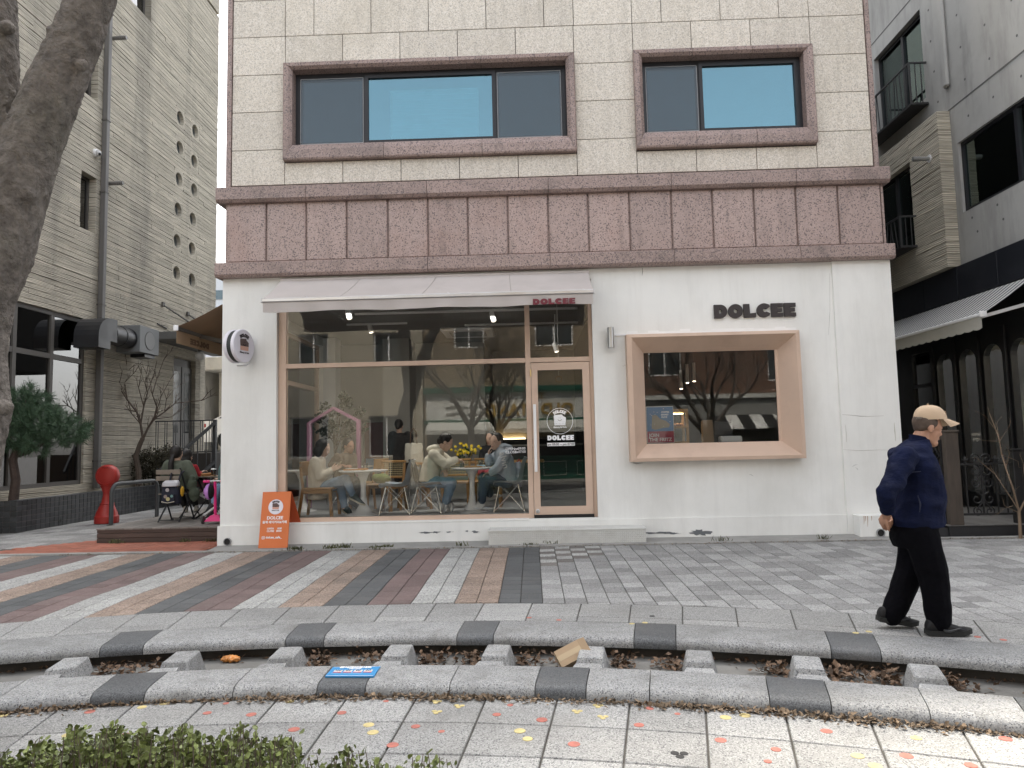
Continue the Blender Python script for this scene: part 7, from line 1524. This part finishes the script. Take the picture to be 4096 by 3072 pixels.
me = remesh(jk, .0075, 3, .016, 7.0, 4, (.9,.8,1.1))
jo = obj('jacket', me, m_navyj, man)
# stand-up collar as a shell round the neck
col = []
for i, (b, k) in enumerate(((690,1.15),(640,.98),(590,.90),(545,.92))):
    c = m8(625+.28*(640-b)*-.2-(570-b)*.0, b); c = m8(640-(b-545)*.12, b); ring = []
    for j in range(25):
        a = 2*math.pi*j/24; fr = math.cos(a); ring.append((c.x+.082*k*math.cos(a), c.y+.072*k*math.sin(a), c.z-(.105*max(0,fr)**1.2 if i > 0 else .08*max(0,fr))+(.02*max(0,-fr) if i > 1 else 0)))
    col.append(ring)
q = MB().sheet(col); q.sheet([[(c_[0]*.0+p[0]-(p[0]-m8(625,600).x)*.07, p[1]-(p[1]-YM)*.07, p[2]) for p in r for c_ in [(0,)]] for r in col]); obj('collar', q, m_navyj, man, smooth='all')
obj('yoke_seam', MB().tube([m8(545,938,YM-.212), m8(640,930,YM-.205), m8(755,908,YM-.16)], .0035, 5), flat((.008,.012,.035), .7), man)
obj('pocket', MB().tube([m8(612,1195,YM-.212), m8(640,1290,YM-.212), m8(632,1380,YM-.212)], [.003,.006,.003], 5), flat((.008,.012,.035), .7), man)
tr = MB(); loft(tr, [(m8(575,1480), X_(225), (0,.165,0)), (m8(562,1580), X_(222), (0,.17,0)), (m8(552,1680), X_(205), (0,.165,0)), (m8(545,1760), X_(170), (0,.14,0))], 22, 2.2)
limb(tr, [hn, mC(495,1110,Yn), kn, mC(548,1350,Yn), mC(563,1452,Yn)], [.108,.112,.100,.088,.082]); limb(tr, [hf, mC(440,1110,Yf_), kf, mC(372,1330,Yf_), mC(330,1422,Yf_)], [.108,.11,.092,.084,.080])
obj('trousers', remesh(tr, .0085, 3, .008, 8, 6, (1,1,.6)), mat('black_trousers', (.003,.003,.0045), .95, .2, 8, spec=.08, bump=.7, bs=5, bdist=.04), man)
m_bs = mat('black_shoe', (.005,.005,.006), .7, .2, 12, bump=.2, bs=90); m_so = flat((.017,.018,.0175), .7); m_sw = flat((.045,.047,.05), .4)
h1 = mC(488,1522,Yn); h1.z = und(h1.x,h1.y)+.002 if False else .006; t1 = mC(716,1530,Yn-.02); t1.z = .006
shoe(man, h1+Vector((.015,0,0)), t1, m_bs, m_so, .050, .10, m_sw, 1, 'shoe', .034, False)
h2 = mC(252,1462,Yf_); t2 = mC(452,1500,Yf_); t2.z = .008; h2.z = .055
shoe(man, h2+Vector((.01,0,0)), t2, m_bs, m_so, .050, .10, m_sw, 1, 'shoe', .034, False)
# cap, hair
hm = MB(); M = Matrix((f_, r_, u_)).transposed(); hm.ell(hc-f_*.022+u_*.03, (.093,.079,.078), 16, 12, rot=M); hm.ell(hc-f_*.056-u_*.012, (.040,.064,.040), 12, 10, rot=M)
obj('hair', remesh(hm, .008, 2, .002, 60, 1), mat('grey_brown_hair', (.075,.052,.04), .7, .3, 40), man)
m_cap = mat('beige_cap', (.46,.345,.24), .85, .06, 6, bump=.2, bs=90)
cc = m8(738,356); fu = Vector((1,0,-.02)).normalized(); rings = []
for i in range(9):
    t_ = i/8; z = .112*math.sin(t_*math.pi/2); k = math.cos(t_*math.pi/2)**.72 if t_ < 1 else .01
    rings.append([cc+Vector(((.110+.006*(1-t_))*k*math.cos(a)-.010*t_+.008, .083*k*math.sin(a), z*.95+.012*max(0,-math.cos(a))*(1-t_)*0)) for a in [2*math.pi*j/32 for j in range(33)]])
q = MB().sheet(rings); q.sheet([[c_+(cc-c_)*.04 for c_ in r] for r in rings[:-1]]); cap = obj('cap', q, m_cap, man, smooth='all')
br_ = []
for i in range(7):
    t_ = i/6; br_.append([cc+Vector((.114*math.cos(R_(64*s))+.008+.088*t_*(1-.45*s*s), .086*math.sin(R_(64*s))*(1-.06*t_), .004-.034*t_**1.15-.020*s*s*t_-.004*s*s)) for s in [k/10 for k in range(-10,11)]])
q = MB().sheet(br_); q.sheet([[p-Vector((0,0,.004)) for p in r] for r in br_]); obj('brim', q, m_cap, cap, smooth='all'); obj('button', MB().ell(cc+Vector((-.002,0,.112)), (.008,.008,.005)), m_cap, cap)
obj('back_strap', MB().bbox(cc.x-.122,cc.x-.09,cc.y-.07,cc.y-.055,cc.z+.004,cc.z+.020,.003), flat((.12,.1,.08), .5), cap); obj('cap_patch', MB().bar(cc+Vector((.112,-.02,.035)), cc+Vector((.105,-.02,.06)), .03, .004, up=(1,-.3,.4)), flat((.25,.18,.13), .8), cap)
# ------------------------------------------------------------------ alley: seated woman, child, bags, chairs, table, scooter
YJ = 1.55
def q7(a, b, y=YJ): return F(*c7(a, b), y)
m_olive = mat('olive_jacket', (.085,.10,.075), .85, .1, 6, bump=.2, bs=60); m_blkc = flat((.013,.013,.015), .85)
figure('person', 'woman with long black ponytail in an olive jacket seated on the deck',
  dict(head=q7(325,490), face=(.15,1,0), neck=q7(325,585), chest=q7(335,680), pelvis=q7(345,870), shL=q7(225,640), shR=q7(440,640), elL=q7(185,800,YJ-.02), elR=q7(520,790,YJ-.02), wrL=q7(230,830,YJ+.3), wrR=q7(520,800,YJ+.3), hdL=(.2,.9,.1), hdR=(-.2,.9,.1), hipL=q7(300,900,YJ), hipR=q7(400,900,YJ), knL=q7(330,880,YJ+.45), knR=q7(470,880,YJ+.4), anL=q7(430,1150,YJ+.35), anR=q7(560,1140,YJ+.4), toeL=q7(430,1180,YJ+.7), toeR=q7(560,1170,YJ+.7)),
  m_olive, m_blkc, SKIN, ponytail, (flat((.5,.48,.45), .7), flat((.55,.52,.48), .7)), tors=(.20,.13), armr=(.095,.08,.06), voxel=.012, face=False)
YK = 2.0
figure('person', 'child in a red top and mauve trousers sitting beside the woman with the ponytail',
  dict(head=q7(450,535,YK), face=(.6,.75,-.1), neck=q7(470,620,YK), chest=q7(510,690,YK), pelvis=q7(530,820,YK), shL=q7(440,650,YK+.1), shR=q7(545,660,YK-.1), elL=q7(480,740,YK+.12), elR=q7(590,760,YK-.1), wrL=q7(560,760,YK+.2), wrR=q7(610,720,YK+.1), hdL=(.6,.5,.1), hdR=(.6,.6,.3), hipL=q7(530,840,YK+.07), hipR=q7(540,840,YK-.07), knL=q7(660,800,YK+.12), knR=q7(650,810,YK-.02), anL=q7(650,960,YK+.15), anR=q7(625,970,YK-.02), toeL=q7(730,1000,YK+.15), toeR=q7(700,1010,YK-.02)),
  flat((.33,.015,.025), .8), flat((.24,.13,.14), .85), SKIN, lambda mb, c, f, r, u: (bob(mb, c, f, r, u)), (m_ws, m_ws), tors=(.13,.10), armr=(.06,.05,.04), legr=(.065,.055,.045), k=.82, face=False)
YP = 1.5
figure('person', 'person in blue jeans and black sneakers half hidden by the white pier',
  dict(head=q7(930,480,YP+.2), face=(-1,.1,0), neck=q7(920,590,YP+.2), chest=q7(910,690,YP+.2), pelvis=q7(920,880,YP+.2), shL=q7(900,650,YP+.02), shR=q7(920,650,YP+.38), elL=q7(880,790,YP), elR=q7(900,790,YP+.4), wrL=q7(840,830,YP+.1), wrR=q7(850,800,YP+.35), hdL=(-.9,0,0), hdR=(-.9,0,0), hipL=q7(910,900,YP+.1), hipR=q7(920,900,YP+.3), knL=q7(815,900,YP+.1), knR=q7(830,900,YP+.3), anL=q7(770,1110,YP-.05), anR=q7(790,1180,YP+.25), toeL=q7(680,1180,YP-.05), toeR=q7(690,1240,YP+.2)),
  flat((.12,.2,.2), .85), m_denim, SKIN, bob, (flat((.02,.02,.022), .6), m_ws), stripe=m_ws, face=False, voxel=.013)
def foldchair(label, x, y, rz):
    t = cf('folding_chair', label, 'chair', (x,y,.266), 'folding slat chairs on the deck', rz); K = dict(local=True); m_s = mat('weathered_slat', (.20,.17,.14), .8, .2, 4) if 'weathered_slat' not in bpy.data.materials else bpy.data.materials['weathered_slat']
    for k in range(4): obj('seat_slat', MB().bbox(-.18+k*.095,-.10+k*.095,-.2,.2,.435,.452,.004), m_s, t, **K)
    for z in (.66,.76): obj('back_slat', MB().bbox(-.235,-.218,-.21,.21,z,z+.075,.004), m_s, t, **K)
    for s in (-1,1):
        obj('leg', MB().bar((-.22,s*.2,.86),(.2,s*.2,0),.022,.012), m_blkmetal, t, **K); obj('leg', MB().bar((.18,s*.18,.44),(-.2,s*.18,0),.022,.012), m_blkmetal, t, **K); obj('foot', MB().bbox(.18,.24,s*.2-.012,s*.2+.012,.0,.012,.002), m_blkmetal, t, **K)
    for x_ in (.17,-.17): obj('stretcher', MB().bar((x_,-.19,.03),(x_,.19,.03),.012), m_blkmetal, t, **K)
foldchair('folding slat chair under the woman with the ponytail', q7(320,1300).x, YJ-.02, R_(84)); foldchair('folding slat chair under the child in red', q7(560,1200,2.05).x, 2.05, R_(60))
tbl = cf('deck_table', 'small slatted folding table on the deck with food', 'table', (-5.0,2.1,.266)); tz = q7(700,765,2.1).z; tx0, tx1 = q7(590,770,2.1).x, -4.46
for k in range(6): obj('top_slat', MB().bbox(tx0,tx1,1.85+k*.1,1.94+k*.1,tz-.02,tz,.004), bpy.data.materials['weathered_slat'], tbl)
for a, b in (((tx0+.05,1.9,.266),(tx1-.1,1.9,tz-.02)),((tx1-.05,1.9,.266),(tx0+.1,1.9,tz-.02)),((tx0+.05,2.35,.266),(tx1-.1,2.35,tz-.02)),((tx1-.05,2.35,.266),(tx0+.1,2.35,tz-.02))): obj('leg', MB().bar(a,b,.025), m_blkmetal, tbl)
cp = q7(768,735,2.0); t = cf('iced_coffee', 'clear plastic cup of iced coffee with straw on the deck table', 'cup', (cp.x,2.0,tz)); obj('cup_wall', MB().lathe([(.032,0),(.042,.11),(.04,.11),(.03,.004)], (cp.x,2.0,tz), 18), bpy.data.materials['clear_cup'], t); obj('coffee', MB().lathe([(.029,.004),(.036,.085)], (cp.x,2.0,tz), 16), flat((.09,.025,.01), .2), t); obj('lid', MB().lathe([(.044,.11),(.04,.125),(.01,.13)], (cp.x,2.0,tz), 16), m_wpaint, t); obj('straw', MB().cyl((cp.x,2.0,tz+.05),(cp.x+.02,2.0,tz+.2),.005,n=6), m_blkmetal, t)
pl_ = q7(650,725,1.95); lump('croissant', 'golden pastry on a board on the deck table', 'pastry', [((pl_.x,1.95,tz+.03),(.09,.04,.025)),((pl_.x+.08,1.96,tz+.035),(.05,.04,.03))], flat((.40,.19,.07), .6), wr=.006); tag(obj('serving_board', MB().bbox(pl_.x-.14,pl_.x+.18,1.88,2.06,tz+.0005,tz+.012,.004), m_oak), 'wooden serving board under the pastry on the deck table', 'board')
# backpack and jacket hanging on the chair
bk = cf('school_backpack', 'navy school backpack with silver flap hanging on the folding chair', 'backpack', q7(255,980,YJ-.35)); c = q7(258,970,YJ-.38)
mb = MB(); loft(mb, [(c+Vector((.01,0,-.17)), (.14,0,0), (0,.07,0)), (c+Vector((.0,0,-.02)), (.145,0,0), (0,.085,0)), (c+Vector((-.01,.01,.14)), (.13,0,0), (0,.07,0)), (c+Vector((0,.02,.19)), (.10,0,0), (0,.04,0))], 20, 3.2); obj('bag_body', remesh(mb, .011, 3, .004, 9), flat((.012,.014,.028), .8), bk)
mb = MB(); loft(mb, [(c+Vector((0,-.02,.10)), (.135,0,0), (0,.078,0)), (c+Vector((0,-.01,.165)), (.13,0,0), (0,.07,0)), (c+Vector((0,.01,.195)), (.10,0,0), (0,.05,0))], 20, 3); obj('flap', remesh(mb, .011, 2), flat((.45,.45,.48), .35), bk)
obj('pocket', MB().bbox(c.x-.10,c.x+.10,c.y-.105,c.y-.07,c.z-.14,c.z-.02,.02), flat((.01,.012,.025), .8), bk); obj('reflective_trim', MB().tube([c+Vector((-.105,-.107,-.13)), c+Vector((0,-.112,-.15)), c+Vector((.105,-.107,-.13))], .006, 5), flat((.5,.47,.4), .5), bk)
for dx, dz, r, cl in ((-.02,.05,.03,(.4,.37,.38)),(-.04,-.05,.028,(.28,.22,.2)),(.06,-.045,.022,(.15,.28,.27)),(.0,-.09,.03,(.45,.4,.2))): obj('patch', MB().lathe([(r,0),(r,-.004)], (c.x+dx,c.y-.104 if dz < 0 else c.y-.087,c.z+dz), 14, 'y'), flat(cl, .6), bk)
for s in (-.06,.08): obj('strap', MB().tube([c+Vector((s,.06,.17)), c+Vector((s*1.1,.12,.3)), c+Vector((s*1.2,.2,.33))], .016, 6), flat((.02,.02,.03), .8), bk)
obj('yellow_side', MB().ell(c+Vector((.165,.02,.02)), (.02,.05,.08)), flat((.6,.35,.03), .7), bk, smooth=True)
p = q7(500,950,YJ-.25); lump('hanging_jacket', 'small olive green jacket hanging from the folding chair', 'jacket', [((p.x,YJ-.22,p.z+.1),(.07,.07,.12)),((p.x+.03,YJ-.22,p.z-.05),(.085,.07,.12)),((p.x,YJ-.22,p.z+.2),(.05,.05,.06))], flat((.055,.07,.05), .85), wr=.012)
# kick scooter and helmet
sk = cf('kick_scooter', 'pink three wheeled kick scooter parked on the deck against the pier', 'scooter', (-4.85,.95,.266)); m_hot = mat('hot_pink', (.75,.035,.22), .4, .05); YS = .95
b0 = q7(790,1250,YS); tp_ = q7(785,830,YS); obj('stem', MB().cyl(b0, tp_, .022, n=12), m_hot, sk); obj('handlebar', MB().cyl((tp_.x-.15,YS-.05,tp_.z),(tp_.x+.15,YS+.05,tp_.z),.014,n=10), m_alu, sk); obj('grip', MB().cyl((tp_.x-.16,YS-.055,tp_.z),(tp_.x-.07,YS-.025,tp_.z),.021,n=10), m_hot, sk); obj('grip', MB().cyl((tp_.x+.07,YS+.025,tp_.z),(tp_.x+.16,YS+.055,tp_.z),.021,n=10), m_hot, sk)
obj('front_fork', MB().hexa([(b0.x-.15,YS-.06,.31),(b0.x+.12,YS-.06,.31),(b0.x+.12,YS+.08,.31),(b0.x-.15,YS+.08,.31)],[(b0.x-.06,YS-.04,.40),(b0.x+.06,YS-.04,.40),(b0.x+.06,YS+.06,.40),(b0.x-.06,YS+.06,.40)]), m_hot, sk)
for dx in (-.19,.16): obj('front_wheel', MB().lathe([(.05,-.018),(.062,-.01),(.062,.01),(.05,.018)], (b0.x+dx,YS,.33), 20, 'x'), flat((.06,.06,.06), .6), sk)
obj('deck', MB().bbox(b0.x-.05,b0.x+.07,YS+.08,YS+.55,.315,.34,.01), m_blkmetal, sk); obj('rear_wheel', MB().lathe([(.03,-.018),(.042,-.01),(.042,.01),(.03,.018)], (b0.x,YS+.56,.31), 18, 'x'), flat((.06,.06,.06), .6), sk)
hp = q7(715,955,YS-.02); hl = cf('helmet', 'lilac child helmet hanging on the scooter handlebar', 'helmet', hp); mb = []
for i in range(8):
    t_ = i/7; k = math.cos(t_*math.pi/2*.98); mb.append([hp+Vector((-.10*math.sin(t_*math.pi/2)+.02, .10*k*math.cos(a), .13*k*math.sin(a))) for a in [2*math.pi*j/24 for j in range(25)]])
q = MB().sheet(mb); q.sheet([[p_+(hp+Vector((.04,0,0))-p_)*.12 for p_ in r] for r in mb]); obj('shell', q, flat((.50,.24,.62), .35), hl, smooth='all'); obj('lining', MB().ell(hp+Vector((.02,0,0)), (.06,.085,.11)), m_blkc, hl, smooth=True)
for k in range(5): a = k*1.2; obj('vent', MB().ell(hp+Vector((-.045,.07*math.cos(a),.10*math.sin(a))), (.02,.012,.02)), m_blkc, hl)
# ================================================================== NEAR TREE, HEDGE, LITTER
nt_ = thing('near_tree', 'thick grey street tree forking overhead at the edge of the near paving', 'tree', (-2.95,-6.35,ZP))
Yt = -6.35
def qt(a, b, y=Yt): return F(a*D2S, b*D2S, y)
R1 = lambda px: px*D2S*(Yt+10)/2840
tk = MB()
tk.tube([Vector((qt(-120,1200).x,Yt,-.2)), qt(-130,1230), qt(-108,1040), qt(-72,880), qt(-72,770), qt(-52,640), qt(-12,540), qt(20,440), qt(30,400)], [R1(105),R1(92),R1(86),R1(84),R1(74),R1(74),R1(78),R1(70),R1(62)], 14)
tk.tube([qt(-10,560), qt(28,430), qt(68,310), qt(118,190), qt(163,90), qt(200,-10), qt(245,-160,Yt-.1), qt(270,-330,Yt-.3), qt(330,-520,Yt-.5)], [R1(68),R1(67),R1(61),R1(57),R1(52),R1(48),R1(43),R1(38),R1(30)], 14)
tk.tube([qt(0,500), qt(-10,380), qt(-20,250), qt(-25,130), qt(-26,20), qt(-35,-120), qt(-55,-300)], [R1(60),R1(56),R1(58),R1(60),R1(58),R1(52),R1(42)], 14)
for a, b, r in ((95,230,22),(120,75,20),(45,300,18),(15,60,16),(60,420,18),(175,140,14),(10,880,18)): tk.ell(qt(a,b,Yt-.07), R1(r))
m_nbark = mat('near_bark', (.145,.128,.114), .9, .5, 16, bump=1.0, bs=34, bdist=.03, detail=9, stain=[((.055,.045,.04), .7, 4, (1,1,.6)), ((.21,.19,.165), .55, 7, (1,1,.7)), ((.10,.105,.075), .4, 2, (1,1,1))])
obj('trunk', remesh(tk, .009, 2, .011, 20, 3, (1,1,.5)), m_nbark, nt_)
lb = MB(); rg = random.Random(77)
for st_, d, n in ((qt(330,-520,Yt-.5),(.6,-.1,.8),3),(qt(270,-330,Yt-.3),(.2,-.6,.8),2),(qt(-40,-300),(-.5,.1,.9),3),(qt(245,-160,Yt-.1),(.8,-.3,.6),1),(qt(330,-520,Yt-.5),(.9,-.5,.5),2)):
    for k in range(n): twigs(lb, st_, (Vector(d)+Vector((rg.uniform(-.4,.4),rg.uniform(-.4,.4),rg.uniform(-.2,.3)))).normalized(), 1.3, .05, 5, rg, .3, (2,3), .2, 6, .76)
obj('crown', lb, m_nbark, nt_)
# boxwood at the photographer's feet
m_boxl = mat('boxwood_leaf', (.11,.135,.035), .5, .35, 10, rnd=.45, spec=.4)
rg = random.Random(55)
def boxwood(label, a0, a1, top, n, y=-7.55):
    t = cf('boxwood_shrub', label, 'shrub', G(a0*.5+a1*.5, 3072, ZP), 'boxwood shrubs along the near paving'); lv = MB(); sm_ = MB()
    for i in range(n):
        a = rg.uniform(a0, a1); u = (a-a0)/(a1-a0); yy = y+rg.uniform(-.28,.28); tp_ = top(u)+rg.uniform(-15,55) if rg.random() > .2 else top(u)+rg.uniform(40,110)
        p = F(a, tp_, yy); b = Vector((p.x+rg.uniform(-.08,.08), yy+rg.uniform(-.05,.05), ZP+.03)); m_ = b.lerp(p,.5)+Vector((rg.uniform(-.03,.03),rg.uniform(-.03,.03),0)); sm_.tube([b,m_,p], [.004,.003,.0012], 4, cap=False)
        for k in range(19):
            s = rg.uniform(.35,1.0)**.7; c = m_.lerp(p,(s-.5)*2) if s > .5 else b.lerp(m_,s*2); c = c+Vector((rg.gauss(0,.012),rg.gauss(0,.012),0)); d = Vector((rg.uniform(-1,1),rg.uniform(-1,1),rg.uniform(-.1,1.1))).normalized(); s_ = d.orthogonal().normalized(); s_.rotate(Matrix.Rotation(rg.uniform(0,6.28),3,d)); l = rg.uniform(.016,.028); n_ = s_.cross(d)*l*.12
            lv.add([c, c+d*l*.35+s_*l*.3+n_, c+d*l*.75+s_*l*.26+n_, c+d*l, c+d*l*.75-s_*l*.26+n_, c+d*l*.35-s_*l*.3+n_], [(0,1,2,3,4,5)])
    obj('leaves', lv, m_boxl, t); obj('stems', sm_, m_twig, t)
topf = lambda u: 3010-75*math.sin(min(1,u*1.5)*math.pi/2)-22*math.sin(u*21)
boxwood('broad leafy boxwood shrub with bare twigs on one side', 110, 620, lambda u: topf(u)-10, 210); boxwood('leafy boxwood shrub, tallest clump with an upright leading shoot', 560, 1180, lambda u: 2935+30*math.sin(u*17)+(40 if u > .9 else 0), 250); boxwood('sparse low boxwood shrub at the thin end of the row', 1180, 1880, lambda u: 2995+70*u+25*math.sin(u*14), 60)
boxwood('dense boxwood shrub at the foot of the thick street tree', -420, 90, lambda u: 3040-20*u, 120)
# dry leaves and litter
m_leaf = mat('dry_leaf', (.12,.076,.048), .8, .4, 20, rnd=.5); m_leaf2 = mat('straw_litter', (.16,.115,.075), .85, .4, 20, rnd=.5)
def leaves(n, fn, size, rg):
    mb = MB()
    for i in range(n):
        c = fn(rg); d = Vector((rg.uniform(-1,1),rg.uniform(-1,1),rg.uniform(-.2,.6))).normalized(); s_ = d.cross(Vector((rg.uniform(-.5,.5),rg.uniform(-.5,.5),1))).normalized(); l = size*rg.uniform(.5,1.4); w_ = l*rg.uniform(.25,.45); up = Vector((0,0,1))*l*rg.uniform(-.1,.25)
        mb.add([c, c+d*l*.5+s_*w_+up, c+d*l+up*.6, c+d*l*.5-s_*w_+up], [(0,1,2),(0,2,3)])
    return mb
rg = random.Random(66); lm = MB()
for a, t in blocks:
    for s in (-1,1):
        if rg.random() < .12: continue
        n = rg.randint(70,190); w_ = rg.uniform(.07,.13)
        q = leaves(n, lambda r: pol(10.62+r.uniform(-.22,.2)*r.random(), a+s*(.13+abs(r.gauss(0,w_)))/10.5, -.147+abs(r.gauss(0,.028))), .038, rg); lm.add(q.v, q.f)
q = leaves(160, lambda r: pol(r.uniform(10.1,10.85), r.uniform(-.36,.48), -.146), .04, rg); lm.add(q.v, q.f); q = leaves(420, lambda r: pol(10.84-abs(r.gauss(0,.03)), r.uniform(-.4,.5), -.146+abs(r.gauss(0,.006))), .035, rg); lm.add(q.v, q.f)
tag(obj('fallen_leaves', lm, m_leaf), 'dry brown leaves heaped along the channel and its blocks', 'leaves', kind='stuff')
lm = leaves(2300, lambda r: pol(9.695-abs(r.gauss(0,.022))*(1+.8*math.sin(9*(_a := r.uniform(-.36,.46)))), _a, ZP+.002+abs(r.gauss(0,.005))), .022, rg)
for a0 in (-.19,-.02,.07,.22,.3): q = leaves(220, lambda r: pol(9.69-abs(r.gauss(0,.04)), a0+r.gauss(0,.028), ZP+.002+abs(r.gauss(0,.009))), .028, rg); lm.add(q.v, q.f)
tag(obj('leaf_litter', lm, m_leaf2), 'thin line of straw coloured leaf litter along the near kerb', 'leaf litter', kind='stuff')
# weeds along the building line
rg = random.Random(90); wm = MB()
for i in range(16):
    x = rg.choice((rg.uniform(-3.2,-2.0), rg.uniform(-4.6,5.0), rg.uniform(2.2,4.6), rg.uniform(-6.4,-4.6)))
    y = -.385+rg.uniform(-.1,.02) if x > -4.5 else .56+rg.uniform(-.05,.02)
    c = Vector((x, y, .05)); n = rg.randint(14,40); hh = rg.uniform(.03,.09)
    for k in range(n):
        b = c+Vector((rg.gauss(0,.05),rg.gauss(0,.015),-.01)); d = Vector((rg.uniform(-.7,.7),rg.uniform(-.7,.4),1)).normalized(); s_ = d.orthogonal().normalized()*.006; l = hh*rg.uniform(.5,1.2); wm.add([b-s_*.5, b+s_*.5, b+d*l*.6+s_*1.2, b+d*l, b+d*l*.6-s_*1.2], [(0,1,2,3,4)])
tag(obj('weeds', wm, mat('weed_green', (.10,.105,.05), .7, .4, 9, rnd=.5)), 'small green weeds growing in the joint along the edging kerb', 'weeds', kind='stuff')
q = leaves(900, lambda r: Vector((r.uniform(-6.5,7), -.475-abs(r.gauss(0,.03)), .04)), .02, rg); tag(obj('kerb_litter', q, m_leaf2), 'brown litter gathered along the edging kerb by the cafe', 'leaf litter', kind='stuff')
# blue sign lying on the kerb
kM = S_((1250,2600), .1582); cs_ = [G(*kM(a,b), .012) for a, b in ((318,660),(1545,660),(1715,408),(520,428))]
bsn = cf('keep_out_sign', 'blue rectangular keep out sign plate lying on the near kerb', 'sign', sum(cs_, Vector())/4); m_blu = mat('sign_blue', (.03,.24,.52), .45, .06, 4)
def sp(u, v, z=0): return (cs_[0]*(1-u)*(1-v)+cs_[1]*u*(1-v)+cs_[2]*u*v+cs_[3]*(1-u)*v)+Vector((0,0,z))
obj('plate', MB().hexa([sp(0,0,-.009),sp(1,0,-.009),sp(1,1,-.009),sp(0,1,-.009)],[sp(0,0,0),sp(1,0,0),sp(1,1,0),sp(0,1,0)]), m_blu, bsn); ux_ = (cs_[1]-cs_[0]).normalized(); uy_ = (sp(.5,1)-sp(.5,0)).normalized(); sw2 = (cs_[1]-cs_[0]).length; sh2 = (sp(.5,1)-sp(.5,0)).length
def bar2(u0, u1, v0, v1, m, z=.002, nm='printed_box'): obj(nm, MB().hexa([sp(u0,v0,0),sp(u1,v0,0),sp(u1,v1,0),sp(u0,v1,0)],[sp(u0,v0,z),sp(u1,v0,z),sp(u1,v1,z),sp(u0,v1,z)]), m, bsn)
obj('letters', text_mb('들어가지마시오', sw2*.105, sp(.5,.82,.002), ux_, uy_, .002, bold=.002), m_wpaint, bsn); obj('letters', text_mb('KEEP OUT', sw2*.055, sp(.5,.715,.002), ux_, uy_, .002, bold=.001), m_wpaint, bsn)
for k in range(4):
    u = .10+k*.21; bar2(u,u+.17,.42,.62,flat((.6,.6,.6), .6)); bar2(u,u+.17,.36,.418,flat((.55,.06,.06), .6)); obj('pictogram', MB().tube([sp(u+.03+.11*(j/8),.53+.05*math.sin(j*1.7+k),.004) for j in range(9)], sw2*.005, 5), flat((.03,.03,.04), .6), bsn)
for k in range(2): bar2(.08,.8-.1*k,.285-.055*k,.305-.055*k,flat((.25,.5,.72), .6))
bar2(.02,.98,.02,.035,m_wpaint,.0015,'border_line'); bar2(.02,.98,.965,.98,m_wpaint,.0015,'border_line')
# cardboard box and snack wrapper in the channel
kx = kB; pb2 = G(*kx(1580,800), -.1); bxm = mat('cardboard', (.36,.26,.165), .85, .07, 6, bump=.1, bs=40); bxo = cf('cardboard_box', 'open brown cardboard box tipped on its corner in the channel', 'box', pb2)
Rm = Matrix.Rotation(R_(-32),3,'Y') @ Matrix.Rotation(R_(-38),3,'X') @ Matrix.Rotation(R_(14),3,'Z'); cb3 = Vector((pb2.x+.015,pb2.y-.02,-.068))
def bxp(mb): mb.v = [tuple(cb3+Rm @ Vector(v)) for v in mb.v]; return mb
W_, D_, H_, t_ = .088,.05,.062,.004
obj('box_wall', bxp(MB().box(-W_,W_,-D_,-D_+t_,-H_,H_)), bxm, bxo); obj('box_wall', bxp(MB().box(-W_,W_,D_-t_,D_,-H_,H_)), bxm, bxo); obj('box_wall', bxp(MB().box(-W_,-W_+t_,-D_+t_,D_-t_,-H_,H_)), bxm, bxo); obj('box_bottom', bxp(MB().box(-W_+t_,W_,-D_+t_,D_-t_,-H_,-H_+t_)), bxm, bxo); obj('box_top', bxp(MB().box(-W_+t_,W_,-D_+t_,D_-t_,H_-t_,H_)), bxm, bxo)
obj('box_flap', bxp(MB().hexa([(W_,-D_,-H_),(W_+.05,-D_-.01,-H_+.01),(W_+.05,-D_-.006,-H_+.01),(W_,-D_+t_,-H_)],[(W_,-D_,H_),(W_+.05,-D_-.01,H_-.01),(W_+.05,-D_-.006,H_-.01),(W_,-D_+t_,H_)])), bxm, bxo); obj('tape_strip', bxp(MB().box(-W_,W_,-D_-.001,-D_-.0002,-.02,.02)), flat((.42,.32,.2), .4), bxo)
pw_ = G(*kA(1460,850), -.13); wr_ = cf('snack_wrapper', 'crumpled orange and silver snack wrapper lying in the channel', 'wrapper', pw_); mb = MB(); mb.ell((pw_.x,pw_.y,-.125), (.075,.03,.022)); obj('foil', remesh(mb, .005, 1, .014, 34, 2), mat('wrapper_foil', (.55,.22,.05), .35, .5, 14, stain=((.5,.5,.48), .9, 12, (1,1,1))), wr_)
# unseen grey block added behind the shop alley to keep the sun off it
bh_ = cf('shade_block', 'plain grey unseen block added to shade the shop alley', 'building', (9,12,0)); obj('wall', MB().box(3.0,15,12.2,18,-.1,25), flat((.3,.3,.29), .85, var=.1), bh_); obj('window', MB().box(6,7.2,12.16,12.2,6,7.5), m_dark, bh_)
tw = cf('shade_tower', 'tall pale unseen block added far behind the cafe to shade the left side', 'building', (-8,30,0)); obj('wall', MB().box(-14,-2.3,24,36,0,62), flat((.5,.5,.48), .85, var=.05), tw)  # invented tower hidden by the cafe, blocks sun from alley and left paving
bpy.data.scenes.remove(WS)
